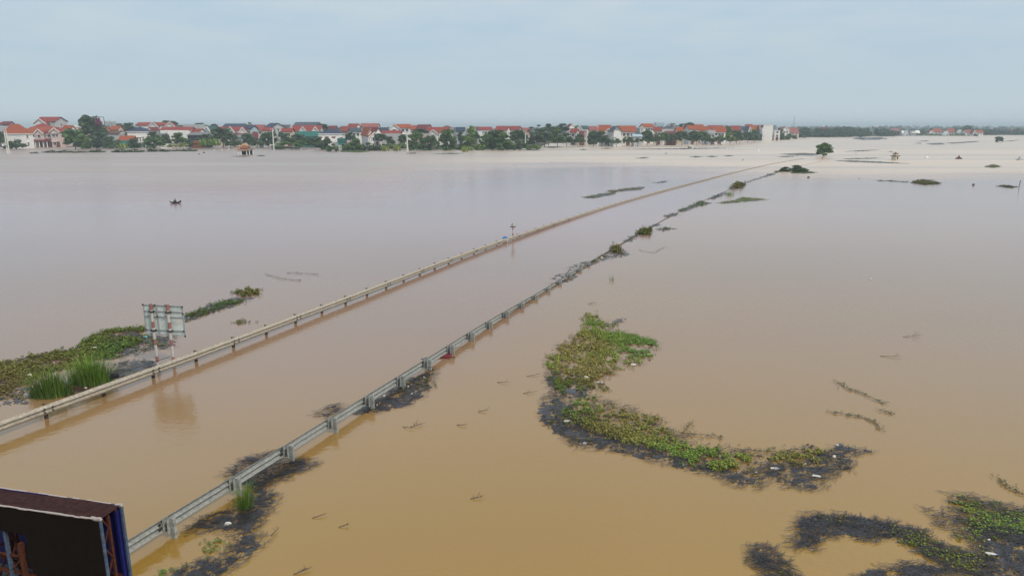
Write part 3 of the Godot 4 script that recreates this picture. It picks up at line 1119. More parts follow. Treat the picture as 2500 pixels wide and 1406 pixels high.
	house("pale blue house with navy roof and white gable end above the temple pavilion", -127.5, -350.6, -16, 5.06, 5.14, 7.83, 9.25, "side", "navy", "bluew", 2, 3)
	house("faded pink roofed house left of the large navy roof", -130.9, -374.2, 0, 4.89, 4.5, 7.47, 9.61, "side", "pink", "pinkw", 2, 2)
	house("large grey house with steep navy roof and tall gable end", -122.7, -373, -26, 4.54, 10, 8.31, 10.44, "side", "navy", "greyw", 3, 2)
	house("low red roofed house in front of the large navy roof, left of the white pole", -114.9, -340.2, 0, 4.07, 4.5, 7.04, 8.3, "side", "red", "whitewall", 1, 2)
	house("small house with steep maroon roof low among the trees right of the temple pavilion", -114.2, -320.2, 20, 1.53, 4.5, 4.25, 6.31, "side", "maroon", "cream", 1, 1)
	house("grey tin shed above the temple pavilion", -119.2, -318.2, 0, 4.36, 4.5, 3.99, 5.4, "shed", "grey", "greyw", 0, 0, "shed", "shed")
	house("maroon roofed lean-to left of the grey tin shed", -123.3, -324.2, -6, 3.03, 4.5, 4.13, 5.94, "shed", "maroon", "greyw", 0, 0, "shed", "shed")
	house("tiny pale blue gabled hut left of the white pole", -109.6, -314.2, 10, 1.32, 4.5, 3.7, 5.22, "gable", "bluew", "bluew", 1, 1, "hut", "hut")
	house("grey flat roofed hut on the skyline right of the large navy roof", -125.2, -397.2, 0, 5.04, 4.5, 8.11, 9.79, "flat", "grey", "greyw", 2, 2)
	house("cream house with plain red roof right of the white pole", -103.9, -334.2, 4, 4.47, 4.5, 6.65, 8, "side", "red", "cream", 2, 2)
	var broad = house("broad red roofed house with three small white gables", -100.4, -355, 2, 13.22, 10, 6.71, 9.25, "side", "red", "greyw", 2, 5)
	for q in [-6.5, -1.0, 5.0]:
		wing(broad, Vector3(q, 0, 4.9), 2.6, 2.2, -0.4, 7.0, 8.8, "gable", "red", "whitewall", 2, 1)
	house("big blue grey hall with slate roof behind the broad red roof", -120.3, -425.5, -3, 13.4, 10.92, 9.07, 11.2, "side", "slate", "bluew", 1, 5)
	house("dark green netted shed behind the dome shaped waterside tree", -91.45, -322, 0, 10.09, 8.02, 4.43, 6.74, "shed", "mesh_green", "mesh_green", 0, 0, "shed", "shed")
	house("small navy roof at the right end of the broad red roof", -107, -402.2, 0, 2.83, 4.5, 8.62, 10.03, "side", "navy", "greyw", 1, 1)
	house("far house with maroon roof on the skyline behind the navy roofed white house", -107.3, -432.2, 0, 4.52, 4.5, 7.15, 9.15, "side", "maroon", "greenw", 1, 2)
	var modern = house("white modern house with navy roof and red brown doors beside the dark waterside tree", -77.51, -310.5, 4, 9.49, 9, 5.97, 7.78, "hip", "navy", "whitewall", 0, 0)
	piece("terrace", box(start(), Vector3(-1.5, 2.6, 5.2), Vector3(8.5, 0.25, 2.0)), "white", modern)
	for q in [-5.2, -3.4, 0.2, 2.4]:
		piece("column", box(start(), Vector3(q, 1.9, 5.9), Vector3(0.35, 4.8, 0.35)), "white", modern)
	for q in [-4.3, -1.6, 1.3]:
		piece("door", box(start(), Vector3(q, 3.7, 4.52), Vector3(1.6, 2.0, 0.1)), "door_brown", modern)
		piece("door", box(start(), Vector3(q, 1.0, 4.52), Vector3(1.6, 2.2, 0.1)), "glass_dark", modern)
	window(modern, Vector3(4.6, 3.7, 4.53), 0.0, 0.9, 1.4)
	house("low white wall under the navy roofed white house", -73.95, -300.8, 0, 5.68, 1.5, 2.56, 4.07, "flat", "white", "whitewall", 0, 0, "wall", "garden_wall")
	house("teal green fence panel right of the navy roofed white house", -70.71, -298.4, 4, 2.98, 0.8, 2.54, 4.11, "flat", "mesh_green", "greenw", 0, 0, "fence", "fence_panel")
	house("small grey pump house at the water's edge", -65.34, -271.5, 10, 1.4, 3, 0.21, 2.01, "flat", "greyw", "greyw", 0, 0, "pump house", "pump_house")
	house("red roofed house with white gable end, tallest above the slate roofed house", -85.95, -392.8, -20, 5.36, 5.65, 8.05, 10.23, "side", "red", "whitewall", 2, 2)
	house("small red roof tucked left of the tallest white gable", -86.39, -374.2, 0, 3.01, 4.5, 6.71, 8.92, "side", "red", "pinkw", 2, 1)
	house("pinkish grey house with broad red roof on the skyline behind the ornate gable", -78.88, -401.7, 0, 9.14, 7.3, 8.62, 10.4, "side", "pink", "pinkw", 3, 3)
	house("white house with slate blue roof left of the ornate white gable", -75.72, -347.6, 22, 4.75, 5.17, 6.55, 8.15, "side", "slate", "whitewall", 2, 2)
	var ornate = house("house with ornate white front gable, orange roof and bare grey side wall", -63.48, -317.5, 30, 2.98, 9, 5.73, 8.29, "gable", "orange", "whitewall", 0, 0)
	wing(ornate, Vector3(0.6, 0, 5.4), 4.6, 2.2, -0.4, 4.6, 6.4, "gable", "orange", "whitewall", 2, 2)
	for q in [-2.2, -0.6, 1.0, 2.6]:
		piece("column", tube(start(), [Vector3(q, -0.3, 6.7), Vector3(q, 4.5, 6.7)], [0.17, 0.17], 8), "white", ornate)
	house("white house with dark red roof right behind the ornate white gable", -63.94, -337.2, -28, 3.4, 4.5, 6.13, 8.3, "side", "maroon", "whitewall", 2, 2)
	house("grey house with plain navy roof behind the long crimson roof", -66.51, -382.6, 0, 6.27, 5.16, 6.73, 8.21, "side", "navy", "greyw", 1, 3)
	house("long grey house with crimson roof left of the thick white pole", -54.55, -327.5, 3, 7.99, 7, 5.86, 6.95, "side", "red", "greyw", 1, 3)
	house("brownish pink gabled house on the skyline left of the tall white gable", -67.07, -412.2, 20, 3.74, 4.5, 8, 10.24, "gable", "maroon", "pinkw", 2, 1)
	var white3 = house("white three storey house with orange red roof behind the thick white pole", -54.39, -359.3, 10, 7.09, 6.53, 8.26, 9.86, "side", "orange", "whitewall", 3, 3)
	wing(white3, Vector3(-4.2, 0, 4.0), 4.8, 3.0, -0.4, 8.0, 9.9, "gable", "maroon", "whitewall", 3, 1)
	house("narrow orange roofed house right of the thick white pole", -52.9, -387.2, 0, 3.07, 4.5, 7.34, 9.28, "side", "orange", "cream", 2, 1)
	house("maroon roofed house on the skyline above the bamboo clumps", -44.89, -369, -14, 6.16, 6.01, 7.77, 9.67, "side", "maroon", "pinkw", 2, 2)
	var porch = house("red roofed house with white arched porch between the bamboo clumps", -34.82, -339.9, 0, 9.76, 7.77, 6.3, 8.45, "side", "red", "whitewall", 2, 3)
	wing(porch, Vector3(-1.8, 0, 4.8), 4.0, 2.4, -0.4, 5.8, 7.4, "gable", "pink", "whitewall", 2, 1)
	piece("arch", tube(start(), [Vector3(-2.9, 2.0, 6.1), Vector3(-2.6, 4.4, 6.1), Vector3(-1.8, 5.0, 6.1), Vector3(-1.0, 4.4, 6.1), Vector3(-0.7, 2.0, 6.1)], [0.2, 0.2, 0.2, 0.2, 0.2], 6), "dark", porch)
	house("dark brown hipped roof house on the skyline right of the arched porch", -36.76, -407.6, 0, 6.34, 5.21, 7.79, 9.29, "hip", "brown", "greyw", 2, 2)
	house("small navy roofed house between the two tallest bamboo clumps", -25.82, -362.2, 4, 3.9, 4.5, 6.78, 8.42, "side", "navy", "greyw", 1, 2)
	house("plain blue grey gable end left of the cone shaped tree top", -20.94, -352.2, -14, 2.74, 4.5, 5.87, 8.6, "gable", "greyw", "bluew", 2, 1)
	house("low brown hipped roof on the skyline behind the blue grey gable", -23.78, -417.3, 0, 5.6, 4.65, 7.83, 9.1, "hip", "brown", "greyw", 1, 2)
	house("white house with red roof and left gable behind the cone shaped tree", -14, -369.1, 12, 6.53, 6.19, 7.22, 8.58, "side", "red", "whitewall", 2, 3)
	house("small white box house low behind the cone shaped tree", -14.65, -328.2, 0, 1.79, 4.5, 4.56, 6.57, "flat", "white", "whitewall", 1, 1)
	house("red roofed house with white gables, left one of the pair before the long dark tree", -4.75, -375, -14, 6.06, 5.92, 7.05, 8.99, "side", "red", "whitewall", 2, 3)
	house("red roofed house with white gables, right one of the pair before the long dark tree", 1.88, -390.4, -12, 4.91, 4.79, 7.26, 8.99, "side", "red", "whitewall", 2, 2)
	house("small pink roofed house above the slim waterside pole", 7.77, -380.2, 0, 3.11, 4.5, 6.46, 8.07, "side", "pink", "pinkw", 1, 1)
	house("white house with small dark red roof at the right end of the long dark tree", 31.91, -390.2, 18, 3.65, 4.5, 8.48, 10.07, "gable", "maroon", "whitewall", 3, 1)
	house("red roofed house with grey gable end above the double pole", 30.79, -354.2, -24, 3.16, 4.5, 6.18, 7.67, "side", "red", "greyw", 2, 1)
	var tealh = house("dark teal roofed house with white front gable above the double pole", 36.21, -374.6, 6, 5.83, 5.21, 7.75, 9.09, "side", "teal", "whitewall", 2, 3)
	wing(tealh, Vector3(-2.4, 0, 4.4), 3.2, 2.4, -0.4, 7.0, 9.4, "gable", "teal", "whitewall", 2, 1)
	house("faded pink roof on the skyline between the teal roof and the bright red roof", 45.27, -402.2, 0, 3.86, 4.5, 6.91, 8.91, "side", "pink", "pinkw", 2, 2)
	house("dark red roofed brick house right behind the double pole", 34.17, -347.2, 0, 2.68, 4.5, 4.75, 6.67, "side", "maroon", "brick", 1, 1)
	var bright = house("white house with bright orange red roof left of the white gable front", 43.76, -340.4, -8, 5.08, 4.71, 7.04, 9.43, "side", "orange", "whitewall", 2, 2)
	wing(bright, Vector3(1.8, 0, 4.4), 4.6, 2.6, -0.4, 5.6, 8.0, "gable", "orange", "whitewall", 2, 2)
	house("tall white gable front with arched windows on the waterfront", 47.31, -330.5, 6, 3.45, 9, 6.99, 8.93, "gable", "slate", "whitewall", 2, 2)
	house("long orange roofed house with white fascia right of the tall white gable front", 55.26, -350, -6, 8.59, 10, 6.55, 9.09, "side", "orange", "whitewall", 2, 4)
	house("pale blue roofed boat shed beside the pole with a crossarm", 57.8, -332.2, 0, 3.64, 4.5, 4.26, 5.43, "shed", "bluew", "greyw", 0, 0, "shed", "shed")
	house("white three storey house with red roof and tall windows behind the crossarm pole", 72.48, -387.7, 14, 5.58, 5.5, 8.63, 10.21, "side", "orange", "whitewall", 3, 3)
	house("cream house with red roof in front of the pale glass fronted house", 73, -362.2, -6, 3.23, 4.5, 6.85, 8.32, "side", "red", "cream", 2, 2)
	house("pale glass fronted house on the skyline left of the bare brown tree", 84.11, -412.2, 0, 4.67, 4.5, 9.67, 11.04, "flat", "bluew", "bluew", 3, 2)
	house("white house with grey hipped roof in front of the bare brown tree", 84.81, -392.9, 5, 6.58, 5.74, 7.47, 9.13, "hip", "slate", "whitewall", 2, 4)
	house("low dark red roofed shed under the grey hipped roof", 77.79, -352.2, 0, 4.3, 4.5, 5.28, 6.52, "shed", "maroon", "brick", 0, 0, "shed", "shed")
	house("orange brown roof on beige walls right of the grey hipped roof", 89.97, -387.2, 14, 3.83, 4.5, 6.41, 8.38, "side", "orange", "beige", 1, 2)
	house("grey two storey house with orange roof and dark gable board", 91.49, -372.2, 22, 3.2, 4.5, 7.68, 9.27, "side", "orange", "greyw", 2, 2)
	house("house with high orange red roof left of the open fronted white house", 101.8, -394.2, 0, 4.51, 4.5, 7.39, 9.79, "side", "orange", "pinkw", 2, 2)
	house("orange roofed house with white gable end right behind the tall thin pole", 101.9, -380.4, -16, 4.69, 4.8, 6.92, 8.78, "side", "orange", "whitewall", 2, 2)
	house("blue grey balcony house front between two orange roofs", 100.4, -364.2, 0, 3.54, 4.5, 5.42, 7.01, "flat", "greyw", "bluew", 2, 2)
	house("wide red roof on the skyline behind the bright white and orange house", 122.1, -433.2, 0, 8, 6.45, 7.95, 9.39, "side", "red", "pinkw", 2, 3)
	house("bright white house with clean orange red roof above the low trees", 107.5, -374.7, -6, 6.03, 5.37, 6.36, 8.57, "side", "orange", "whitewall", 2, 3)
	house("pink red roofed house behind the triple pole", 136.7, -442.4, -4, 5.37, 4.71, 6.58, 9.23, "side", "red", "pinkw", 2, 3)
	house("small slate grey roof above the triple pole", 150.7, -472.2, 0, 3.43, 4.5, 6.8, 8.9, "side", "slate", "greyw", 2, 1)
	house("blue grey gabled house between the slate roof and the crowded orange roofs", 152.5, -467.2, 20, 1.77, 4.5, 6.39, 8.73, "gable", "slate", "bluew", 2, 1)
	house("far small red roof on the skyline left of the white tower block", 171.3, -522.2, 0, 4.1, 4.5, 8.31, 10.24, "side", "red", "whitewall", 2, 1)
	var crowd = house("crowded orange roofs directly left of the white tower block", 160, -473.6, -4, 8.54, 7.22, 6.1, 9.51, "side", "orange", "whitewall", 2, 4)
	wing(crowd, Vector3(3.5, 0, 5.0), 6.0, 3.0, -0.4, 3.5, 6.6, "gable", "orange", "whitewall", 1, 2)
	var tower = house("white four storey tower block with a dark red sign board", 164.4, -467.5, -6, 6.47, 11, 9.76, 10.19, "flat", "whitewall", "whitewall", 4, 3)
	piece("sign_board", box(start(), Vector3(-3.6, 8.9, 5.58), Vector3(1.6, 1.5, 0.12)), "maroon", tower)
	wing(tower, Vector3(-6.6, 0, 3.5), 6.0, 8.0, -0.4, 3.6, 4.6, "shed", "slate", "dark", 1, 0)
	wing(tower, Vector3(6.6, 0, 0.6), 3.2, 7.0, -0.4, 6.2, 6.6, "flat", "whitewall", "whitewall", 3, 1)
	var rowhouse = house("pink roofed row house with white balcony right of the white tower block", 208.8, -545.4, -4, 13.07, 10.8, 4.37, 7.77, "side", "pink", "pinkw", 3, 5)
	wing(rowhouse, Vector3(-3.5, 0, 5.4), 5.0, 2.6, -0.4, 6.2, 8.8, "gable", "pink", "whitewall", 2, 2)
	house("first of two small white boxes on the far shore, narrow and pale", 375.1, -692.2, 0, 1.39, 4.5, 2.4, 4.57, "side", "white", "whitewall", 1, 1)
	house("bright white gabled house on the far shore, second of the two white boxes", 372.9, -682.2, 0, 2.31, 4.5, 1.57, 5.11, "gable", "white", "whitewall", 1, 1)
	house("low white flat house on the far shore right of the bright gabled one", 390.5, -702.2, 0, 3.2, 4.5, 2.46, 4.36, "flat", "white", "whitewall", 1, 2)
	house("low white house with pale roof left of the far orange roofs", 405.9, -722.2, 0, 3.06, 4.5, 2.6, 4.87, "side", "white", "whitewall", 1, 1)
	house("white gable at the left end of the far red and white hamlet", 407.6, -702.2, 0, 4.25, 4.5, 2.94, 5, "gable", "orange", "whitewall", 1, 2)
	house("wide orange roof at the left of the far red and white hamlet", 425.9, -723.1, 0, 7.72, 6.24, 3.74, 6.66, "side", "orange", "whitewall", 1, 2)
	house("white house front lowest on the shore of the far hamlet", 406, -674.2, 0, 2.97, 4.5, 1.66, 4.4, "gable", "white", "whitewall", 1, 2)
	house("orange roofed white house in the middle of the far hamlet", 427.2, -702.6, 0, 6.28, 5.16, 3.73, 6.73, "side", "orange", "whitewall", 1, 2)
	house("tiny white gable under the tall far tree", 435.9, -702.2, 0, 1.83, 4.5, 3.41, 5.63, "gable", "white", "whitewall", 1, 1)
	house("orange roof left of the white gate house in the far hamlet", 438.2, -692.7, 0, 6.58, 5.38, 3.49, 5.51, "side", "orange", "whitewall", 1, 2)
	house("white gate house between two orange roofs of the far hamlet", 436.4, -682.2, 0, 2.54, 4.5, 2.65, 5.26, "gable", "red", "whitewall", 1, 1)
	house("orange roof at the right end of the far red and white hamlet", 448.1, -692.7, 0, 6.58, 5.38, 3.34, 5.35, "side", "orange", "whitewall", 1, 2)
	house("pale pink roof at the right edge of the far shore", 575.4, -824.1, 0, 10.3, 8.18, 1.53, 5.22, "side", "pink", "whitewall", 1, 2)
	house("white speck of a house above the far dark tree clumps", 400.1, -822.2, 0, 2.91, 4.5, 3.01, 5.24, "flat", "white", "whitewall", 1, 1)
	house("maroon roof peeping out of the blue green wood", 278.7, -642.8, 0, 6.8, 5.55, 5.34, 7.79, "side", "maroon", "whitewall", 1, 2)
	house("hazy pink roof on the skyline above the two white boxes", 533.2, -1003.9, 0, 9.8, 7.8, 2.6, 6.2, "side", "pink", "pinkw", 1, 2)
	house("hazy white block on the skyline right of the blue green wood", 654.8, -1303.4, 0, 8.42, 6.76, 7.43, 10.36, "flat", "white", "whitewall", 1, 2)
	tree("tree", "dark tree at the left edge behind the double pole", "tree", -210, -296, 0.74, 6.9, 3.44, "round", "leaf_dark")
	tree("tree", "broad dark bush in front of the wide orange roof house", "tree", -199.9, -289, 0.33, 5.39, 6.52, "bush", "leaf_dark")
	tree("tree", "bright green round tree right of the pink balcony house", "tree", -175.4, -288, 0.36, 7.87, 8.64, "round", "leaf_mid")
	tree("tree", "tall spreading dark tree on the skyline under the thin steel frame", "tree", -180.9, -310, 3, 13.32, 9.44, "round", "leaf_dark")
	tree("flowering_vine", "magenta flowering vine at the top right of the tall spreading tree", "vine", -175.3, -306, 8.6, 12.42, 2.48, "round", "blossom")
	tree("tree", "grey green thicket under the tall spreading tree", "tree", -177.3, -302, -0.04, 6.77, 6.04, "bush", "leaf_dark")
	tree("tree", "middle rounded tree of the grey green row before the brown shed", "tree", -171.5, -300, 0.22, 6.7, 6.57, "round", "leaf_blue")
	tree("tree", "grey green bush left of the green walled shed", "tree", -166.2, -298, 0.41, 5.97, 5.39, "bush", "leaf_blue")
	tree("tree", "small mid green bush below the green walled shed", "tree", -159.8, -288, 0.36, 2.84, 3.4, "bush", "leaf_mid")
	tree("plant", "yellow green plants at the foot of the green walled shed", "plant", -154.8, -286, 0.15, 2.54, 4.63, "banana", "leaf_yellow")
	tree("tree", "dark round tree in front of the slit windowed house", "tree", -151.1, -287, 0.58, 4.13, 4.51, "round", "leaf_dark")
	tree("tree", "wide round waterside tree left of the low white garden wall", "tree", -144.3, -289, 0.52, 4.9, 7.35, "round", "leaf_mid")
	tree("tree", "dark tree crown above the wide round waterside tree", "tree", -151.5, -304, 3.38, 6.73, 4.63, "round", "leaf_dark")
	tree("tree", "yellowish bush at the thin pole beside the low white garden wall", "tree", -137.1, -290, 0.77, 2.8, 3.31, "bush", "leaf_yellow")
	tree("tree", "hazy blue green tree left on the skyline behind the brown gable", "tree", -229.1, -420, 6.29, 10.39, 7.52, "round", "leaf_blue")
	tree("tree", "hazy blue green tree right behind the navy hipped roof", "tree", -220.1, -415, 6.31, 10.76, 8.1, "round", "leaf_blue")
	tree("tree", "dark tree top left on the skyline behind the two white gables", "tree", -181.8, -380, 9.44, 11.95, 3.98, "round", "leaf_dark")
	tree("tree", "dark tree top right on the skyline behind the two white gables", "tree", -185.2, -395, 9.54, 11.59, 3.95, "round", "leaf_dark")
	tree("tree", "round tree in front of the crimson roofed balcony house", "tree", -139.9, -302, 1.86, 6.21, 5.52, "round", "leaf_mid")
	tree("tree", "olive scrub on the grass bank left of the small red hut", "tree", -133.7, -292, 0.85, 3.17, 3.2, "bush", "leaf_yellow")
	tree("tree", "low wide dark tree right of the small red hut", "tree", -130.4, -305, 1.94, 6.1, 8.19, "wide", "leaf_dark")
	tree("tree", "big dark tree mass below the arched gables", "tree", -125.6, -312, 1.78, 8.35, 9.06, "round", "leaf_dark")
	tree("banana_clump", "left clump of bright banana plants on the bank", "banana plant", -125.3, -292, 1.07, 4.21, 5, "banana", "leaf_bright")
	tree("banana_clump", "right clump of bright banana plants on the bank", "banana plant", -120.8, -292, 1.12, 4.31, 5.56, "banana", "leaf_bright")
	tree("tree", "dark scrub directly above the temple pavilion", "tree", -114.6, -300, 1.26, 4.35, 5, "bush", "leaf_dark")
	tree("tree", "rounded tree above and right of the temple pavilion", "tree", -112.3, -306, 1.11, 5.97, 5.01, "round", "leaf_blue")
	tree("tree", "dark scrub left of the white pole", "tree", -107.5, -303, 1.07, 4.65, 4.33, "bush", "leaf_dark")
	tree("tree", "dark tree just left of the white pole", "tree", -105.4, -310, 1.01, 6.51, 5.61, "round", "leaf_dark")
	tree("tree", "blue green tree directly behind the white pole", "tree", -100.7, -308, 0.95, 6.99, 5.28, "tall", "leaf_blue")
	tree("tree", "dome shaped tree standing in the water right of the white pole", "tree", -88.17, -286.4, 0.4, 4.67, 10.58, "wide", "leaf_mid")
	tree("tree", "bluish tree mass behind the dome shaped tree", "tree", -90.06, -304, 1.25, 5.77, 6.08, "round", "leaf_blue")
	tree("tree", "dark thicket between the dome tree and the modern white house", "tree", -85.3, -305, 1.14, 5.19, 5.81, "bush", "leaf_dark")
	tree("tree", "dark upright tree in the water before the modern white house", "tree", -74.6, -281.3, -0.1, 5.06, 5.22, "tall", "leaf_dark")
	tree("tree", "olive green bush right of the dark upright waterside tree", "tree", -65.52, -262, 0.12, 3.52, 3.74, "bush", "leaf_mid")
	tree("tree", "small dark tree top on the skyline left of the grey blue hall", "tree", -197.3, -420, 9.52, 11.87, 3.8, "round", "leaf_dark")
	tree("tree", "dark tree line on the skyline above the grey blue hall", "tree", -194.3, -450, 8.42, 10.91, 7.71, "round", "leaf_dark")
	tree("tree", "dark round tree top left of the flat navy ridge line", "tree", -177.4, -430, 8.35, 10.34, 3.89, "round", "leaf_dark")
	tree("tree", "thin leafless tree on the skyline between two navy roofs", "tree", -163.1, -450, 8.84, 12.16, 3.43, "sparse", "leaf_dry")
	tree("tree", "dark tree at the right end of the broad red roof", "tree", -99.94, -380, 6.68, 10.05, 4.7, "tall", "leaf_dark")
	tree("tree", "dark tree left under the slate blue roof", "tree", -73.86, -318, 3.14, 6.63, 3.45, "round", "leaf_dark")
	tree("tree", "dark tree right under the slate blue roof", "tree", -70.87, -316, 3.17, 6.23, 3.46, "round", "leaf_dark")
	tree("tree", "mid green shrub left on the bank below the slate roofed house", "tree", -61.89, -272, -0.26, 4.38, 5.31, "bush", "leaf_mid")
	tree("tree", "mid green tree right on the bank below the slate roofed house", "tree", -58.54, -270, -0.14, 4.36, 4.11, "round", "leaf_mid")
	tree("tree", "dark shrub below the ornate white gable", "tree", -54.84, -272, -0.21, 3.82, 4.66, "bush", "leaf_dark")
	tree("tree", "dark shrub between the ornate gable and the banana plants", "tree", -51.21, -272, -0.21, 3.57, 4.66, "bush", "leaf_dark")
	tree("tree", "dark tree at the left end of the long crimson roof", "tree", -57, -312, 2.48, 5.86, 5.23, "round", "leaf_dark")
	tree("banana_clump", "left banana clump at the water left of the thick white pole", "banana plant", -47.02, -266, -0.21, 2.19, 3.42, "banana", "leaf_yellow")
	tree("banana_clump", "right banana clump at the water beside the thick white pole", "banana plant", -42.74, -266, -0.21, 2.56, 3.55, "banana", "leaf_yellow")
	tree("tree", "green shrubs behind the left waterside banana clump", "tree", -48.63, -282, 0.59, 3.5, 4.56, "bush", "leaf_mid")
	tree("tree", "green shrubs behind the right waterside banana clump", "tree", -44.36, -284, 0.26, 3.59, 5.68, "bush", "leaf_mid")
	tree("tree", "dark tree behind the thick white pole", "tree", -46.16, -304, 1.96, 5.63, 3.62, "round", "leaf_dark")
	tree("tree", "first bamboo clump right of the thick white pole", "tree", -36.42, -274, -0.27, 6.7, 7.3, "bamboo", "leaf_mid")
	tree("tree", "second bamboo clump, lower and darker, right of the thick white pole", "tree", -30.9, -274, -0.27, 5.12, 5.87, "bamboo", "leaf_dark")
	tree("tree", "third bamboo clump, tall, below the small navy roof", "tree", -24.62, -276, -0.07, 7.71, 8.01, "bamboo", "leaf_mid")
	tree("tree", "dark tree behind the top of the first bamboo clump", "tree", -42.08, -330, 5.55, 7.8, 6.28, "round", "leaf_dark")
	tree("tree", "bluish tree between the third bamboo clump and the cone shaped tree", "tree", -21.7, -304, 2.81, 6.56, 2.6, "round", "leaf_blue")
	tree("tree", "low shrub at the left foot of the cone shaped tree", "tree", -19.77, -280, 0.06, 3.93, 3.2, "bush", "leaf_mid")
	tree("tree", "cone shaped feathery tree, tallest on the bend of the shore", "tree", -15.78, -278, 0.02, 8.58, 7.28, "cone", "leaf_bright")
	tree("tree", "shorter feathery clump right of the cone shaped tree", "tree", -10.25, -280, 0.06, 6.02, 4.8, "bamboo", "leaf_mid")
	tree("plant", "pale yellow shrub standing in the water before the cone shaped tree", "plant", -16.91, -257.1, -0.3, 2.08, 2.62, "banana", "leaf_yellow")
	tree("tree", "dark tree right of the feathery clumps", "tree", -5.63, -280, 0.06, 7.27, 4.93, "tall", "leaf_dark")
	tree("tree", "leafy green tree at the point of the shore", "tree", -3.23, -276, 0.34, 6.19, 6.04, "round", "leaf_mid")
	tree("tree", "dark upright tree left of the leafy tree at the point of the shore", "tree", -7.38, -284, 2.39, 6.99, 4.6, "tall", "leaf_dark")
	tree("tree", "low shrub at the water left of the slim waterside pole", "tree", -1.32, -275, 0.37, 2.99, 5.11, "bush", "leaf_mid")
	tree("tree", "large dark tree behind the slim waterside pole", "tree", 2.7, -312, 2.51, 7.48, 6.92, "round", "leaf_dark")
	tree("tree", "dark bush at the slim waterside pole", "tree", 2.86, -276, 0.34, 4.05, 4.94, "bush", "leaf_dark")
	tree("tree", "bright green bush at the tip of the shore", "tree", 8.25, -276, 0.34, 2.71, 4.99, "bush", "leaf_bright")
	tree("tree", "left half of the long dark tree on the skyline", "tree", 12.06, -345, 4.6, 10.14, 8.87, "sparse", "leaf_dark")
	tree("tree", "right half of the long dark tree on the skyline", "tree", 17.55, -345, 4.6, 10.78, 9.36, "wide", "leaf_dark")
	tree("tree", "left dark thicket behind the flat green strip", "tree", 9.29, -322, 1.26, 6.72, 6.13, "bush", "leaf_dark")
	tree("tree", "middle dark tree behind the flat green strip", "tree", 14.57, -320, 1.61, 6.43, 7.01, "round", "leaf_dark")
	tree("tree", "right dark green tree behind the flat green strip", "tree", 20.33, -322, 1.87, 7.38, 6.13, "round", "leaf_mid")
	tree("tree", "dark tree left of the red roof with grey gable end", "tree", 24.65, -324, 1.89, 6.01, 4.63, "round", "leaf_dark")
	tree("tree", "hazy tree on the skyline at the end of the long dark tree", "tree", 26.41, -372, 6.72, 10.23, 5.38, "round", "leaf_blue")
	tree("tree", "low green shrubs left of the double pole", "tree", 29.88, -326, 1.78, 4.68, 6.05, "bush", "leaf_mid")
	tree("tree", "round olive tree standing in the flood right of the double pole", "tree", 40.22, -362.2, 0.1, 5.55, 5.07, "round", "leaf_mid")
	tree("tree", "dark tree behind the round olive tree", "tree", 37.39, -330, 2.01, 7.09, 4.65, "round", "leaf_dark")
	tree("tree", "dark tree left of the pole before the bright orange red roof", "tree", 40.89, -328, 1.89, 6.67, 4.68, "round", "leaf_dark")
	tree("tree", "dark shrub right of the pole before the bright orange red roof", "tree", 44.36, -330, 1.54, 4.26, 2.51, "bush", "leaf_dark")
	tree("tree", "dark shrub at the foot of the tall white gable front", "tree", 46.62, -326, 1.94, 4.62, 3.41, "bush", "leaf_dark")
	tree("tree", "slim green shrub under the long orange roof", "tree", 52.23, -326, 1.84, 4.32, 2.79, "tall", "leaf_mid")
	tree("tree", "dark tree above the pale blue boat shed", "tree", 59.41, -338, 2.48, 5.88, 4.18, "round", "leaf_dark")
	tree("tree", "dark tree right of the pole with a crossarm", "tree", 63.92, -340, 2.06, 7.28, 5.18, "round", "leaf_dark")
	tree("tree", "green trees below the cream house with red roof", "tree", 68.92, -342, 1.93, 5.84, 5.86, "bush", "leaf_mid")
	tree("tree", "green tree below the grey hipped roof", "tree", 73.24, -345, 1.87, 6.14, 4.11, "round", "leaf_mid")
	tree("tree", "dark shrub below the low dark red shed", "tree", 77.09, -345, 1.87, 6.46, 4.6, "bush", "leaf_dark")
	tree("tree", "dark tree below the orange brown roof on beige walls", "tree", 81.84, -346, 1.75, 6.68, 5.44, "round", "leaf_dark")
	tree("tree", "dark tree left of the tall thin pole", "tree", 88.36, -350, 1.87, 6.91, 5, "round", "leaf_dark")
	tree("tree", "green tree right of the tall thin pole", "tree", 92.97, -350, 1.94, 6.58, 4.83, "round", "leaf_mid")
	tree("tree", "dark shrub below the blue grey balcony front", "tree", 97.12, -350, 1.77, 4.3, 3.83, "bush", "leaf_dark")
	tree("tree", "broad low tree below the bright white and orange house", "tree", 102.2, -352, 1.83, 5.65, 6.03, "wide", "leaf_mid")
	tree("tree", "lighter green tree left of the triple pole", "tree", 106.9, -352, 1.83, 5.59, 4.02, "round", "leaf_bright")
	tree("tree", "dark tree behind the triple pole", "tree", 118.7, -380, 1.36, 6.91, 5.61, "round", "leaf_dark")
	tree("tree", "dark tree right of the triple pole", "tree", 131.1, -400, 1.28, 5.87, 5.14, "round", "leaf_dark")
	tree("tree", "green tree left of the white tower block", "tree", 141.6, -420, 1.15, 6.88, 4.8, "round", "leaf_mid")
	tree("tree", "green tree rising behind the bright white and orange house", "tree", 125.2, -420, 4.13, 9.3, 5, "round", "leaf_mid")
	tree("tree", "bare brown tree on the skyline behind the grey hipped roof", "tree", 95.8, -430, 7.63, 11.46, 7.78, "sparse", "leaf_dry")
	tree("tree", "dark tree left on the skyline right of the bare brown tree", "tree", 101.8, -430, 7.63, 10.34, 4.91, "round", "leaf_dark")
	tree("tree", "dark tree right on the skyline, taller, right of the bare brown tree", "tree", 105.9, -430, 8.03, 11.22, 5.53, "round", "leaf_dark")
	tree("tree", "dark tree directly right of the white tower block", "tree", 178.9, -480, 0.36, 7.25, 4.8, "round", "leaf_dark")
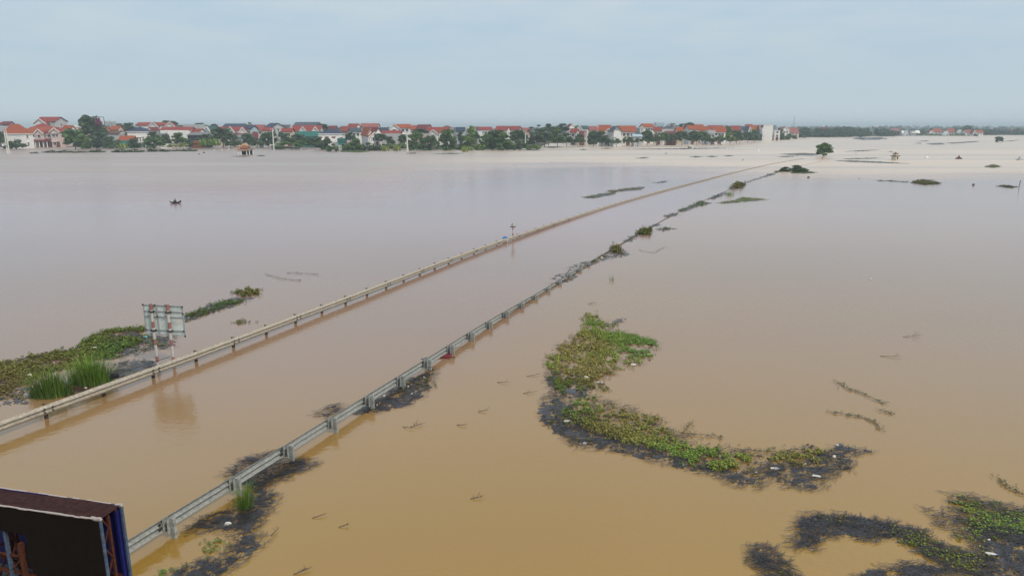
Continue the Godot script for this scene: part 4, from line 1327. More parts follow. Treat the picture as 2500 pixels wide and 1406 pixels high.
	tree("tree", "green scrub below the pink roofed row house", "tree", 189, -490, 0, 4.8, 8.4, "bush", "leaf_mid")
	tree("tree", "blue green tree at the left end of the far wood", "tree", 229.4, -565, 0.59, 8.25, 8.61, "round", "leaf_blue")
	tree("tree", "blue green tree left under the maroon roof", "tree", 255.6, -600, 0.48, 7.46, 7.63, "round", "leaf_blue")
	tree("tree", "blue green tree right under the maroon roof", "tree", 262.1, -600, 0.28, 6.65, 7.98, "round", "leaf_blue")
	tree("tree", "first of three dense trees on the far shore", "tree", 275.1, -610, 0.56, 7.99, 8.11, "round", "leaf_blue")
	tree("tree", "middle one of three dense trees on the far shore", "tree", 282.4, -610, 0.56, 7.16, 7.76, "round", "leaf_blue")
	tree("tree", "last and lowest of three dense trees on the far shore", "tree", 288.1, -610, 0.56, 6.61, 6.35, "round", "leaf_blue")
	tree("tree", "lone dark tree clump on the far shore, left of the grey gap", "tree", 314.7, -640, 0.16, 5.19, 7.4, "round", "leaf_blue")
	tree("tree", "pointed tree clump on the far shore, right of the grey gap", "tree", 334.4, -650, 0.03, 5.43, 6.39, "round", "leaf_blue")
	tree("tree", "square dark tree left of the two small white boxes", "tree", 344, -650, 0.03, 4.99, 6.01, "round", "leaf_blue")
	tree("tree", "tall far tree standing above the far hamlet", "tree", 442.3, -700, 2.7, 9.73, 6.47, "round", "leaf_blue")
	tree("tree", "dark tree drowned in the flood below the far hamlet", "tree", 285.6, -421.3, -0.3, 3.06, 4.24, "round", "leaf_blue")
	tree("tree", "low dark shrub right of three dense trees on the far shore", "tree", 303.9, -630, 0.29, 3.83, 5.46, "round", "leaf_blue")
	tree("tree", "lone round green tree standing in the flood by the end of the road", "tree", 94.18, -216, 0.5, 4.14, 4.14, "round", "leaf_mid")
	tree("tree", "dark tree between the wide round waterside tree and the grey sheet roofed shed", "tree", -144.4, -300, 0.92, 5.81, 3.71, "round", "leaf_dark")
	tree("tree", "low green bush beside the ruined beige wall stub", "tree", -175.4, -296, 0.19, 4.75, 3.1, "bush", "leaf_mid")
	tree("tree", "small dark tree at the right corner of the green walled shed", "tree", -164.5, -302, 0.87, 3.82, 2.88, "round", "leaf_dark")
	tree("tree", "dark rounded tree behind the left clump of bright banana plants", "tree", -130.2, -308, 1.29, 5.73, 4.11, "round", "leaf_dark")
	tree("tree", "dark bush between the round tree and the small red hut", "tree", -134.9, -300, 0.92, 4.69, 2.86, "bush", "leaf_dark")
	tree("tree", "dark bush under the maroon roofed lean-to", "tree", -119, -303, 1.07, 4.93, 3.75, "bush", "leaf_dark")
	tree("tree", "dark tree in front of the cream house right of the white pole", "tree", -101.4, -322, 2.17, 5.73, 4.29, "round", "leaf_dark")
	tree("tree", "green tree at the right end of the dark green netted shed", "tree", -90.5, -325, 3.02, 6.15, 3.71, "round", "leaf_mid")
	tree("tree", "dark tree before the middle of the long crimson roofed house", "tree", -50.82, -300, 1.76, 4.69, 3.14, "round", "leaf_dark")
	tree("tree", "green tree under the white arched porch", "tree", -32.45, -296, 1.02, 5.3, 2.82, "round", "leaf_mid")
	tree("tree", "dark tree behind the left side of the shorter feathery clump", "tree", -16.17, -318, 2.84, 6.8, 3.33, "round", "leaf_dark")
	tree("tree", "dark tree under the left one of the pair of red roofs", "tree", -7.09, -300, 0.92, 5.25, 4, "round", "leaf_dark")
	tree("tree", "dark tree below the dark red roofed brick house", "tree", 31.1, -330, 2.01, 5.49, 3.46, "round", "leaf_dark")
	tree("tree", "low green hedge at the foot of the tall white gable front", "tree", 46.84, -322, 1.56, 3.92, 3.68, "bush", "leaf_mid")
	tree("tree", "green bush left of the pale blue boat shed", "tree", 55.58, -334, 1.93, 4.51, 3.18, "bush", "leaf_mid")
	tree("tree", "green bush under the cream house at the short pole", "tree", 70.43, -348, 1.97, 5.3, 3.81, "bush", "leaf_mid")
	tree("tree", "green tree directly behind the short pole left of the tall thin pole", "tree", 90.47, -352, 1.9, 5.26, 3.35, "round", "leaf_mid")
	tree("tree", "dark tree under the orange roofs with the white gable end", "tree", 95.53, -354, 1.86, 5.57, 3.71, "round", "leaf_dark")
	tree("tree", "green bush at the foot of the triple pole", "tree", 124.3, -392, 1.32, 4.83, 4.48, "bush", "leaf_mid")
	tree("tree", "dark shrub in front of the pale blue boat shed", "tree", 55.66, -318, 2.1, 4.28, 4.24, "bush", "leaf_dark")
	tree("hedge", "first hedge clump on the drowned dyke below the pink house", "hedge", -161.7, -251.6, -0.3, 1.09, 4.67, "bush", "leaf_dark")
	tree("hedge", "second hedge clump on the drowned dyke", "hedge", -157.4, -251.6, -0.3, 1.14, 4.43, "bush", "leaf_dark")
	tree("hedge", "long low hedge clump in the middle of the drowned dyke", "hedge", -152.1, -251.6, -0.3, 0.85, 6.59, "bush", "leaf_dark")
	tree("hedge", "tallest hedge clump on the drowned dyke, with a spiky top", "hedge", -147.5, -254.3, -0.3, 1.53, 4.96, "bush", "leaf_dark")
	tree("hedge", "left hedge clump below the slit windowed house", "hedge", -138.6, -254.3, -0.3, 1.58, 5.13, "bush", "leaf_dark")
	tree("hedge", "right hedge clump below the slit windowed house", "hedge", -134.7, -255.7, -0.3, 1.35, 5.11, "bush", "leaf_dark")
	tree("hedge", "left hedge clump below the low white garden wall", "hedge", -131.3, -259.9, -0.3, 1.37, 4.58, "bush", "leaf_dark")
	tree("hedge", "right hedge clump below the low white garden wall", "hedge", -127, -259.9, -0.3, 1.17, 4.95, "bush", "leaf_dark")
	tree("hedge", "low hedge clump left on the dyke towards the temple pavilion", "hedge", -124.6, -265.7, -0.3, 0.9, 4.81, "bush", "leaf_dark")
	tree("hedge", "rounded hedge clump right on the dyke towards the temple pavilion", "hedge", -120, -265.7, -0.3, 1.25, 5.36, "bush", "leaf_dark")
	tree("hedge", "sparse reed hedge at the left part of the drowned dyke", "hedge", -162.7, -243.9, -0.3, 0.74, 3.25, "bush", "leaf_dark")
	wood("wood on the far shore behind the three dense trees", 275.6, -640, 344.5, -640, 9, 60, 70, "leaf_blue")
	wood("blue green wood right of the pink roofed row house", 238.1, -600, 299.3, -600, 7.67, 50, 60, "leaf_blue")
	wood("low wood on the far shore behind the two small white boxes", 379.7, -720, 436.8, -720, 7.01, 50, 50, "leaf_blue")
	wood("low wood on the far shore around the far hamlet", 440.5, -740, 549.5, -740, 7.77, 60, 90, "leaf_blue")
	wood("hazy wood on the skyline behind the navy hipped roof", -313.9, -560, -244.2, -560, 10.55, 60, 60, "leaf_blue")
	wood("hazy wood on the skyline above the modern white house", -193.2, -620, -147.5, -620, 9.34, 50, 40, "leaf_blue")
	wood("first hazy belt of wood along the right horizon", 390.9, -1150, 853.5, -1150, 9.95, 120, 200, "leaf_blue")
	wood("second and fainter belt of wood along the right horizon", 433.3, -1700, 1396.2, -1700, 11.82, 160, 260, "leaf_blue")
	wood("hazy belt of wood behind the whole village", -764.8, -1000, 283.3, -1000, 10.1, 120, 330, "leaf_blue")
	wood("faintest belt of wood on the right horizon", 354, -2500, 2194.8, -2500, 13.83, 200, 260, "leaf_blue")
	pole("left one of the double pole with white switch boxes", -167.6, -237.8, 8.95, 2, 0.2, 3.25)
	pole("right one of the double pole with white switch boxes", -167, -237.8, 8.68, 1, 0.18)
	pole("thin pole at the low white garden wall", -154.2, -323.1, 7.37, 0, 0.11)
	pole("lone white pole in the water right of the temple pavilion", -91.83, -276.4, 8.17, 1, 0.22)
	pole("thick white pole before the bamboo clumps", -38.05, -260.6, 7.25, 1, 0.26)
	pole("short thin pole among the banana plants", -53.26, -314.6, 3.6, 0, 0.1)
	pole("slim white pole at the tip of the shore", 5.31, -286.4, 7.08, 1, 0.2)
	pole("short pole before the flat green strip", 25.48, -351.5, 3.23, 0, 0.12)
	pole("left one of the double pole with crossarms in the flood", 33.05, -325.3, 6.39, 2, 0.26)
	pole("right one of the double pole with crossarms in the flood", 33.71, -325.3, 6.39, 2, 0.24)
	pole("pole before the bright orange red roof", 46.4, -356.8, 6.93, 1, 0.2)
	pole("short pole before the tall white gable front", 63.45, -426.5, 3.99, 0, 0.2)
	pole("left of two slim poles under the long orange roof", 72.1, -468.1, 4.55, 0, 0.14)
	pole("right of two slim poles under the long orange roof", 69.37, -426.5, 4.78, 0, 0.2)
	pole("pole with a crossarm beside the pale blue boat shed", 80.95, -450.5, 5.97, 1, 0.26)
	pole("short pole below the cream house with red roof", 90.25, -450.5, 3.71, 0, 0.18)
	pole("short pole at the water below the glass fronted house", 90.13, -450.5, 3.37, 0, 0.18)
	pole("short pole left of the tall thin pole", 121.1, -472.7, 3.09, 0, 0.18)
	pole("tall thin pole before the orange roofs", 119.5, -459.2, 6.77, 1, 0.2)
	pole("pole below the lighter green tree", 141.8, -463.6, 3.64, 0, 0.2)
	pole("left one of the triple pole", 148.7, -468.1, 6.12, 1, 0.24)
	pole("middle one of the triple pole", 149.6, -468.1, 6.12, 1, 0.24)
	pole("right one of the triple pole", 150.3, -468.1, 6.12, 1, 0.24)
	pole("pole before the awning of the white tower block", 167, -482.2, 5.31, 1, 0.24)
	pole("pole before the pink roofed row house", 194.7, -513, 4.98, 0, 0.26)
	pole("left of three far poles before the blue green wood", 237.3, -603, 5.96, 0, 0.22)
	pole("middle of three far poles before the blue green wood", 254.9, -634.8, 5.8, 1, 0.22)
	pole("right of three far poles before the blue green wood", 259.4, -634.8, 6.39, 1, 0.22)
	var mast = thing("radio_mast", "thin lattice radio mast rising faintly over the right horizon", "mast", Vector3(507.4, 0, -1300))
	for k in 3:
		var a = TAU * k / 3.0
		var p = Vector3(cos(a), 0, sin(a))
		piece("leg", tube(start(), [p * 1.6, p * 0.35 + Vector3.UP * 26.52], [0.22, 0.16], 5), "steel", mast)
		var st := start()
		for i in 9:
			var b = TAU * (k + 1) / 3.0
			var q = Vector3(cos(b), 0, sin(b))
			bar(st, p * (1.6 - i * 0.13) + Vector3.UP * i * 2.88, q * (1.5 - i * 0.13) + Vector3.UP * (i + 1) * 2.88, 0.12, 0.12)
		piece("lattice", st, "steel", mast)
	var frame = thing("roof_frame", "thin dark steel frame above the tall spreading tree", "frame", Vector3(-189.7, 0, -328))
	piece("top_bar", box(start(), Vector3(0, 13.08, 0), Vector3(9.26, 0.2, 0.2)), "maroon", frame)
	for s in [-1, 1]:
		piece("post", box(start(), Vector3(s * 4.63, 6.44, 0), Vector3(0.2, 12.88, 0.2)), "maroon", frame)
	var heap = thing("rubble_heap", "heap of red brick rubble at the waterline left of the pink house", "rubble heap", Vector3(-211.1, 0, -304.6))
	rng.seed = 44
	var rub := start()
	for i in 260:
		var q = sqrt(rng.randf())
		var a = spread(0, TAU)
		box(rub, Vector3(cos(a) * q * 3.6, (1.0 - q) * 1.6 + spread(-0.1, 0.15), sin(a) * q * 2.0), Vector3(spread(0.3, 0.8), spread(0.2, 0.4), spread(0.3, 0.6)), Basis.from_euler(Vector3(spread(-0.6, 0.6), spread(0, TAU), spread(-0.6, 0.6))))
	var bits = piece("rubble", rub, "brick", heap)
	bits.set_meta("kind", "stuff")
	pass

func on_the_water():
	guardrail("long pale guardrail on the far side of the drowned road, standing above the water", [V(-19.2, -9.6), V(-14.5, -20.9), V(-12.2, -26.4), V(-8.5, -35.6), V(-0.5, -55.3), V(14.1, -86.5), V(36.9, -128.3), V(57.5, -164.2), V(69.26, -183.1), V(83.58, -204.2)], [[0.0, 0.24], [11.0, 0.2], [18.0, 0.15], [30.0, 0.1], [50.0, 0.03], [75.0, -0.08], [200.0, -0.16]], 1.0, "galvanised_warm", 150.0, false)
	guardrail("grey guardrail nearest the camera, seen from behind and sinking into the water", [V(-9.3, -10.5), V(-7.8, -14.2), V(-6.2, -18.1), V(-4, -23.6), V(-1.1, -31.1), V(2.1, -38.9), V(7.3, -51.5), V(11.9, -62.1), V(16.9, -73.4), V(21.9, -83.7), V(34.3, -108), V(54.1, -144.7), V(82.6, -189.7)], [[0.0, 0.16], [10.0, 0.13], [20.0, 0.05], [28.0, -0.1], [44.0, -0.22], [70.0, -0.265], [230.0, -0.26]], -1.0, "galvanised", 44.0, true)
	var sign = thing("road_sign", "back of a grey road sign board on two red and white posts", "road sign", Vector3(-13.31, 0, -25.75), deg_to_rad(-9.0))
	for q in [-0.35, 0.335]:
		for i in 8:
			var y0 = -0.3 + i * 0.345 + (0.1 if i % 2 else 0.0)
			var y1 = -0.3 + (i + 1) * 0.345 + (0.0 if i % 2 else 0.1)
			piece("post_band", tube(start(), [Vector3(q - 0.02, y0, 0), Vector3(q - 0.02, y1, 0)], [0.055, 0.055], 12, i == 7), "band_red" if i % 2 else "band_white", sign)
		for y in [1.42, 2.16]:
			piece("clamp", box(start(), Vector3(q - 0.02, y, 0.005), Vector3(0.16, 0.05, 0.15)), "steel_dark", sign)
	piece("board", box(start(), Vector3(0.07, 1.82, -0.11), Vector3(1.62, 1.16, 0.025)), "sign_back", sign)
	for y in [1.245, 1.42, 1.95, 2.16, 2.395]:
		piece("stiffener", box(start(), Vector3(0.07, y, -0.08), Vector3(1.64, 0.03, 0.035)), "steel", sign)
	for q in [-0.745, -0.19, 0.885]:
		piece("stiffener", box(start(), Vector3(q, 1.82, -0.075), Vector3(0.03, 1.18, 0.03)), "steel", sign)
	for q in [[-0.745, 2.4], [-0.25, 2.4], [0.2, 2.4], [0.885, 2.37], [-0.19, 1.95], [-0.745, 1.42], [0.885, 2.1], [0.885, 1.22], [0.84, 1.42]]:
		piece("bolt", box(start(), Vector3(q[0], q[1], -0.05), Vector3(0.05, 0.05, 0.04)), "steel_dark", sign)
	piece("sticker", box(start(), Vector3(0.66, 1.8, -0.094), Vector3(0.25, 0.22, 0.004)), "foam", sign)
	var tsign
	tsign = thing("triangle_sign", "triangular road sign seen from behind on a striped post beside the far guardrail", "road sign", Vector3(0.08, 0, -56.76))
	piece("plate", plate(start(), PackedVector2Array([V(-0.27, 0.99), V(0.27, 0.99), V(0, 1.47)]), 0.03, -0.07), "sign_back", tsign)
	piece("brace", box(start(), Vector3(0, 1.05, -0.04), Vector3(0.43, 0.05, 0.04)), "steel_dark", tsign)
	for i in 6:
		piece("post_band", tube(start(), [Vector3(0, -0.3 + i * 0.28, 0), Vector3(0, -0.3 + (i + 1) * 0.28, 0)], [0.05, 0.05], 8, i == 5), "band_white" if i % 2 else "band_red", tsign)
	tsign = thing("triangle_sign", "small dark triangular sign standing in the flood left of the far road bend", "road sign", Vector3(62.06, 0, -191.9))
	piece("plate", plate(start(), PackedVector2Array([V(-0.44, -0.14), V(0.44, -0.14), V(0, 0.65)]), 0.03, -0.07), "sign_back", tsign)
	piece("brace", box(start(), Vector3(0, -0.05, -0.04), Vector3(0.7, 0.05, 0.04)), "steel_dark", tsign)
	for i in 6:
		piece("post_band", tube(start(), [Vector3(0, -0.3 + i * 0.14, 0), Vector3(0, -0.3 + (i + 1) * 0.14, 0)], [0.05, 0.05], 8, i == 5), "band_white" if i % 2 else "band_red", tsign)
	tsign = thing("triangle_sign", "orange triangular sign under the lone tree at the end of the road", "road sign", Vector3(84.35, 0, -194.3))
	piece("plate", plate(start(), PackedVector2Array([V(-0.33, 0.38), V(0.33, 0.38), V(0, 0.99)]), 0.03, 0.06), "orange_paint", tsign)
	piece("brace", box(start(), Vector3(0, 0.45, 0.03), Vector3(0.53, 0.05, 0.04)), "steel_dark", tsign)
	for i in 6:
		piece("post_band", tube(start(), [Vector3(0, -0.3 + i * 0.2, 0), Vector3(0, -0.3 + (i + 1) * 0.2, 0)], [0.05, 0.05], 8, i == 5), "band_white" if i % 2 else "band_red", tsign)
	var round_sign = thing("round_sign", "round road sign on a thin post far along the drowned road", "road sign", Vector3(110.9, 0, -230.7))
	piece("disc", tube(start(), [Vector3(0, 0.9, 0.05), Vector3(0, 0.9, 0.09)], [0.36, 0.36], 16), "blue", round_sign)
	piece("face", tube(start(), [Vector3(0, 0.9, 0.09), Vector3(0, 0.9, 0.1)], [0.27, 0.27], 16), "white", round_sign)
	piece("post", tube(start(), [Vector3(0, -0.3, 0), Vector3(0, 1.2, 0)], [0.05, 0.05], 8), "greyw", round_sign)
	var stone = thing("milestone", "half drowned white milestone with a rounded blue top behind the far guardrail", "milestone", Vector3(-0.55, 0, -55.56), 0.2)
	var arc = PackedVector2Array()
	for i in 13:
		arc.append(V(cos(PI * i / 12.0) * 0.2, 0.26 + sin(PI * i / 12.0) * 0.2))
	piece("cap", plate(start(), arc, 0.22), "blue", stone)
	piece("band", box(start(), Vector3(0, 0.19, 0), Vector3(0.42, 0.14, 0.23)), "white", stone)
	piece("body", box(start(), Vector3(0, -0.1, 0), Vector3(0.4, 0.44, 0.22)), "cream", stone)
	var pav = thing("temple_pavilion", "small temple pavilion with tiered orange roof and white columns standing in the flood", "pavilion", Vector3(-86.54, 0, -232.5))
	for q in [[-1.7, 1.6], [-0.85, 1.6], [0.95, 1.6], [1.85, 1.6], [-1.7, -1.6], [1.85, -1.6]]:
		piece("column", tube(start(), [Vector3(q[0], -0.5, q[1]), Vector3(q[0], 1.35, q[1])], [0.14, 0.13], 8), "white", pav)
	piece("back_wall", box(start(), Vector3(0.05, 0.5, -1.2), Vector3(3.4, 2.0, 0.2)), "dark", pav)
	piece("beam", box(start(), Vector3(0.05, 1.42, 1.6), Vector3(4.4, 0.24, 0.3)), "cream", pav)
	piece("name_board", box(start(), Vector3(0.15, 1.24, 1.72), Vector3(1.2, 0.16, 0.06)), "gold", pav)
	for k in 2:
		var w = [4.7, 3.4][k]
		var dd = [4.2, 2.9][k]
		var y = [1.56, 2.3][k]
		var up = [0.62, 0.75][k]
		var st := start()
		var rings = []
		for j in 5:
			var q = j / 4.0
			var ring = []
			var s = 1.0 - 0.62 * q
			for c in [[-1, 1], [-0.5, 1], [0.5, 1], [1, 1], [1, -1], [0.5, -1], [-0.5, -1], [-1, -1]]:
				ring.append(Vector3(c[0] * w / 2 * s, y + up * q * q * 0.6 + up * 0.4 * q + (0.22 * (1 - q) if absf(c[0]) == 1.0 else 0.0), c[1] * dd / 2 * s))
			rings.append(ring)
		for j in 4:
			for i in 8:
				quad(st, rings[j][i], rings[j][(i + 1) % 8], rings[j + 1][(i + 1) % 8], rings[j + 1][i])
		var tier = piece("roof_tier", st, "temple_roof", pav)
		for s in [-1, 1]:
			piece("hip_ornament", tube(start(), [rings[4][0 if s < 0 else 3], rings[2][0 if s < 0 else 3] + Vector3(0, 0.08, 0), rings[0][0 if s < 0 else 3] + Vector3(s * 0.15, 0.3, 0.15)], [0.06, 0.1, 0.07], 6), "gold", tier)
		piece("eave_edge", box(start(), Vector3(0, y - 0.02, dd / 2 - 0.08), Vector3(w * 0.9, 0.1, 0.1)), "cream", tier)
	piece("clerestory", box(start(), Vector3(0, 2.15, 0), Vector3(2.4, 0.5, 1.9)), "pink", pav)
	piece("ridge", box(start(), Vector3(0, 3.16, 0), Vector3(1.9, 0.24, 0.3)), "gold", pav)
	for i in 6:
		piece("finial", tube(start(), [Vector3(-0.85 + i * 0.34, 3.28, 0), Vector3(-0.85 + i * 0.34, 3.45 + 0.1 * (1 - absf(i - 2.5) / 2.5), 0), Vector3(-0.85 + i * 0.34, 3.62 + 0.15 * (1 - absf(i - 2.5) / 2.5), 0)], [0.08, 0.1, 0.02], 6), "gold", pav)
	var shrine = thing("shrine", "cream two tiered shrine standing alone in the flood on the right", "shrine", Vector3(104.6, 0, -195.1), 0.5)
	piece("body", box(start(), Vector3(0, 0.35, 0), Vector3(1.35, 1.5, 1.35)), "cream", shrine)
	piece("niche", tube(start(), [Vector3(0, 0.5, 0.6), Vector3(0, 0.5, 0.7)], [0.32, 0.32], 12), "dark", shrine)
	piece("niche", tube(start(), [Vector3(0.6, 0.5, 0), Vector3(0.69, 0.5, 0)], [0.2, 0.2], 10), "dark", shrine)
	for k in 2:
		var y = [1.1, 1.75][k]
		var w = [1.75, 1.15][k]
		var st := start()
		for s in [[w, 0.0], [w * 0.8, 0.07]]:
			box(st, Vector3(0, y + s[1], 0), Vector3(s[0], 0.08, s[0]))
		for c in [[-1, -1], [1, -1], [1, 1], [-1, 1]]:
			tube(st, [Vector3(c[0] * w * 0.42, y, c[1] * w * 0.42), Vector3(c[0] * w * 0.56, y + 0.16, c[1] * w * 0.56)], [0.07, 0.02], 5)
		piece("roof_tier", st, "brown", shrine)
	piece("upper_body", box(start(), Vector3(0, 1.46, 0), Vector3(0.85, 0.5, 0.85)), "cream", shrine)
	piece("finial", tube(start(), [Vector3(0, 1.86, 0), Vector3(0, 2.0, 0), Vector3(0, 2.2, 0)], [0.14, 0.2, 0.03], 8), "brown", shrine)
	var red_shrine = thing("red_shrine", "dark red shrine roof just above the flood near the right edge", "shrine", Vector3(126.4, 0, -202.2))
	var rst := start()
	for k in 4:
		box(rst, Vector3(0, 0.1 + k * 0.16, 0), Vector3(1.45 - k * 0.38, 0.14, 1.2 - k * 0.3))
	for s in [-1, 1]:
		tube(rst, [Vector3(s * 0.55, 0.1, 0.5), Vector3(s * 0.8, 0.16, 0.55)], [0.08, 0.03], 5)
	piece("stepped_roof", rst, "maroon", red_shrine)
	piece("finial", tube(start(), [Vector3(0, 0.6, 0), Vector3(0, 0.85, 0), Vector3(0, 1.05, 0)], [0.12, 0.16, 0.02], 6), "maroon", red_shrine)
	var tomb_2494 = thing("tomb", "grey tomb cut by the right edge, in the flood", "tomb", Vector3(138.4, 0, -194.7), 0.3)
	piece("base", box(start(), Vector3(0, 0.05, 0), Vector3(1.6, 0.4, 1.12)), "greyw", tomb_2494)
	piece("headstone", tube(start(), [Vector3(0, 0.25, 0), Vector3(0, 0.66, 0), Vector3(0, 1.1, 0)], [0.51, 0.42, 0.05], 8), "greyw", tomb_2494)
	var tomb_2266 = thing("tomb", "tiny white tomb between the cream shrine and the red shrine roof", "tomb", Vector3(121.8, 0, -210), 0.3)
	piece("base", box(start(), Vector3(0, 0.05, 0), Vector3(0.9, 0.4, 0.63)), "white", tomb_2266)
	piece("headstone", tube(start(), [Vector3(0, 0.25, 0), Vector3(0, 0.33, 0), Vector3(0, 0.55, 0)], [0.29, 0.23, 0.05], 8), "white", tomb_2266)
	var tomb_1853 = thing("tomb", "white tomb tip in the flood left of the lone round tree", "tomb", Vector3(92.8, 0, -269.9), 0.3)
	piece("base", box(start(), Vector3(0, 0.05, 0), Vector3(0.8, 0.4, 0.56)), "white", tomb_1853)
	piece("headstone", tube(start(), [Vector3(0, 0.25, 0), Vector3(0, 0.30, 0), Vector3(0, 0.5, 0)], [0.26, 0.21, 0.05], 8), "white", tomb_1853)
	var tomb_1628 = thing("tomb", "small grey tomb in the flood right of the white painted tomb", "tomb", Vector3(51.33, 0, -238), 0.3)
	piece("base", box(start(), Vector3(0, 0.05, 0), Vector3(0.9, 0.4, 0.63)), "greyw", tomb_1628)
	piece("headstone", tube(start(), [Vector3(0, 0.25, 0), Vector3(0, 0.48, 0), Vector3(0, 0.8, 0)], [0.29, 0.23, 0.05], 8), "greyw", tomb_1628)
	var grave = thing("painted_tomb", "white tomb with a dark doorway and flat roof in the flood before the village", "tomb", Vector3(73.54, 0, -295), 0.25)
	piece("body", box(start(), Vector3(0.35, 0.3, 0), Vector3(1.7, 0.9, 1.3)), "white", grave)
	piece("doorway", box(start(), Vector3(-0.2, 0.4, 0.63), Vector3(0.5, 0.6, 0.08)), "dark", grave)
	piece("roof_slab", box(start(), Vector3(0.1, 1.12, 0), Vector3(2.5, 0.16, 1.7)), "white", grave)
	for q in [-1.0, 1.1]:
		piece("column", box(start(), Vector3(q, 0.5, 0.7), Vector3(0.16, 1.1, 0.16)), "greyw", grave)
	piece("side_stone", box(start(), Vector3(-1.0, 0.62, 0), Vector3(0.5, 0.5, 0.4)), "dark", grave)
	var boat = thing("boat", "small dark boat with a pale raised bow on the open water", "boat", Vector3(-40.38, 0, -84.62), 0.12)
	var hull := start()
	var rib = []
	for i in 9:
		var q = i / 8.0
		var wide = 0.29 * pow(sin(PI * clampf(0.06 + q * 0.88, 0, 1)), 0.6)
		var lift = 0.26 * pow(absf(q - 0.5) * 2.0, 2.5)
		var xx = -0.72 + 1.44 * q
		rib.append([Vector3(xx, 0.13 + lift, -wide), Vector3(xx, -0.05 + lift * 0.8, -wide * 0.6), Vector3(xx, -0.08 + lift * 0.8, 0), Vector3(xx, -0.05 + lift * 0.8, wide * 0.6), Vector3(xx, 0.13 + lift, wide)])
	for i in 8:
		for j in 4:
			quad(hull, rib[i][j], rib[i + 1][j], rib[i + 1][j + 1], rib[i][j + 1])
			quad(hull, rib[i][j + 1] + Vector3(0, 0.025, 0), rib[i + 1][j + 1] + Vector3(0, 0.025, 0), rib[i + 1][j] + Vector3(0, 0.025, 0), rib[i][j] + Vector3(0, 0.025, 0))
	piece("hull", hull, "hull", boat)
	var bow := start()
	for j in 4:
		for i in 3:
			var up = Vector3(0, 0.03, 0)
			quad(bow, rib[i][j + 1] + up, rib[i + 1][j + 1] + up, rib[i + 1][j] + up, rib[i][j] + up)
	piece("bow_lining", bow, "white", boat)
	boat.scale = Vector3.ONE * 0.86
	var edge = []
	for i in 9: edge.append(rib[i][4])
	piece("gunwale", tube(start(), edge, [0.02, 0.02, 0.02, 0.02, 0.02, 0.02, 0.02, 0.02, 0.02], 5), "hull", boat)
	piece("thwart", box(start(), Vector3(0.02, 0.09, 0), Vector3(0.16, 0.025, 0.5)), "twig", boat)
	var who = thing("person", "person in dark clothes crouching in the small boat and holding a paddle", "person", Vector3(-40.38, 0.0, -84.62), 0.12)
	who.scale = Vector3.ONE * 0.86
	var bones = []
	for b in [[0.02, 0.17, 0, 0.10, -0.01, 0.36, 0, 0.095], [-0.01, 0.36, 0, 0.095, -0.03, 0.44, 0, 0.075], [-0.03, 0.44, 0, 0.035, -0.04, 0.5, 0, 0.033]]:
		bones.append([Vector3(b[0], b[1], b[2]), b[3], Vector3(b[4], b[5], b[6]), b[7]])
	for s in [-1, 1]:
		bones.append([Vector3(0.02, 0.15, s * 0.06), 0.068, Vector3(-0.26, 0.25, s * 0.1), 0.05])
		bones.append([Vector3(-0.26, 0.25, s * 0.1), 0.05, Vector3(-0.24, 0.04, s * 0.1), 0.032])
		bones.append([Vector3(-0.24, 0.04, s * 0.1), 0.03, Vector3(-0.35, 0.03, s * 0.11), 0.022])
		bones.append([Vector3(-0.03, 0.43, s * 0.12), 0.042, Vector3(-0.08, 0.3, s * 0.2), 0.034])
		bones.append([Vector3(-0.08, 0.3, s * 0.2), 0.032, Vector3(-0.2, 0.33, s * 0.17), 0.022])
	var skin := start()
	body(skin, bones, 0.02, 0.03)
	piece("body", skin, "cloth_dark", who)
	var head := start()
	body(head, [[Vector3(-0.05, 0.55, 0), 0.062, Vector3(-0.055, 0.585, 0), 0.06], [Vector3(-0.1, 0.53, 0), 0.03, Vector3(-0.1, 0.55, 0), 0.035], [Vector3(-0.11, 0.56, 0), 0.01, Vector3(-0.122, 0.55, 0), 0.012], [Vector3(-0.05, 0.56, -0.062), 0.012, Vector3(-0.05, 0.58, -0.064), 0.014], [Vector3(-0.05, 0.56, 0.062), 0.012, Vector3(-0.05, 0.58, 0.064), 0.014]], 0.01, 0.012)
	piece("head", head, "skin", who)
	piece("hair", tube(start(), [Vector3(-0.035, 0.575, 0), Vector3(-0.045, 0.61, 0), Vector3(-0.05, 0.645, 0), Vector3(-0.05, 0.66, 0)], [0.07, 0.069, 0.045, 0.01], 12), "hull", who)
	for s in [-1, 1]:
		var wrist = Vector3(-0.2, 0.33, s * 0.17)
		var hand = [[wrist, 0.018, wrist + Vector3(-0.05, 0.005, 0), 0.02]]
		for k in 4:
			var root = wrist + Vector3(-0.055, 0.018 - k * 0.011, 0)
			var l = [0.026, 0.03, 0.028, 0.021][k]
			hand.append([root, 0.0075, root + Vector3(-l, 0.0, -s * 0.01), 0.0068])
			hand.append([root + Vector3(-l, 0, -s * 0.01), 0.0068, root + Vector3(-l * 0.5, 0, -s * 0.035), 0.006])
		hand.append([wrist + Vector3(-0.02, 0.016, 0), 0.0085, wrist + Vector3(-0.05, 0.03, -s * 0.025), 0.0072])
		var hs := start()
		body(hs, hand, 0.005, 0.005)
		piece("hand", hs, "skin", who)
	var oar = thing("paddle", "thin paddle held across the small boat by the crouching person", "paddle", Vector3(-40.38, 0.0, -84.62), 0.12)
	oar.scale = Vector3.ONE * 0.86
	piece("shaft", tube(start(), [Vector3(-0.285, 0.39, -0.42), Vector3(-0.285, 0.27, 0.42)], [0.012, 0.012], 6), "twig", oar)
	piece("blade", box(start(), Vector3(-0.285, 0.245, 0.52), Vector3(0.09, 0.03, 0.22), Basis(Vector3.RIGHT, 0.14)), "twig", oar)
	var bb = thing("billboard", "torn rust brown billboard box with blue sides and steel legs at lower left", "billboard", Vector3(-4.85, 0, -7.45), -0.2280)
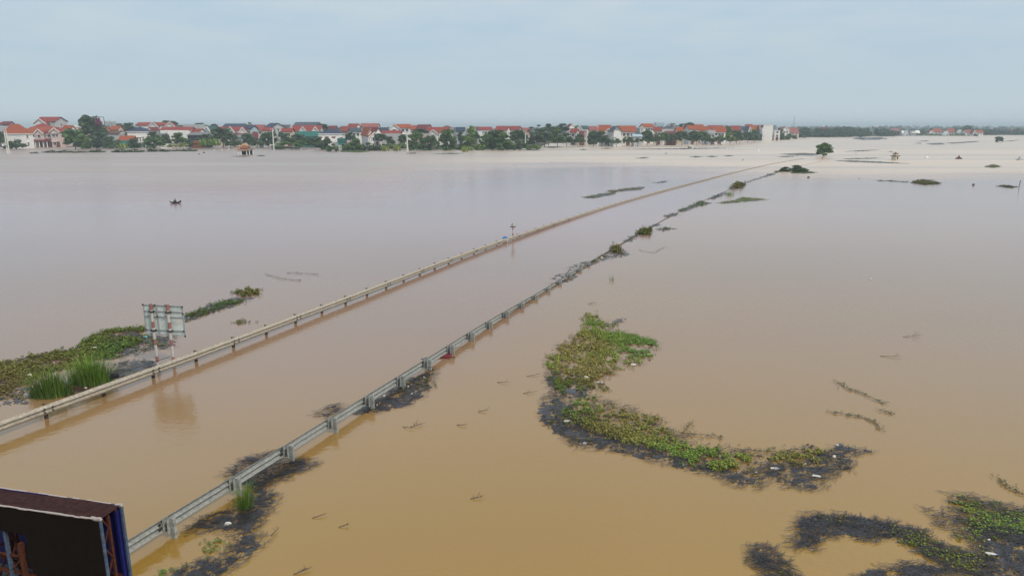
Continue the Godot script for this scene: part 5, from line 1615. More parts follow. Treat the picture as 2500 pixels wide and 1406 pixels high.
	piece("near_sheet", plate(start(), PackedVector2Array([V(0, 4.5), V(-4.4, 4.5), V(-4.4, 4.18), V(-1.74, 4.14), V(-1.49, 4.15), V(-1.4, 4.14), V(-1.25, 4.15), V(-1.13, 4.13), V(-1.11, 4.07), V(-1.15, 3.99), V(-1.13, 3.94), V(-1.16, 3.89), V(-1.14, 3.8), V(-1.13, 3.74), V(-1.15, 3.68), V(-1.06, 3.66), V(-1.05, 3.62), V(-1.04, 3.55), V(-1.03, 3.39), V(-0.98, 1.6), V(0, 1.6)]), 0.012, 0.0), "rust_sheet", bb)
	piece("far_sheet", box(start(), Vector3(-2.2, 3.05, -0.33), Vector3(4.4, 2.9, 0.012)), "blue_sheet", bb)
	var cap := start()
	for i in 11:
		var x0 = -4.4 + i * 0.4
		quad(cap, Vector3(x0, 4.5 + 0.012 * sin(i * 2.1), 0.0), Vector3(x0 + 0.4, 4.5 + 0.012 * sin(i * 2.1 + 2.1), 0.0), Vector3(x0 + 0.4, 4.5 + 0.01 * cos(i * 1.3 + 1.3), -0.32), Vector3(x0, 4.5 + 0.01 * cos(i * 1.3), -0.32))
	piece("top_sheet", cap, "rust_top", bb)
	rng.seed = 77
	for s in [0, 1]:
		var trim := start()
		var xx = -4.4
		while xx < -0.03:
			var l = spread(0.05, 0.16)
			var hgt = spread(0.007, 0.018) if s == 0 else spread(0.003, 0.008)
			if rng.randf() > (0.05 if s == 0 else 0.45):
				box(trim, Vector3(xx + l / 2, 4.505 + spread(-0.006, 0.004), 0.012 if s == 0 else -0.335), Vector3(l * 0.97, hgt, 0.02))
			xx += l
		var tp = piece("torn_edge", trim, "torn_white", bb)
		tp.set_meta("kind", "stuff")
	for q in [[-0.03, 0.0, 0.13], [-0.09, -0.004, 0.09], [-0.02, -0.325, 0.1]]:
		piece("torn_flap", box(start(), Vector3(q[0], 4.5, q[1]), Vector3(q[2], 0.035, 0.03), Basis.from_euler(Vector3(0.3, q[0] * 3.0, 0.25))), "torn_white", bb)
	for q in [-0.02, -1.45, -2.9, -4.3]:
		for z in [-0.03, -0.29]:
			piece("upright", box(start(), Vector3(q - 0.02, 3.03, z), Vector3(0.035, 2.85, 0.035)), "blue_pale" if z > -0.1 else "blue_sheet", bb)
		piece("upright", box(start(), Vector3(q - 0.02, 3.03, -0.16), Vector3(0.03, 2.85, 0.03)), "rust_bar", bb)
		for k in 7:
			var lac := start()
			bar(lac, Vector3(q - 0.02, 1.7 + k * 0.4, -0.045), Vector3(q - 0.02, 1.9 + k * 0.4, -0.15), 0.016, 0.016)
			bar(lac, Vector3(q - 0.02, 2.1 + k * 0.4, -0.045), Vector3(q - 0.02, 1.9 + k * 0.4, -0.15), 0.016, 0.016)
			piece("lacing", lac, "rust_bar", bb)
	for y in [1.62, 2.6, 3.55, 4.46]:
		for z in [-0.05, -0.28]:
			piece("rail", box(start(), Vector3(-2.2, y, z), Vector3(4.35, 0.035, 0.03)), "rust_bar", bb)
	piece("edge_strip", box(start(), Vector3(0.004, 3.05, -0.008), Vector3(0.02, 2.9, 0.03)), "blue_pale", bb)
	piece("edge_strip", box(start(), Vector3(0.004, 3.05, -0.335), Vector3(0.025, 2.92, 0.03)), "blue_pale", bb)
	piece("inner_panel", box(start(), Vector3(-1.62, 3.2, -0.2), Vector3(0.55, 0.6, 0.012)), "blue_pale", bb)
	for q in [-1.25, -1.75, -3.6]:
		for z in [-0.02, -0.3]:
			piece("leg", box(start(), Vector3(q, 0.5, z), Vector3(0.05, 7.0, 0.05)), "rust_bar", bb)
		for k in 9:
			var lac := start()
			bar(lac, Vector3(q, -0.2 + k * 0.5, -0.04), Vector3(q, 0.3 + k * 0.5, -0.28), 0.02, 0.02)
			bar(lac, Vector3(q, 0.3 + k * 0.5, -0.04), Vector3(q, 0.3 + k * 0.5, -0.28), 0.022, 0.022)
			piece("lacing", lac, "rust_bar", bb)
	for k in 7:
		var lac := start()
		bar(lac, Vector3(-1.75, 0.3 + k * 0.5, -0.025), Vector3(-1.25, 0.8 + k * 0.5, -0.025), 0.02, 0.02)
		bar(lac, Vector3(-1.75, 0.8 + k * 0.5, -0.03), Vector3(-1.25, 0.8 + k * 0.5, -0.03), 0.024, 0.024)
		bar(lac, Vector3(-3.6, 0.3 + k * 0.5, -0.03), Vector3(-1.75, 0.35 + k * 0.5, -0.03), 0.022, 0.022)
		piece("brace", lac, "rust_bar", bb)
	var mat
	mat = weed("long weed mat lying against the left edge, below the road sign")
	rng.seed = 101
	scum(mat, PackedVector2Array([V(-21.19, -25.23), V(-20, -26.18), V(-19.48, -26.83), V(-18.74, -27.46), V(-18.32, -28), V(-18.4, -29.76), V(-18.17, -30.66), V(-16.99, -31.06), V(-15.74, -28.86), V(-16.25, -28.11), V(-16.13, -26.83), V(-16.66, -25.93), V(-17.32, -25.23), V(-17.52, -24.13), V(-17.33, -23), V(-18.69, -22)]), 0.09, 0.25, 0.12, "silt_brown")
	leaves(mat, PackedVector2Array([V(-21.19, -25.23), V(-20, -26.18), V(-19.48, -26.83), V(-18.74, -27.46), V(-18.32, -28), V(-18.4, -29.76), V(-18.17, -30.66), V(-16.99, -31.06), V(-15.74, -28.86), V(-16.25, -28.11), V(-16.13, -26.83), V(-16.66, -25.93), V(-17.32, -25.23), V(-17.52, -24.13), V(-17.33, -23), V(-18.69, -22)]), 7000, 0.17, 0.12, 0.35, 0.62, 0.9)
	scum(mat, PackedVector2Array([V(-17.82, -27.89), V(-16.76, -30.08), V(-14.91, -29.64), V(-14.23, -28.11), V(-15.17, -27.35), V(-15.8, -26.52), V(-16.31, -26.42)]), 0.07, 0.3, 0.13)
	straws(mat, PackedVector2Array([V(-17.82, -27.89), V(-16.76, -30.08), V(-14.91, -29.64), V(-14.23, -28.11), V(-15.17, -27.35), V(-15.8, -26.52), V(-16.31, -26.42)]), 350, 0.5, 0.1)
	leaves(mat, PackedVector2Array([V(-17.82, -27.89), V(-16.76, -30.08), V(-14.91, -29.64), V(-14.23, -28.11), V(-15.17, -27.35), V(-15.8, -26.52), V(-16.31, -26.42)]), 500, 0.13, 0.45, 0.2, 0.7, 0.6)
	scum(mat, PackedVector2Array([V(-15.62, -26.13), V(-14.85, -26.42), V(-13.92, -26.23), V(-13.38, -25.32), V(-13.81, -24.56), V(-14.52, -24.22)]), 0.06, 0.22, 0.08)
	straws(mat, PackedVector2Array([V(-15.62, -26.13), V(-14.85, -26.42), V(-13.92, -26.23), V(-13.38, -25.32), V(-13.81, -24.56), V(-14.52, -24.22)]), 160, 0.45, 0.0)
	leaves(mat, PackedVector2Array([V(-15.62, -26.13), V(-14.85, -26.42), V(-13.92, -26.23), V(-13.38, -25.32), V(-13.81, -24.56), V(-14.52, -24.22)]), 150, 0.12, 0.55, 0.2, 0.4, 0.6)
	scum(mat, PackedVector2Array([V(-18.41, -22.74), V(-17.83, -24.05), V(-16.77, -23.12), V(-16.13, -21.9), V(-17.48, -21.48)]), 0.06, 0.3, 0.16)
	leaves(mat, PackedVector2Array([V(-18.41, -22.74), V(-17.83, -24.05), V(-16.77, -23.12), V(-16.13, -21.9), V(-17.48, -21.48)]), 260, 0.14, 0.4, 0.2, 0.7, 0.7)
	scum(mat, PackedVector2Array([V(-15.67, -22.85), V(-15.84, -24.56), V(-14.92, -25.37), V(-14.42, -24.3), V(-14.56, -23.12), V(-14.93, -22.55)]), 0.05, 0.2, 0.06, "silt_brown")
	straws(mat, PackedVector2Array([V(-15.67, -22.85), V(-15.84, -24.56), V(-14.92, -25.37), V(-14.42, -24.3), V(-14.56, -23.12), V(-14.93, -22.55)]), 150, 0.4, 0.3)
	mat = weed("weed mat reaching out of the water just right of the road sign")
	rng.seed = 102
	scum(mat, PackedVector2Array([V(-16, -33.05), V(-15.6, -34.64), V(-15.21, -36.01), V(-14.77, -36.83), V(-13.96, -36.73), V(-14.48, -34.97), V(-14.96, -33.36), V(-15.42, -32.17)]), 0.09, 0.3, 0.1)
	straws(mat, PackedVector2Array([V(-16, -33.05), V(-15.6, -34.64), V(-15.21, -36.01), V(-14.77, -36.83), V(-13.96, -36.73), V(-14.48, -34.97), V(-14.96, -33.36), V(-15.42, -32.17)]), 200, 0.6, 0.2)
	leaves(mat, PackedVector2Array([V(-16, -33.05), V(-15.6, -34.64), V(-15.21, -36.01), V(-14.77, -36.83), V(-13.96, -36.73), V(-14.48, -34.97), V(-14.96, -33.36), V(-15.42, -32.17)]), 650, 0.16, 0.3, 0.2, 0.5, 0.9)
	leaves(mat, PackedVector2Array([V(-15.36, -38.27), V(-15, -38.98), V(-14.22, -38.67), V(-13.96, -37.3), V(-14.65, -37.11)]), 420, 0.2, 0.1, 0.2, 0.6, 1.0)
	scum(mat, PackedVector2Array([V(-15.36, -38.27), V(-15, -38.98), V(-14.22, -38.67), V(-13.96, -37.3), V(-14.65, -37.11)]), 0.09, 0.3, 0.2)
	mat = weed("black straw patch caught on both sides of the near guardrail")
	rng.seed = 103
	scum(mat, PackedVector2Array([V(-7.57, -17.11), V(-7.4, -17.95), V(-6.89, -18.2), V(-6.5, -18.41), V(-6.65, -17.33), V(-7.19, -16.88)]), 0.035, 0.22, 0.2)
	straws(mat, PackedVector2Array([V(-7.57, -17.11), V(-7.4, -17.95), V(-6.89, -18.2), V(-6.5, -18.41), V(-6.65, -17.33), V(-7.19, -16.88)]), 260, 0.45, 0.25)
	scum(mat, PackedVector2Array([V(-6.67, -17.24), V(-6.07, -17.95), V(-5.37, -17.76), V(-5.89, -16.99), V(-6.52, -16.49), V(-7.03, -16.66)]), 0.035, 0.16, 0.07)
	straws(mat, PackedVector2Array([V(-6.67, -17.24), V(-6.07, -17.95), V(-5.37, -17.76), V(-5.89, -16.99), V(-6.52, -16.49), V(-7.03, -16.66)]), 300, 0.45, 0.3)
	leaves(mat, PackedVector2Array([V(-6.67, -17.24), V(-6.07, -17.95), V(-5.37, -17.76), V(-5.89, -16.99), V(-6.52, -16.49), V(-7.03, -16.66)]), 60, 0.09, 0.6, 0.2, 0.6, 0.5)
	mat = weed("hook shaped black silt mat curling below the near guardrail")
	rng.seed = 104
	scum(mat, PackedVector2Array([V(-6.84, -16.49), V(-6.43, -16.54), V(-5.93, -15.92), V(-5.88, -15.09), V(-5.87, -14.43), V(-5.54, -14), V(-5.66, -13.54), V(-5.9, -13.14), V(-6.12, -12.72), V(-6.31, -12.2), V(-7.03, -12.2), V(-6.92, -12.83), V(-6.67, -13.22), V(-6.21, -13.25), V(-6.04, -13.65), V(-6.16, -14.16), V(-6.68, -14.53), V(-7.02, -14.46), V(-7.33, -14.53), V(-7.23, -14.94), V(-6.7, -15.2), V(-6.58, -15.69)]), 0.03, 0.16, 0.07)
	straws(mat, PackedVector2Array([V(-6.84, -16.49), V(-6.43, -16.54), V(-5.93, -15.92), V(-5.88, -15.09), V(-5.87, -14.43), V(-5.54, -14), V(-5.66, -13.54), V(-5.9, -13.14), V(-6.12, -12.72), V(-6.31, -12.2), V(-7.03, -12.2), V(-6.92, -12.83), V(-6.67, -13.22), V(-6.21, -13.25), V(-6.04, -13.65), V(-6.16, -14.16), V(-6.68, -14.53), V(-7.02, -14.46), V(-7.33, -14.53), V(-7.23, -14.94), V(-6.7, -15.2), V(-6.58, -15.69)]), 900, 0.35, 0.5)
	leaves(mat, PackedVector2Array([V(-7.39, -12.59), V(-6.97, -12.93), V(-6.44, -13.5), V(-6.2, -13.8), V(-6.47, -14), V(-6.73, -13.88), V(-6.73, -13.35), V(-7.24, -12.97)]), 420, 0.085, 0.4, 0.4, 0.75, 0.8)
	leaves(mat, PackedVector2Array([V(-7.33, -14.53), V(-7.23, -14.94), V(-6.81, -16.41), V(-6.28, -16.41), V(-6.31, -16.2), V(-6.62, -14.87), V(-6.86, -14.53)]), 160, 0.07, 0.5, 0.4, 0.8, 0.6)
	scum(mat, PackedVector2Array([V(-7.45, -14.61), V(-7.31, -15.14), V(-6.6, -15.57), V(-6.63, -15.14), V(-7.11, -14.66)]), 0.03, 0.14, 0.2, "silt_brown")
	mat = weed("black silt wedge dotted with litter behind the middle of the near guardrail")
	rng.seed = 105
	scum(mat, PackedVector2Array([V(-5.02, -21.15), V(-4.87, -21.83), V(-4.17, -23.32), V(-3.24, -25.18), V(-2.95, -25.65), V(-2.95, -23.32), V(-3.38, -22), V(-4.19, -21.38)]), 0.05, 0.22, 0.06)
	straws(mat, PackedVector2Array([V(-5.02, -21.15), V(-4.87, -21.83), V(-4.17, -23.32), V(-3.24, -25.18), V(-2.95, -25.65), V(-2.95, -23.32), V(-3.38, -22), V(-4.19, -21.38)]), 500, 0.4, 0.3)
	leaves(mat, PackedVector2Array([V(-5.02, -21.15), V(-4.87, -21.83), V(-4.17, -23.32), V(-3.24, -25.18), V(-2.95, -25.65), V(-2.95, -23.32), V(-3.38, -22), V(-4.19, -21.38)]), 130, 0.1, 0.62, 0.2, 0.7, 0.6)
	leaves(mat, PackedVector2Array([V(-3.44, -23.8), V(-3.04, -24.13), V(-3.02, -23.32), V(-3.31, -23.12)]), 60, 0.13, 0.1, 0.2, 0.5, 0.9)
	straws(mat, PackedVector2Array([V(-6.06, -21.08), V(-5.85, -21.83), V(-5.48, -21.41), V(-5.85, -20.89)]), 60, 0.6, 0.2)
	scum(mat, PackedVector2Array([V(-6.05, -21.15), V(-5.83, -21.76), V(-5.52, -21.48), V(-5.8, -20.95)]), 0.05, 0.2, 0.2)
	scum(mat, PackedVector2Array([V(-3.55, -26.42), V(-3.13, -27.03), V(-2.87, -26.83), V(-3.2, -26.13)]), 0.06, 0.25, 0.25)
	mat = weed("long grey silt tongue where the near guardrail dives under")
	rng.seed = 106
	scum(mat, PackedVector2Array([V(2.16, -40.37), V(4.02, -45.86), V(5.59, -47.77), V(3.86, -43.33), V(2.52, -39.83)]), 0.1, 0.25, 0.3)
	straws(mat, PackedVector2Array([V(2.16, -40.37), V(4.02, -45.86), V(5.59, -47.77), V(3.86, -43.33), V(2.52, -39.83)]), 50, 0.6, 0.3)
	scum(mat, PackedVector2Array([V(2.4, -39.51), V(4.59, -45.58), V(6.96, -50.84), V(7.97, -53.74), V(8.58, -50.5), V(7.31, -48.54), V(5.25, -46.15), V(3.28, -40.82)]), 0.09, 0.3, 0.2)
	straws(mat, PackedVector2Array([V(2.4, -39.51), V(4.59, -45.58), V(6.96, -50.84), V(7.97, -53.74), V(8.58, -50.5), V(7.31, -48.54), V(5.25, -46.15), V(3.28, -40.82)]), 220, 0.5, 0.4)
	leaves(mat, PackedVector2Array([V(2.4, -39.51), V(4.59, -45.58), V(6.96, -50.84), V(7.97, -53.74), V(8.58, -50.5), V(7.31, -48.54), V(5.25, -46.15), V(3.28, -40.82)]), 420, 0.15, 0.45, 0.4, 0.6, 0.8)
	leaves(mat, PackedVector2Array([V(7.23, -51.54), V(7.91, -53.74), V(8.24, -52.62), V(7.74, -50.5)]), 300, 0.24, 0.0, 0.4, 0.62, 1.6)
	mat = weed("large crescent of green water weed edged with black silt, right of the road")
	rng.seed = 107
	scum(mat, PackedVector2Array([V(2.78, -29.64), V(3.34, -31.06), V(3.78, -33.05), V(4.06, -33.36), V(4.3, -32.1), V(4.5, -31.06), V(5.75, -29.64), V(6.24, -28.68), V(5.67, -26.93), V(4.74, -25.79), V(3.89, -25.37), V(3.44, -24.35), V(2.76, -23.6), V(2.23, -24.13), V(1.47, -25.23), V(1.37, -26.42), V(2.06, -28.28)]), 0.06, 0.25, 0.85, "silt_brown")
	leaves(mat, PackedVector2Array([V(2.78, -29.64), V(3.34, -31.06), V(3.78, -33.05), V(4.06, -33.36), V(4.3, -32.1), V(4.5, -31.06), V(5.75, -29.64), V(6.24, -28.68), V(5.67, -26.93), V(4.74, -25.79), V(3.89, -25.37), V(3.44, -24.35), V(2.76, -23.6), V(2.23, -24.13), V(1.47, -25.23), V(1.37, -26.42), V(2.06, -28.28)]), 7500, 0.12, 0.3, 0.3, 1.05, 0.9)
	leaves(mat, PackedVector2Array([V(3.68, -33.59), V(3.98, -33.99), V(4.11, -32.46), V(4.49, -32.1), V(4.38, -30.66), V(3.66, -30.27), V(3.3, -31.19), V(3.48, -32.46)]), 500, 0.12, 0.25, 1.2, 1.1, 1.0)
	leaves(mat, PackedVector2Array([V(4.47, -31.33), V(4.97, -32.31), V(5.39, -32.53), V(4.73, -31.06)]), 120, 0.13, 0.2, 0.6, 0.8, 0.9)
	scum(mat, PackedVector2Array([V(4.47, -31.33), V(4.97, -32.31), V(5.39, -32.53), V(4.73, -31.06)]), 0.05, 0.2, 0.2)
	leaves(mat, PackedVector2Array([V(3.04, -28.57), V(4.01, -30.08), V(3.92, -28), V(3.37, -26.93)]), 700, 0.13, 0.0, 0.3, 1.05, 1.2)
	scum(mat, PackedVector2Array([V(2.11, -25.46), V(3.29, -24.91), V(2.9, -23.52), V(2.07, -23.12)]), 0.05, 0.3, 0.12)
	leaves(mat, PackedVector2Array([V(1.47, -25.23), V(2.81, -24.05), V(3.19, -23.52), V(2.58, -22.37), V(2.03, -21.83), V(1.56, -22.93)]), 2200, 0.12, 0.3, 0.5, 0.62, 0.8)
	scum(mat, PackedVector2Array([V(1.47, -25.23), V(2.81, -24.05), V(3.19, -23.52), V(2.58, -22.37), V(2.03, -21.83), V(1.56, -22.93)]), 0.06, 0.3, 0.14)
	leaves(mat, PackedVector2Array([V(1.83, -22.74), V(2.67, -22.74), V(3.53, -21.9), V(4.53, -20.76), V(4.79, -19.6), V(5.33, -18.83), V(6.09, -18.61), V(6.81, -18.3), V(7.48, -18.25), V(8.64, -18.67), V(9.07, -18.41), V(8.31, -17.76), V(7.25, -17.61), V(6.42, -17.47), V(5.61, -17.33), V(4.94, -17.76), V(4.08, -18.51), V(3.03, -19.32), V(2.14, -20.2), V(1.83, -21.31)]), 9500, 0.105, 0.38, 0.55, 0.95, 0.9)
	leaves(mat, PackedVector2Array([V(4.61, -18.77), V(5.33, -18.83), V(5.99, -18.25), V(6.14, -17.64), V(5.61, -17.33), V(4.95, -17.81)]), 1800, 0.11, 0.05, 0.5, 1.0, 1.1)
	leaves(mat, PackedVector2Array([V(1.67, -21.48), V(2.05, -22), V(2.81, -20.5), V(3.42, -19.46), V(3.02, -19.26), V(2.13, -20.04)]), 1100, 0.12, 0.1, 0.5, 0.6, 1.1)
	scum(mat, PackedVector2Array([V(1.83, -22.74), V(2.67, -22.74), V(3.53, -21.9), V(4.53, -20.76), V(4.79, -19.6), V(5.33, -18.83), V(6.09, -18.61), V(6.81, -18.3), V(7.48, -18.25), V(8.64, -18.67), V(9.07, -18.41), V(8.31, -17.76), V(7.25, -17.61), V(6.42, -17.47), V(5.61, -17.33), V(4.94, -17.76), V(4.08, -18.51), V(3.03, -19.32), V(2.14, -20.2), V(1.83, -21.31)]), 0.055, 0.25, 0.85, "silt_brown")
	scum(mat, PackedVector2Array([V(1.42, -25.23), V(1.73, -22.93), V(1.89, -21.41), V(2.25, -20.2), V(1.56, -19.96), V(1, -20.63), V(1.09, -22), V(1.37, -23.32)]), 0.05, 0.3, 0.12)
	straws(mat, PackedVector2Array([V(1.42, -25.23), V(1.73, -22.93), V(1.89, -21.41), V(2.25, -20.2), V(1.56, -19.96), V(1, -20.63), V(1.09, -22), V(1.37, -23.32)]), 330, 0.5, 0.5)
	leaves(mat, PackedVector2Array([V(1.42, -25.23), V(1.73, -22.93), V(1.89, -21.41), V(2.25, -20.2), V(1.56, -19.96), V(1, -20.63), V(1.09, -22), V(1.37, -23.32)]), 500, 0.1, 0.5, 0.5, 0.55, 0.7)
	scum(mat, PackedVector2Array([V(1.44, -19.96), V(2.39, -20.14), V(3.68, -18.91), V(4.83, -17.76), V(5.61, -17.33), V(6.6, -17.33), V(7.96, -17.71), V(9, -18.3), V(9.52, -18.67), V(10.05, -18.51), V(9.46, -18.25), V(9.19, -17.52), V(8.32, -16.95), V(7.83, -16.37), V(7.12, -16.41), V(6.8, -16.93), V(6.26, -16.41), V(5.71, -16.58), V(5.15, -17.29), V(4.16, -17.76), V(2.92, -18.56), V(1.78, -18.83)]), 0.04, 0.3, 0.13)
	straws(mat, PackedVector2Array([V(1.44, -19.96), V(2.39, -20.14), V(3.68, -18.91), V(4.83, -17.76), V(5.61, -17.33), V(6.6, -17.33), V(7.96, -17.71), V(9, -18.3), V(9.52, -18.67), V(10.05, -18.51), V(9.46, -18.25), V(9.19, -17.52), V(8.32, -16.95), V(7.83, -16.37), V(7.12, -16.41), V(6.8, -16.93), V(6.26, -16.41), V(5.71, -16.58), V(5.15, -17.29), V(4.16, -17.76), V(2.92, -18.56), V(1.78, -18.83)]), 1150, 0.45, 0.35)
	leaves(mat, PackedVector2Array([V(1.44, -19.96), V(2.39, -20.14), V(3.68, -18.91), V(4.83, -17.76), V(5.61, -17.33), V(6.6, -17.33), V(7.96, -17.71), V(9, -18.3), V(9.52, -18.67), V(10.05, -18.51), V(9.46, -18.25), V(9.19, -17.52), V(8.32, -16.95), V(7.83, -16.37), V(7.12, -16.41), V(6.8, -16.93), V(6.26, -16.41), V(5.71, -16.58), V(5.15, -17.29), V(4.16, -17.76), V(2.92, -18.56), V(1.78, -18.83)]), 600, 0.09, 0.66, 0.4, 0.55, 0.8)
	straws(mat, PackedVector2Array([V(1.83, -22.74), V(2.67, -22.74), V(3.53, -21.9), V(4.53, -20.76), V(4.79, -19.6), V(5.33, -18.83), V(6.09, -18.61), V(6.81, -18.3), V(7.48, -18.25), V(8.64, -18.67), V(9.07, -18.41), V(8.31, -17.76), V(7.25, -17.61), V(6.42, -17.47), V(5.61, -17.33), V(4.94, -17.76), V(4.08, -18.51), V(3.03, -19.32), V(2.14, -20.2), V(1.83, -21.31)]), 700, 0.6, 0.45)
	straws(mat, PackedVector2Array([V(2.78, -29.64), V(3.34, -31.06), V(3.78, -33.05), V(4.06, -33.36), V(4.3, -32.1), V(4.5, -31.06), V(5.75, -29.64), V(6.24, -28.68), V(5.67, -26.93), V(4.74, -25.79), V(3.89, -25.37), V(3.44, -24.35), V(2.76, -23.6), V(2.23, -24.13), V(1.47, -25.23), V(1.37, -26.42), V(2.06, -28.28)]), 500, 0.5, 0.1)
	mat = weed("comma shaped black straw mat at the lower right")
	rng.seed = 108
	scum(mat, PackedVector2Array([V(6.64, -14.73), V(6.95, -15.02), V(7.74, -15.02), V(8.76, -14.73), V(9.33, -14.36), V(8.65, -14.31), V(7.92, -14.15), V(7.57, -14.38), V(6.92, -14.18), V(6.58, -13.79), V(6.2, -13.79), V(6.57, -14.23)]), 0.028, 0.14, 0.05)
	straws(mat, PackedVector2Array([V(6.64, -14.73), V(6.95, -15.02), V(7.74, -15.02), V(8.76, -14.73), V(9.33, -14.36), V(8.65, -14.31), V(7.92, -14.15), V(7.57, -14.38), V(6.92, -14.18), V(6.58, -13.79), V(6.2, -13.79), V(6.57, -14.23)]), 750, 0.4, 0.3)
	leaves(mat, PackedVector2Array([V(7.19, -15.09), V(7.55, -15.02), V(7.64, -14.79), V(7.28, -14.84)]), 90, 0.09, 0.2, 0.3, 0.5, 1.0)
	leaves(mat, PackedVector2Array([V(6.64, -14.73), V(6.95, -15.02), V(7.74, -15.02), V(8.76, -14.73), V(9.33, -14.36), V(8.65, -14.31), V(7.92, -14.15), V(7.57, -14.38), V(6.92, -14.18), V(6.58, -13.79), V(6.2, -13.79), V(6.57, -14.23)]), 90, 0.08, 0.66, 0.3, 0.6, 0.7)
	mat = weed("straggling weed with a black silt patch in the lower right corner")
	rng.seed = 109
	leaves(mat, PackedVector2Array([V(11.03, -15.96), V(11.62, -15.76), V(12.68, -15.02), V(11.84, -13.88), V(10.84, -14.28), V(10.54, -14.84)]), 1500, 0.085, 0.42, 0.3, 0.95, 0.8)
	straws(mat, PackedVector2Array([V(11.03, -15.96), V(11.62, -15.76), V(12.68, -15.02), V(11.84, -13.88), V(10.84, -14.28), V(10.54, -14.84)]), 420, 0.5, -0.35, 1.3, 0.3)
	leaves(mat, PackedVector2Array([V(8.62, -14.65), V(9.28, -14.31), V(9.5, -13.75), V(10.11, -13.45), V(9.8, -12.72), V(9.22, -12.99), V(8.81, -13.8)]), 1500, 0.08, 0.42, 0.5, 0.7, 0.8)
	straws(mat, PackedVector2Array([V(8.62, -14.65), V(9.28, -14.31), V(9.5, -13.75), V(10.11, -13.45), V(9.8, -12.72), V(9.22, -12.99), V(8.81, -13.8)]), 380, 0.45, -0.45, 1.2, 0.2)
	leaves(mat, PackedVector2Array([V(10.03, -15.42), V(10.45, -15.02), V(10.81, -14.53), V(10.2, -13.65), V(9.87, -14.53)]), 700, 0.08, 0.5, 0.4, 0.9, 0.8)
	straws(mat, PackedVector2Array([V(10.03, -15.42), V(10.45, -15.02), V(10.81, -14.53), V(10.2, -13.65), V(9.87, -14.53)]), 150, 0.4, -0.4, 1.2, 0.2)
	scum(mat, PackedVector2Array([V(10.73, -14.43), V(11.38, -14.53), V(11.89, -14.2), V(10.75, -12.2), V(9.22, -12.2), V(10.18, -13.39)]), 0.028, 0.14, 0.06)
	straws(mat, PackedVector2Array([V(10.73, -14.43), V(11.38, -14.53), V(11.89, -14.2), V(10.75, -12.2), V(9.22, -12.2), V(10.18, -13.39)]), 700, 0.35, 0.3)
	leaves(mat, PackedVector2Array([V(10.88, -14.28), V(11.22, -14.36), V(11.11, -14.07), V(10.77, -14.04)]), 90, 0.085, 0.1, 0.3, 0.5, 1.0)
	leaves(mat, PackedVector2Array([V(9.39, -13.28), V(10.27, -13.42), V(9.63, -12.33), V(8.89, -12.33)]), 500, 0.08, 0.4, 0.4, 0.6, 0.9)
	mat = weed("thin brown straw fringe at the bottom edge")
	rng.seed = 110
	scum(mat, PackedVector2Array([V(7.43, -12.83), V(8.45, -13.08), V(9.17, -12.91), V(8.67, -12.64), V(7.39, -12.59)]), 0.028, 0.14, 0.22)
	straws(mat, PackedVector2Array([V(7.12, -12.72), V(8.47, -13.11), V(9.21, -12.91), V(8.56, -12.46)]), 300, 0.4, 0.0)
	leaves(mat, PackedVector2Array([V(8.18, -13.14), V(9.22, -12.99), V(9.05, -12.59), V(8.46, -12.86)]), 160, 0.075, 0.4, 0.3, 0.8, 0.8)
	mat = weed("small black straw tuft at the lower right, left of the comma shaped mat")
	rng.seed = 111
	scum(mat, PackedVector2Array([V(5.27, -13.65), V(5.58, -13.71), V(5.37, -13.22), V(5.18, -13.26)]), 0.025, 0.12, 0.08)
	straws(mat, PackedVector2Array([V(5.25, -13.69), V(5.6, -13.72), V(5.4, -13.19), V(5.13, -13.22)]), 150, 0.35, 0.3)
	mat = weed("loose brown straw bundle at the bottom edge below the small black tuft")
	rng.seed = 112
	straws(mat, PackedVector2Array([V(5.38, -13.31), V(5.71, -13.42), V(5.73, -12.69), V(5.23, -12.59)]), 200, 0.45, -0.5)
	scum(mat, PackedVector2Array([V(5.53, -13.06), V(5.79, -13.06), V(5.69, -12.69), V(5.44, -12.69)]), 0.025, 0.14, 0.2, "silt_brown")
	leaves(mat, PackedVector2Array([V(5.61, -13.28), V(5.83, -13.06), V(5.73, -12.69), V(5.5, -12.86)]), 80, 0.075, 0.3, 0.3, 0.8, 0.9)
	mat = weed("small green tuft of weed floating before the road sign's right side")
	rng.seed = 113
	leaves(mat, PackedVector2Array([V(-13.12, -31.88), V(-12.86, -32.31), V(-12.31, -31.88), V(-12.57, -31.53)]), 140, 0.15, 0.1, 0.2, 0.6, 0.7)
	scum(mat, PackedVector2Array([V(-13.12, -31.74), V(-12.61, -32.17), V(-12.28, -32.61), V(-12.21, -31.6)]), 0.08, 0.25, 0.4)
	raft("dark green tuft on the guardrail line, nearest of the far ones", [V(10.67, -59.66), V(11.65, -62.6), V(12.36, -62.09), V(11.66, -59.2)], 420, 0.26, 0.55, 1.6, true)
	raft("thin weed raft right of the nearest far tuft", [V(12.97, -62.6), V(14.02, -63.91), V(14.64, -62.86), V(13.29, -61.34)], 160, 0.2, 0.6, 0.7, true)
	raft("dark straw flecks left of the nearest far tuft", [V(8.71, -55.31), V(9.75, -58.29), V(10.84, -59.66), V(9.5, -55.72)], 60, 0.2, 0.4, 0.5, true)
	raft("two dark flecks above the nearest far tuft", [V(12.44, -64.45), V(13.95, -66.69), V(13.81, -65.27), V(12.66, -63.64)], 50, 0.2, 0.4, 0.5, true)
	raft("grey silt fleck at the sunken guardrail, below the green topped bank", [V(15.52, -72.35), V(17.51, -74.8), V(17.28, -73.03), V(15.87, -70.68)], 70, 0.25, 0.4, 0.5, true)
	raft("long dark bank with green top on the sunken guardrail line", [V(18.07, -76.66), V(21.16, -82.81), V(23.31, -86.98), V(23.84, -84.16), V(21.09, -80.66), V(18.38, -75.54)], 700, 0.24, 0.6, 0.9, true)
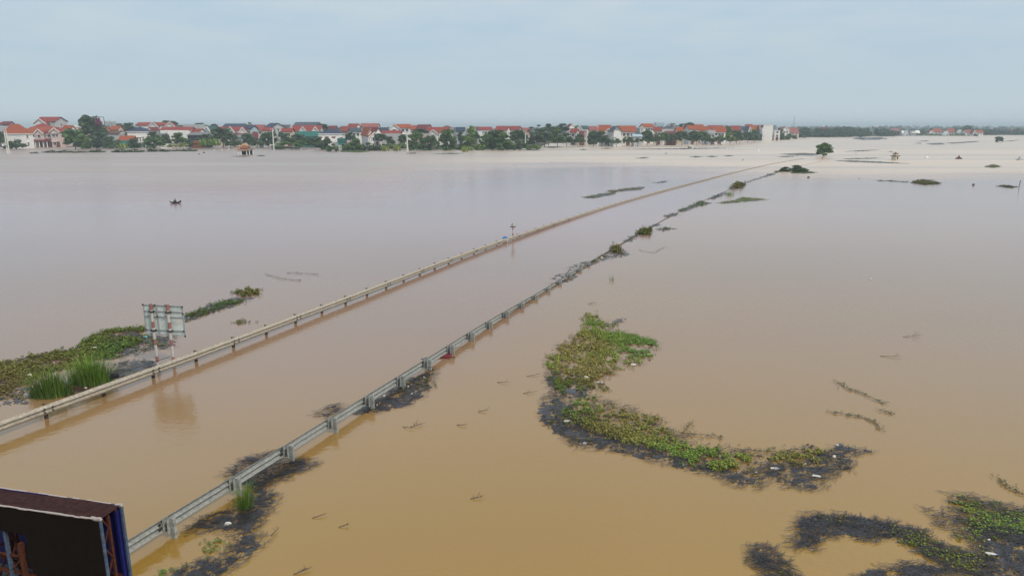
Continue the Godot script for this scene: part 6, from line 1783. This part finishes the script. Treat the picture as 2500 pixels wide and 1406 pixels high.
	raft("thin dark weed line climbing to the grass tuft", [V(24.66, -88.97), V(27.59, -94.94), V(29.94, -99.15), V(28.64, -95.52), V(25.68, -89.49)], 160, 0.3, 0.4, 0.8, true)
	raft("compact green bush raft on the sunken guardrail line", [V(31.9, -103.8), V(36.02, -113.5), V(37.46, -113.5), V(34.37, -105.9)], 420, 0.4, 0.55, 1.8, true)
	raft("thin dark weed line below the leafy bush", [V(38.55, -116.9), V(45.43, -129.4), V(55.49, -147.4), V(52.19, -139.6), V(42.62, -123.3)], 240, 0.4, 0.42, 0.9, true)
	raft("pale green triangular weed island right of the road", [V(24.94, -85.08), V(28.37, -88.97), V(30.16, -92.13), V(31.22, -90.53), V(32.29, -88.97), V(28.61, -86.5), V(25.41, -84.16)], 1100, 0.2, 1.15, 0.6, true)
	raft("dark weed island at the foot of the leafy bush", [V(54.6, -139.6), V(59.42, -148.8), V(60.73, -144.7), V(60.86, -141.5), V(56.92, -138.4)], 500, 0.35, 0.5, 0.6, true)
	raft("near one of two green weed lines left of the far guardrail", [V(9.02, -91.59), V(11.68, -96.1), V(14.54, -99.79), V(13.91, -96.1), V(10.49, -90.53)], 420, 0.22, 0.7, 0.6, true)
	raft("far one of two green weed lines left of the far guardrail", [V(13.13, -100.4), V(17.01, -105.1), V(20.09, -108), V(18.77, -103.1), V(14.34, -99.15)], 520, 0.24, 0.75, 0.7, true)
	raft("faint weed streak beyond the two green weed lines", [V(23.09, -116), V(25.84, -119.5), V(25.48, -116.9), V(23.58, -115.2)], 70, 0.3, 0.5, 0.5, true)
	raft("dark green weed island alone on the right water", [V(65.04, -116), V(69.61, -121.4), V(71.36, -121.4), V(69.13, -114.3), V(65.22, -111.9)], 900, 0.36, 0.55, 0.8, true)
	raft("small green weed island near the right edge", [V(106.6, -160.9), V(115.4, -171.3), V(112.7, -164.2), V(106.8, -157.7)], 420, 0.38, 0.8, 0.8, true)
	raft("two dark weed spots at the right edge", [V(74.44, -108.8), V(76.95, -111.1), V(77.06, -108), V(74.61, -105.9)], 260, 0.32, 0.4, 0.6, true)
	raft("thin weed line trailing left of the dark green weed island", [V(61.42, -121.4), V(64.33, -120), V(66.24, -118.2), V(65.52, -116.9), V(62.48, -119.1)], 80, 0.4, 0.4, 0.4, true)
	raft("long dark weed bar right of the far end of the road", [V(86.3, -191.9), V(91.24, -191.9), V(96.08, -186.3), V(97.86, -175.1), V(92.34, -179), V(87.04, -185.2)], 380, 0.385, 0.5, 0.45, true)
	raft("thin green weed bar above the long dark one", [V(93.5, -202.9), V(100.6, -206.9), V(109.1, -209.6), V(100.4, -201.6), V(93.48, -199.1)], 200, 0.385, 0.6, 0.45, true)
	raft("green grassy bar left of the lone round tree", [V(88.95, -237.6), V(100.1, -246.7), V(103.2, -237.6), V(94.27, -224.3), V(89.07, -229.1)], 520, 0.385, 1.1, 0.45, true)
	raft("brown weed bar left below the green grassy bar", [V(80.32, -216.7), V(85.97, -222.7), V(88.2, -219.7), V(81.41, -212.4)], 120, 0.385, 0.6, 0.45, true)
	raft("first dark weed bar in the middle of the pale water", [V(53.55, -216.7), V(56.54, -219.7), V(58.9, -218.2), V(54.32, -211)], 120, 0.44000000000000006, 0.4, 0.45, true)
	raft("second dark weed bar in the middle of the pale water", [V(58.9, -218.2), V(61.98, -221.2), V(62.47, -216.7), V(59.29, -212.4)], 90, 0.44000000000000006, 0.4, 0.45, true)
	raft("third and faintest weed bar in the middle of the pale water", [V(65.27, -221.2), V(68.45, -225.9), V(69.64, -224.3), V(65.89, -218.2)], 70, 0.44000000000000006, 0.5, 0.45, true)
	raft("long weed line running through the white painted tomb", [V(42.49, -286.4), V(62.12, -294.2), V(77.67, -302.5), V(94.43, -305.4), V(74.47, -290), V(56.7, -283.8)], 300, 0.49500000000000005, 0.5, 0.45, true)
	raft("dark weed fleck with a stump left of the first dark weed bar", [V(35.52, -206.9), V(39.49, -212.4), V(40.53, -209.6), V(37.4, -204.2)], 90, 0.385, 0.35, 0.45, true)
	raft("dark weed streak right of the temple pavilion", [V(-79.44, -221.2), V(-79.99, -227.5), V(-77.49, -225.9), V(-76.64, -219.7)], 110, 0.385, 0.35, 0.45, true)
	raft("thin weed streak at the foot of the temple pavilion", [V(-86.35, -218.2), V(-84.06, -222.7), V(-80.96, -221.2), V(-81.26, -215.2)], 80, 0.385, 0.35, 0.45, true)
	raft("thin dark streak under the thick white pole", [V(-36.1, -243), V(-33.81, -248.6), V(-32.49, -243), V(-34.2, -239.4)], 90, 0.44000000000000006, 0.35, 0.45, true)
	raft("thin brown streaks along the shore before the bamboo clumps", [V(-27.36, -239.4), V(-21.15, -246.7), V(-16.09, -244.8), V(-18.87, -235.8)], 120, 0.44000000000000006, 0.4, 0.45, true)
	raft("brown weed streak left of the double pole with crossarms", [V(13.32, -311.3), V(17.72, -327.2), V(22.86, -320.6), V(17.42, -305.4)], 110, 0.55, 0.45, 0.45, true)
	raft("dark weed streak below the double pole with crossarms", [V(26.11, -278.9), V(28.6, -286.4), V(29.55, -281.3), V(27.47, -276.5)], 70, 0.49500000000000005, 0.35, 0.45, true)
	raft("grassy streak below the pole before the bright orange red roof", [V(36.1, -294.2), V(39.7, -302.5), V(42.75, -299.7), V(38.27, -291.6)], 110, 0.55, 0.6, 0.45, true)
	raft("brown streak along the slim waterside pole", [V(2.55, -278.9), V(8.17, -286.4), V(13.08, -286.4), V(7.89, -276.5)], 130, 0.49500000000000005, 0.4, 0.45, true)
	raft("reed island left of the lone dark drowned tree", [V(247.8, -523.6), V(290.7, -601.5), V(283.5, -569.7), V(309.5, -601.5), V(252.4, -491.8), V(233.6, -477.2)], 600, 0.7150000000000001, 0.6, 0.45, true)
	raft("low reed streak right of the reed island", [V(261.2, -507.2), V(290.7, -559.9), V(264.9, -507.2)], 70, 0.6050000000000001, 0.5, 0.45, true)
	raft("thin dyke line left on the far right water", [V(219.9, -381.4), V(236.5, -395.4), V(222.9, -368.3), V(209, -356.1)], 160, 0.6050000000000001, 0.5, 0.45, true)
	raft("long dyke line on the far right water", [V(235.4, -390.6), V(256, -410.5), V(288.9, -444.4), V(268.7, -415.8), V(231.9, -376.9)], 260, 0.66, 0.45, 0.45, true)
	raft("weed streak between the reed island and the dyke lines", [V(213.4, -381.4), V(224.1, -395.4), V(215.2, -376.9)], 70, 0.6050000000000001, 0.45, 0.45, true)
	raft("weed streak right of the drowned dark tree", [V(290.4, -426.8), V(317.3, -457), V(341.3, -484.4), V(309.9, -444.4)], 150, 0.66, 0.45, 0.45, true)
	raft("pale weed bar right of the lone round tree", [V(120.9, -260.8), V(133, -274.1), V(143.3, -278.9), V(129.1, -262.9)], 200, 0.49500000000000005, 0.7, 0.45, true)
	raft("tiny weed streak left of the cream shrine", [V(134.6, -256.6), V(139.3, -262.9), V(137, -257.4)], 60, 0.49500000000000005, 0.4, 0.45, true)
	raft("weed line on the far right water below the dyke lines", [V(242.6, -432.5), V(265.5, -460.9), V(254.6, -438.4)], 90, 0.66, 0.45, 0.45, true)
	grass_clump("nearer of two tall green grass clumps beside the guardrail at left", -15.88, -22.78, 1.69, 1.2, 0.88, 900, 0.85)
	grass_clump("farther and brighter of two tall green grass clumps beside the guardrail at left", -15.13, -23.97, 1.89, 1.2, 0.96, 1000, 1.15)
	grass_clump("small bright grass tuft behind a post of the near guardrail", -6.45, -15.42, 0.46, 0.45, 0.61, 170, 1.1)
	grass_clump("yellow green grass tuft beside the sunken guardrail, far out", 29.24, -94.94, 1.54, 1, 0.6, 260, 1.3)
	grass_clump("single thin grass tuft alone on the water right of the road", 5.97, -41.27, 0.44, 0.4, 0.4, 40, 0.9)
	tree("bush", "leafy dark bush rising from the sunken guardrail line before the far road bend", "bush", 57.92, -146.1, -0.2, 1.57, 4.2, "bush", "leaf_dark")
	tree("bush", "low dark bush at the left foot of the leafy bush", "bush", 55.07, -144.7, -0.2, 0.82, 2.35, "bush", "leaf_dark")
	vine("vine trailing right from the weed crescent, in the still water", [V(4.66, -20.04), V(5.1, -19.6), V(5.62, -19.49), V(6.4, -19.32)], 60, 0.085)
	vine("short vine standing off the weed crescent", [V(5.16, -19.72), V(5.41, -20.14), V(5.65, -20.5)], 25, 0.085)
	vine("thin dark vine curving on the right water above the other", [V(11.78, -24.05), V(11.76, -23.4), V(12.04, -22.93), V(12.27, -22.26), V(12.43, -21.9)], 90, 0.085)
	vine("forked vine below the thin curving one", [V(10.37, -21.18), V(10.78, -20.98), V(11.15, -20.82), V(11.3, -20.35), V(11.18, -19.81)], 90, 0.085)
	vine("short vine fleck between the two right hand vines and the edge", [V(11.96, -21.38), V(12.11, -21.21), V(12.16, -21.05)], 25, 0.085)
	vine("long thin vine on the water left of the far guardrail", [V(-15.31, -42.83), V(-14.15, -41.74), V(-13.26, -41.27), V(-12.47, -40.93)], 30, 0.12)
	vine("thin vine fleck beyond the long one left of the far guardrail", [V(-14.15, -43.33), V(-13.21, -43.2), V(-11.8, -42.7)], 30, 0.12)
	vine("vine strand along the top of the weed crescent's tail", [V(6.3, -18.51), V(6.86, -18.46), V(7.52, -18.35), V(8.58, -18.67)], 40, 0.085)
	vine("thin vine strand between the far guardrail and the silt tongue", [V(9.42, -51.54), V(10.43, -50.5), V(11.95, -53.74)], 20, 0.12)
	vine("vine straggling to the lower right edge", [V(12.75, -16.84), V(12.7, -16.31), V(12.86, -15.8)], 60, 0.085)
	vine("brown vine lying along the lower right weed", [V(11.03, -15.88), V(11.39, -15.57), V(11.79, -15.27), V(12.39, -15.02)], 50, 0.085)
	twig("forked brown twig below the straw patch at the near guardrail", -4.55, -15.02, 0.35, 2, 0.4)
	twig("twisted twig in the empty water at the bottom, middle", -0.86, -15.86, 0.35, 5, 0.2)
	twig("small upright twig right of the hook shaped silt mat", -5.38, -14.36, 0.3, 2, 1.2)
	twig("spiky twig left of the bottom middle", -3.87, -14.6, 0.25, 4, 0.3)
	twig("twig cluster at the bottom edge right of the hook shaped mat", -4.33, -12.91, 0.4, 6, 0.5)
	twig("thin twig left of the weed crescent, highest of three", 0.64, -22.93, 0.5, 2, 0.1)
	twig("curved twig before the weed crescent", 0.83, -24.69, 0.6, 1, 0.3)
	twig("pale twig left of the weed crescent", -0.93, -21.31, 0.35, 4, 0.2)
	twig("grass twig in the water between the guardrail and the crescent", -2.9, -20.2, 0.5, 6, 0.4)
	twig("bent twig left of the grass twig", -3.19, -20.01, 0.4, 2, -0.6)
	twig("yellowish twig right of the grass twig", -1.54, -20.2, 0.35, 3, -0.3)
	twig("dark thin log at the lower left tip of the weed crescent", 1.27, -20.32, 0.7, 0, 0.35)
	twig("dark log pointing from the top of the weed crescent", 5.11, -31.95, 0.8, 1, 0.5)
	twig("dead branch tangle on the far right water", 17.61, -29.64, 0.9, 6, 0.1)
	twig("thin dead branch on the right water near the edge", 15.19, -26.83, 0.8, 2, -0.3)
	twig("dark log behind the near guardrail right of the red board", -2.25, -28, 0.9, 1, 0.3)
	twig("driftwood lump on the near guardrail, far part", 0.72, -35.48, 0.8, 5, 0.3)
	twig("twig upright in the water above the crescent", 4.19, -35.48, 0.5, 3, 0.1)
	twig("thin twig fleck right of the road's middle", -0.29, -23.92, 0.5, 1, -0.2)
	litter("foam_block", "white foam block on the hook shaped silt mat", "foam", -6.58, -14.66, Vector3(0.24, 0.07, 0.1), "foam", 0.1)
	litter("foam_scrap", "thin white scrap on the straw patch under the near guardrail", "litter", -6.39, -17.71, Vector3(0.16, 0.03, 0.05), "foam", 0.1)
	litter("foam_scrap", "white scrap upper left on the left weed mat", "litter", -17.27, -27.83, Vector3(0.28, 0.1, 0.14), "foam", 0.1)
	litter("foam_scrap", "smaller white scrap beside the larger one on the left weed mat", "litter", -16.88, -27.73, Vector3(0.1, 0.06, 0.08), "foam", 0.5)
	litter("plastic_bag", "white crumpled bag at the left edge of the nearer grass clump", "plastic bag", -17.72, -24.47, Vector3(0.22, 0.14, 0.16), "foam", 0.4)
	litter("foam_scrap", "white scrap between the grass clump and the left guardrail", "litter", -15.01, -23.36, Vector3(0.14, 0.05, 0.09), "foam", 0.1)
	litter("plastic_bag", "pale blue bag on the dark silt below the road sign", "plastic bag", -16.05, -29.52, Vector3(0.3, 0.07, 0.2), "bag_blue", 0.1)
	litter("foam_scrap", "pale yellow scrap on the weed right of the road sign", "litter", -15.58, -34.15, Vector3(0.2, 0.06, 0.12), "cream", 0.1)
	litter("foam_scrap", "white scrap on the weed right of the pale yellow one", "litter", -15.36, -34.47, Vector3(0.14, 0.05, 0.1), "foam", 0.1)
	litter("foam_scrap", "pale scrap nearest the road sign on the right hand weed", "litter", -15.55, -32.68, Vector3(0.2, 0.04, 0.08), "foam", 0.1)
	litter("foam_block", "largest white block in the middle of the weed crescent", "foam", 2.71, -24.35, Vector3(0.26, 0.1, 0.15), "foam", -0.5)
	litter("black_bag", "black bag beside the largest white block in the weed crescent", "plastic bag", 2.63, -24.43, Vector3(0.16, 0.08, 0.12), "bag_black", 0.2)
	bottle("white bottle right of the largest block in the weed crescent", 3.19, -23.88, -0.4, "foam")
	bottle("white bottle on the right rim of the upper weed crescent", 4.71, -25.84, 0.05, "foam")
	litter("foam_scrap", "white scrap in the upper green of the weed crescent", "litter", 2.79, -28.28, Vector3(0.13, 0.05, 0.08), "foam", 0.1)
	litter("foam_scrap", "small white scrap at the left side of the upper weed crescent", "litter", 2.17, -25.65, Vector3(0.12, 0.05, 0.08), "foam", 0.1)
	litter("foam_scrap", "white scrap below the weed crescent on its lower left silt", "litter", 2.11, -18.93, Vector3(0.17, 0.05, 0.09), "foam", 0.1)
	bottle("pale bottle at the left end of the crescent's lower silt", 1.74, -20.47, 0.1, "foam")
	litter("foam_scrap", "white scrap at the right tip of the weed crescent", "litter", 9.39, -18.77, Vector3(0.14, 0.07, 0.12), "foam", 0.9)
	litter("foam_scrap", "pale curved scrap just below the crescent's right tip", "litter", 8.99, -18.08, Vector3(0.18, 0.06, 0.1), "foam", 0.3)
	litter("foam_scrap", "grey scrap inside the crescent's tail", "litter", 7.99, -17.66, Vector3(0.18, 0.05, 0.08), "greyw", 0.2)
	bottle("white bottle on the black silt under the crescent's tail", 7.08, -17.36, -0.1, "foam")
	bottle("pale bottle on the black silt at the crescent's lower right", 8.03, -16.93, -0.35, "foam")
	litter("foam_scrap", "pale scrap on the black silt in the middle of the crescent's tail", "litter", 6.51, -17.15, Vector3(0.11, 0.04, 0.08), "foam", 0.4)
	litter("foam_block", "upper white block on the lower right silt patch", "foam", 10.61, -14, Vector3(0.14, 0.06, 0.08), "foam", 0.2)
	bottle("lower white bottle on the lower right silt patch", 10.32, -13.48, -0.2, "foam")
	litter("foam_scrap", "white scrap at the left rim of the lower right silt patch", "litter", 9.88, -13.16, Vector3(0.1, 0.04, 0.06), "foam", -0.4)
	litter("foam_scrap", "tiny white scrap on the comma shaped straw mat", "litter", 7.12, -14.86, Vector3(0.06, 0.03, 0.05), "foam", 0.2)
	litter("foam_scrap", "upper right white fleck on the black silt wedge", "litter", -3.23, -24.43, Vector3(0.11, 0.05, 0.07), "foam", 0.0)
	litter("foam_scrap", "lowest white fleck on the black silt wedge", "litter", -3.45, -22.81, Vector3(0.11, 0.05, 0.07), "foam", 0.3)
	litter("foam_scrap", "left white fleck on the black silt wedge", "litter", -4.38, -22.62, Vector3(0.11, 0.05, 0.07), "foam", 0.6)
	litter("foam_scrap", "middle pale fleck on the black silt wedge", "litter", -3.68, -23.52, Vector3(0.11, 0.05, 0.07), "foam", 0.8999999999999999)
	litter("foam_scrap", "white fleck at the lower left end of the black silt wedge", "litter", -4.46, -21.79, Vector3(0.11, 0.05, 0.07), "foam", 1.2)
	litter("foam_scrap", "yellow white fleck near the guardrail on the black silt wedge", "litter", -3.68, -24.65, Vector3(0.11, 0.05, 0.07), "foam", 1.5)
	litter("foam_scrap", "pale scrap on the silt tongue at the sunken guardrail", "litter", 6.28, -48.54, Vector3(0.25, 0.1, 0.16), "cream", 0.1)
	litter("foam_scrap", "pale scrap by the far part of the near guardrail", "litter", 2.26, -39.51, Vector3(0.28, 0.06, 0.12), "foam", 0.2)
	litter("foam_scrap", "white scrap behind the far guardrail, left of the milestone", "litter", -5.56, -44.23, Vector3(0.16, 0.14, 0.12), "foam", 0.1)
	litter("foam_scrap", "white speck left of the small boat", "litter", -44.33, -85.55, Vector3(0.22, 0.1, 0.15), "foam", 0.1)
	litter("foam_scrap", "white speck on the open water at far right", "litter", 21.63, -41.51, Vector3(0.18, 0.07, 0.12), "foam", 0.1)
	litter("foam_scrap", "first white speck left of the temple pavilion", "litter", -113, -271.8, Vector3(0.7, 0.45, 0.4), "foam", 0.1)
	litter("foam_scrap", "second white speck left of the temple pavilion", "litter", -112.1, -276.5, Vector3(0.7, 0.45, 0.4), "foam", 0.1)
	litter("foam_scrap", "third white speck left of the temple pavilion", "litter", -110.3, -278.9, Vector3(0.7, 0.45, 0.4), "foam", 0.1)
	litter("foam_scrap", "white speck below the dome shaped waterside tree", "litter", -81.99, -278.9, Vector3(0.7, 0.45, 0.4), "foam", 0.1)
	litter("foam_scrap", "white speck on the bank left of the temple pavilion", "litter", -153.6, -353.7, Vector3(0.7, 0.45, 0.4), "foam", 0.1)
	var plank = thing("red_board", "dark red board floating against a post of the near guardrail", "board", Vector3(-2.68, 0.03, -27.1))
	var slab = PackedVector2Array([V(-0.29, -0.38), V(0.19, -0.5), V(0.25, 0.14), V(-0.15, 0.73)])
	var pm = piece("panel", plate(start(), slab, 0.04), "plank_red", plank)
	pm.rotation.x = -PI / 2
	piece("edge", box(start(), Vector3(0.02, 0.015, 0.38), Vector3(0.8, 0.03, 0.03)), "maroon", plank)
	litter("foam_scrap", "white scrap lying on the dark red board", "litter", -2.79, -27.03, Vector3(0.08, 0.05, 0.05), "foam", 0.1)
	litter("black_bag", "black bag hung over the top of the far guardrail at left", "plastic bag", -13.9, -23.28, Vector3(0.42, 0.16, 0.2), "bag_black", 0.5, 0.47)
	var cord = thing("loose_wire", "thin black wire lying along the top of the far guardrail by the black bag", "wire", Vector3(-13.9, 0.5, -23.28))
	piece("strand", tube(start(), [Vector3(0.1, 0.06, 0), Vector3(0.42, 0.08, -0.6), Vector3(0.72, 0.06, -1.3), Vector3(0.98, 0.02, -2.1)], [0.014, 0.012, 0.012, 0.01], 5), "bag_black", cord)
	litter("driftwood", "round dark lump on the water left of the temple pavilion", "driftwood", -103.1, -235.8, Vector3(0.8, 0.27999999999999997, 0.4), "twig", 0.1)
	litter("driftwood", "dark log end just above the round dark lump", "driftwood", -106.2, -246.7, Vector3(1.0, 0.35, 0.5), "twig", 0.1)
	litter("driftwood", "dark clump alone on the water below the leafy bush", "driftwood", 53.13, -127.3, Vector3(0.7, 0.24499999999999997, 0.35), "twig", 0.1)
	litter("driftwood", "tiny dark speck right of the dark clump", "driftwood", 61.18, -125.2, Vector3(0.3, 0.105, 0.15), "twig", 0.1)
	litter("driftwood", "dark clump left of the two dark weed spots", "driftwood", 72.34, -111.1, Vector3(0.6, 0.21, 0.3), "twig", 0.1)
	var stake = thing("stake", "thin leaning stake at the right edge of the water", "stake", Vector3(76.79, 0, -107.3))
	piece("stick", tube(start(), [Vector3(0, -0.3, 0), Vector3(0.12, 1.04, 0)], [0.05, 0.04], 6), "twig", stake)
	pass
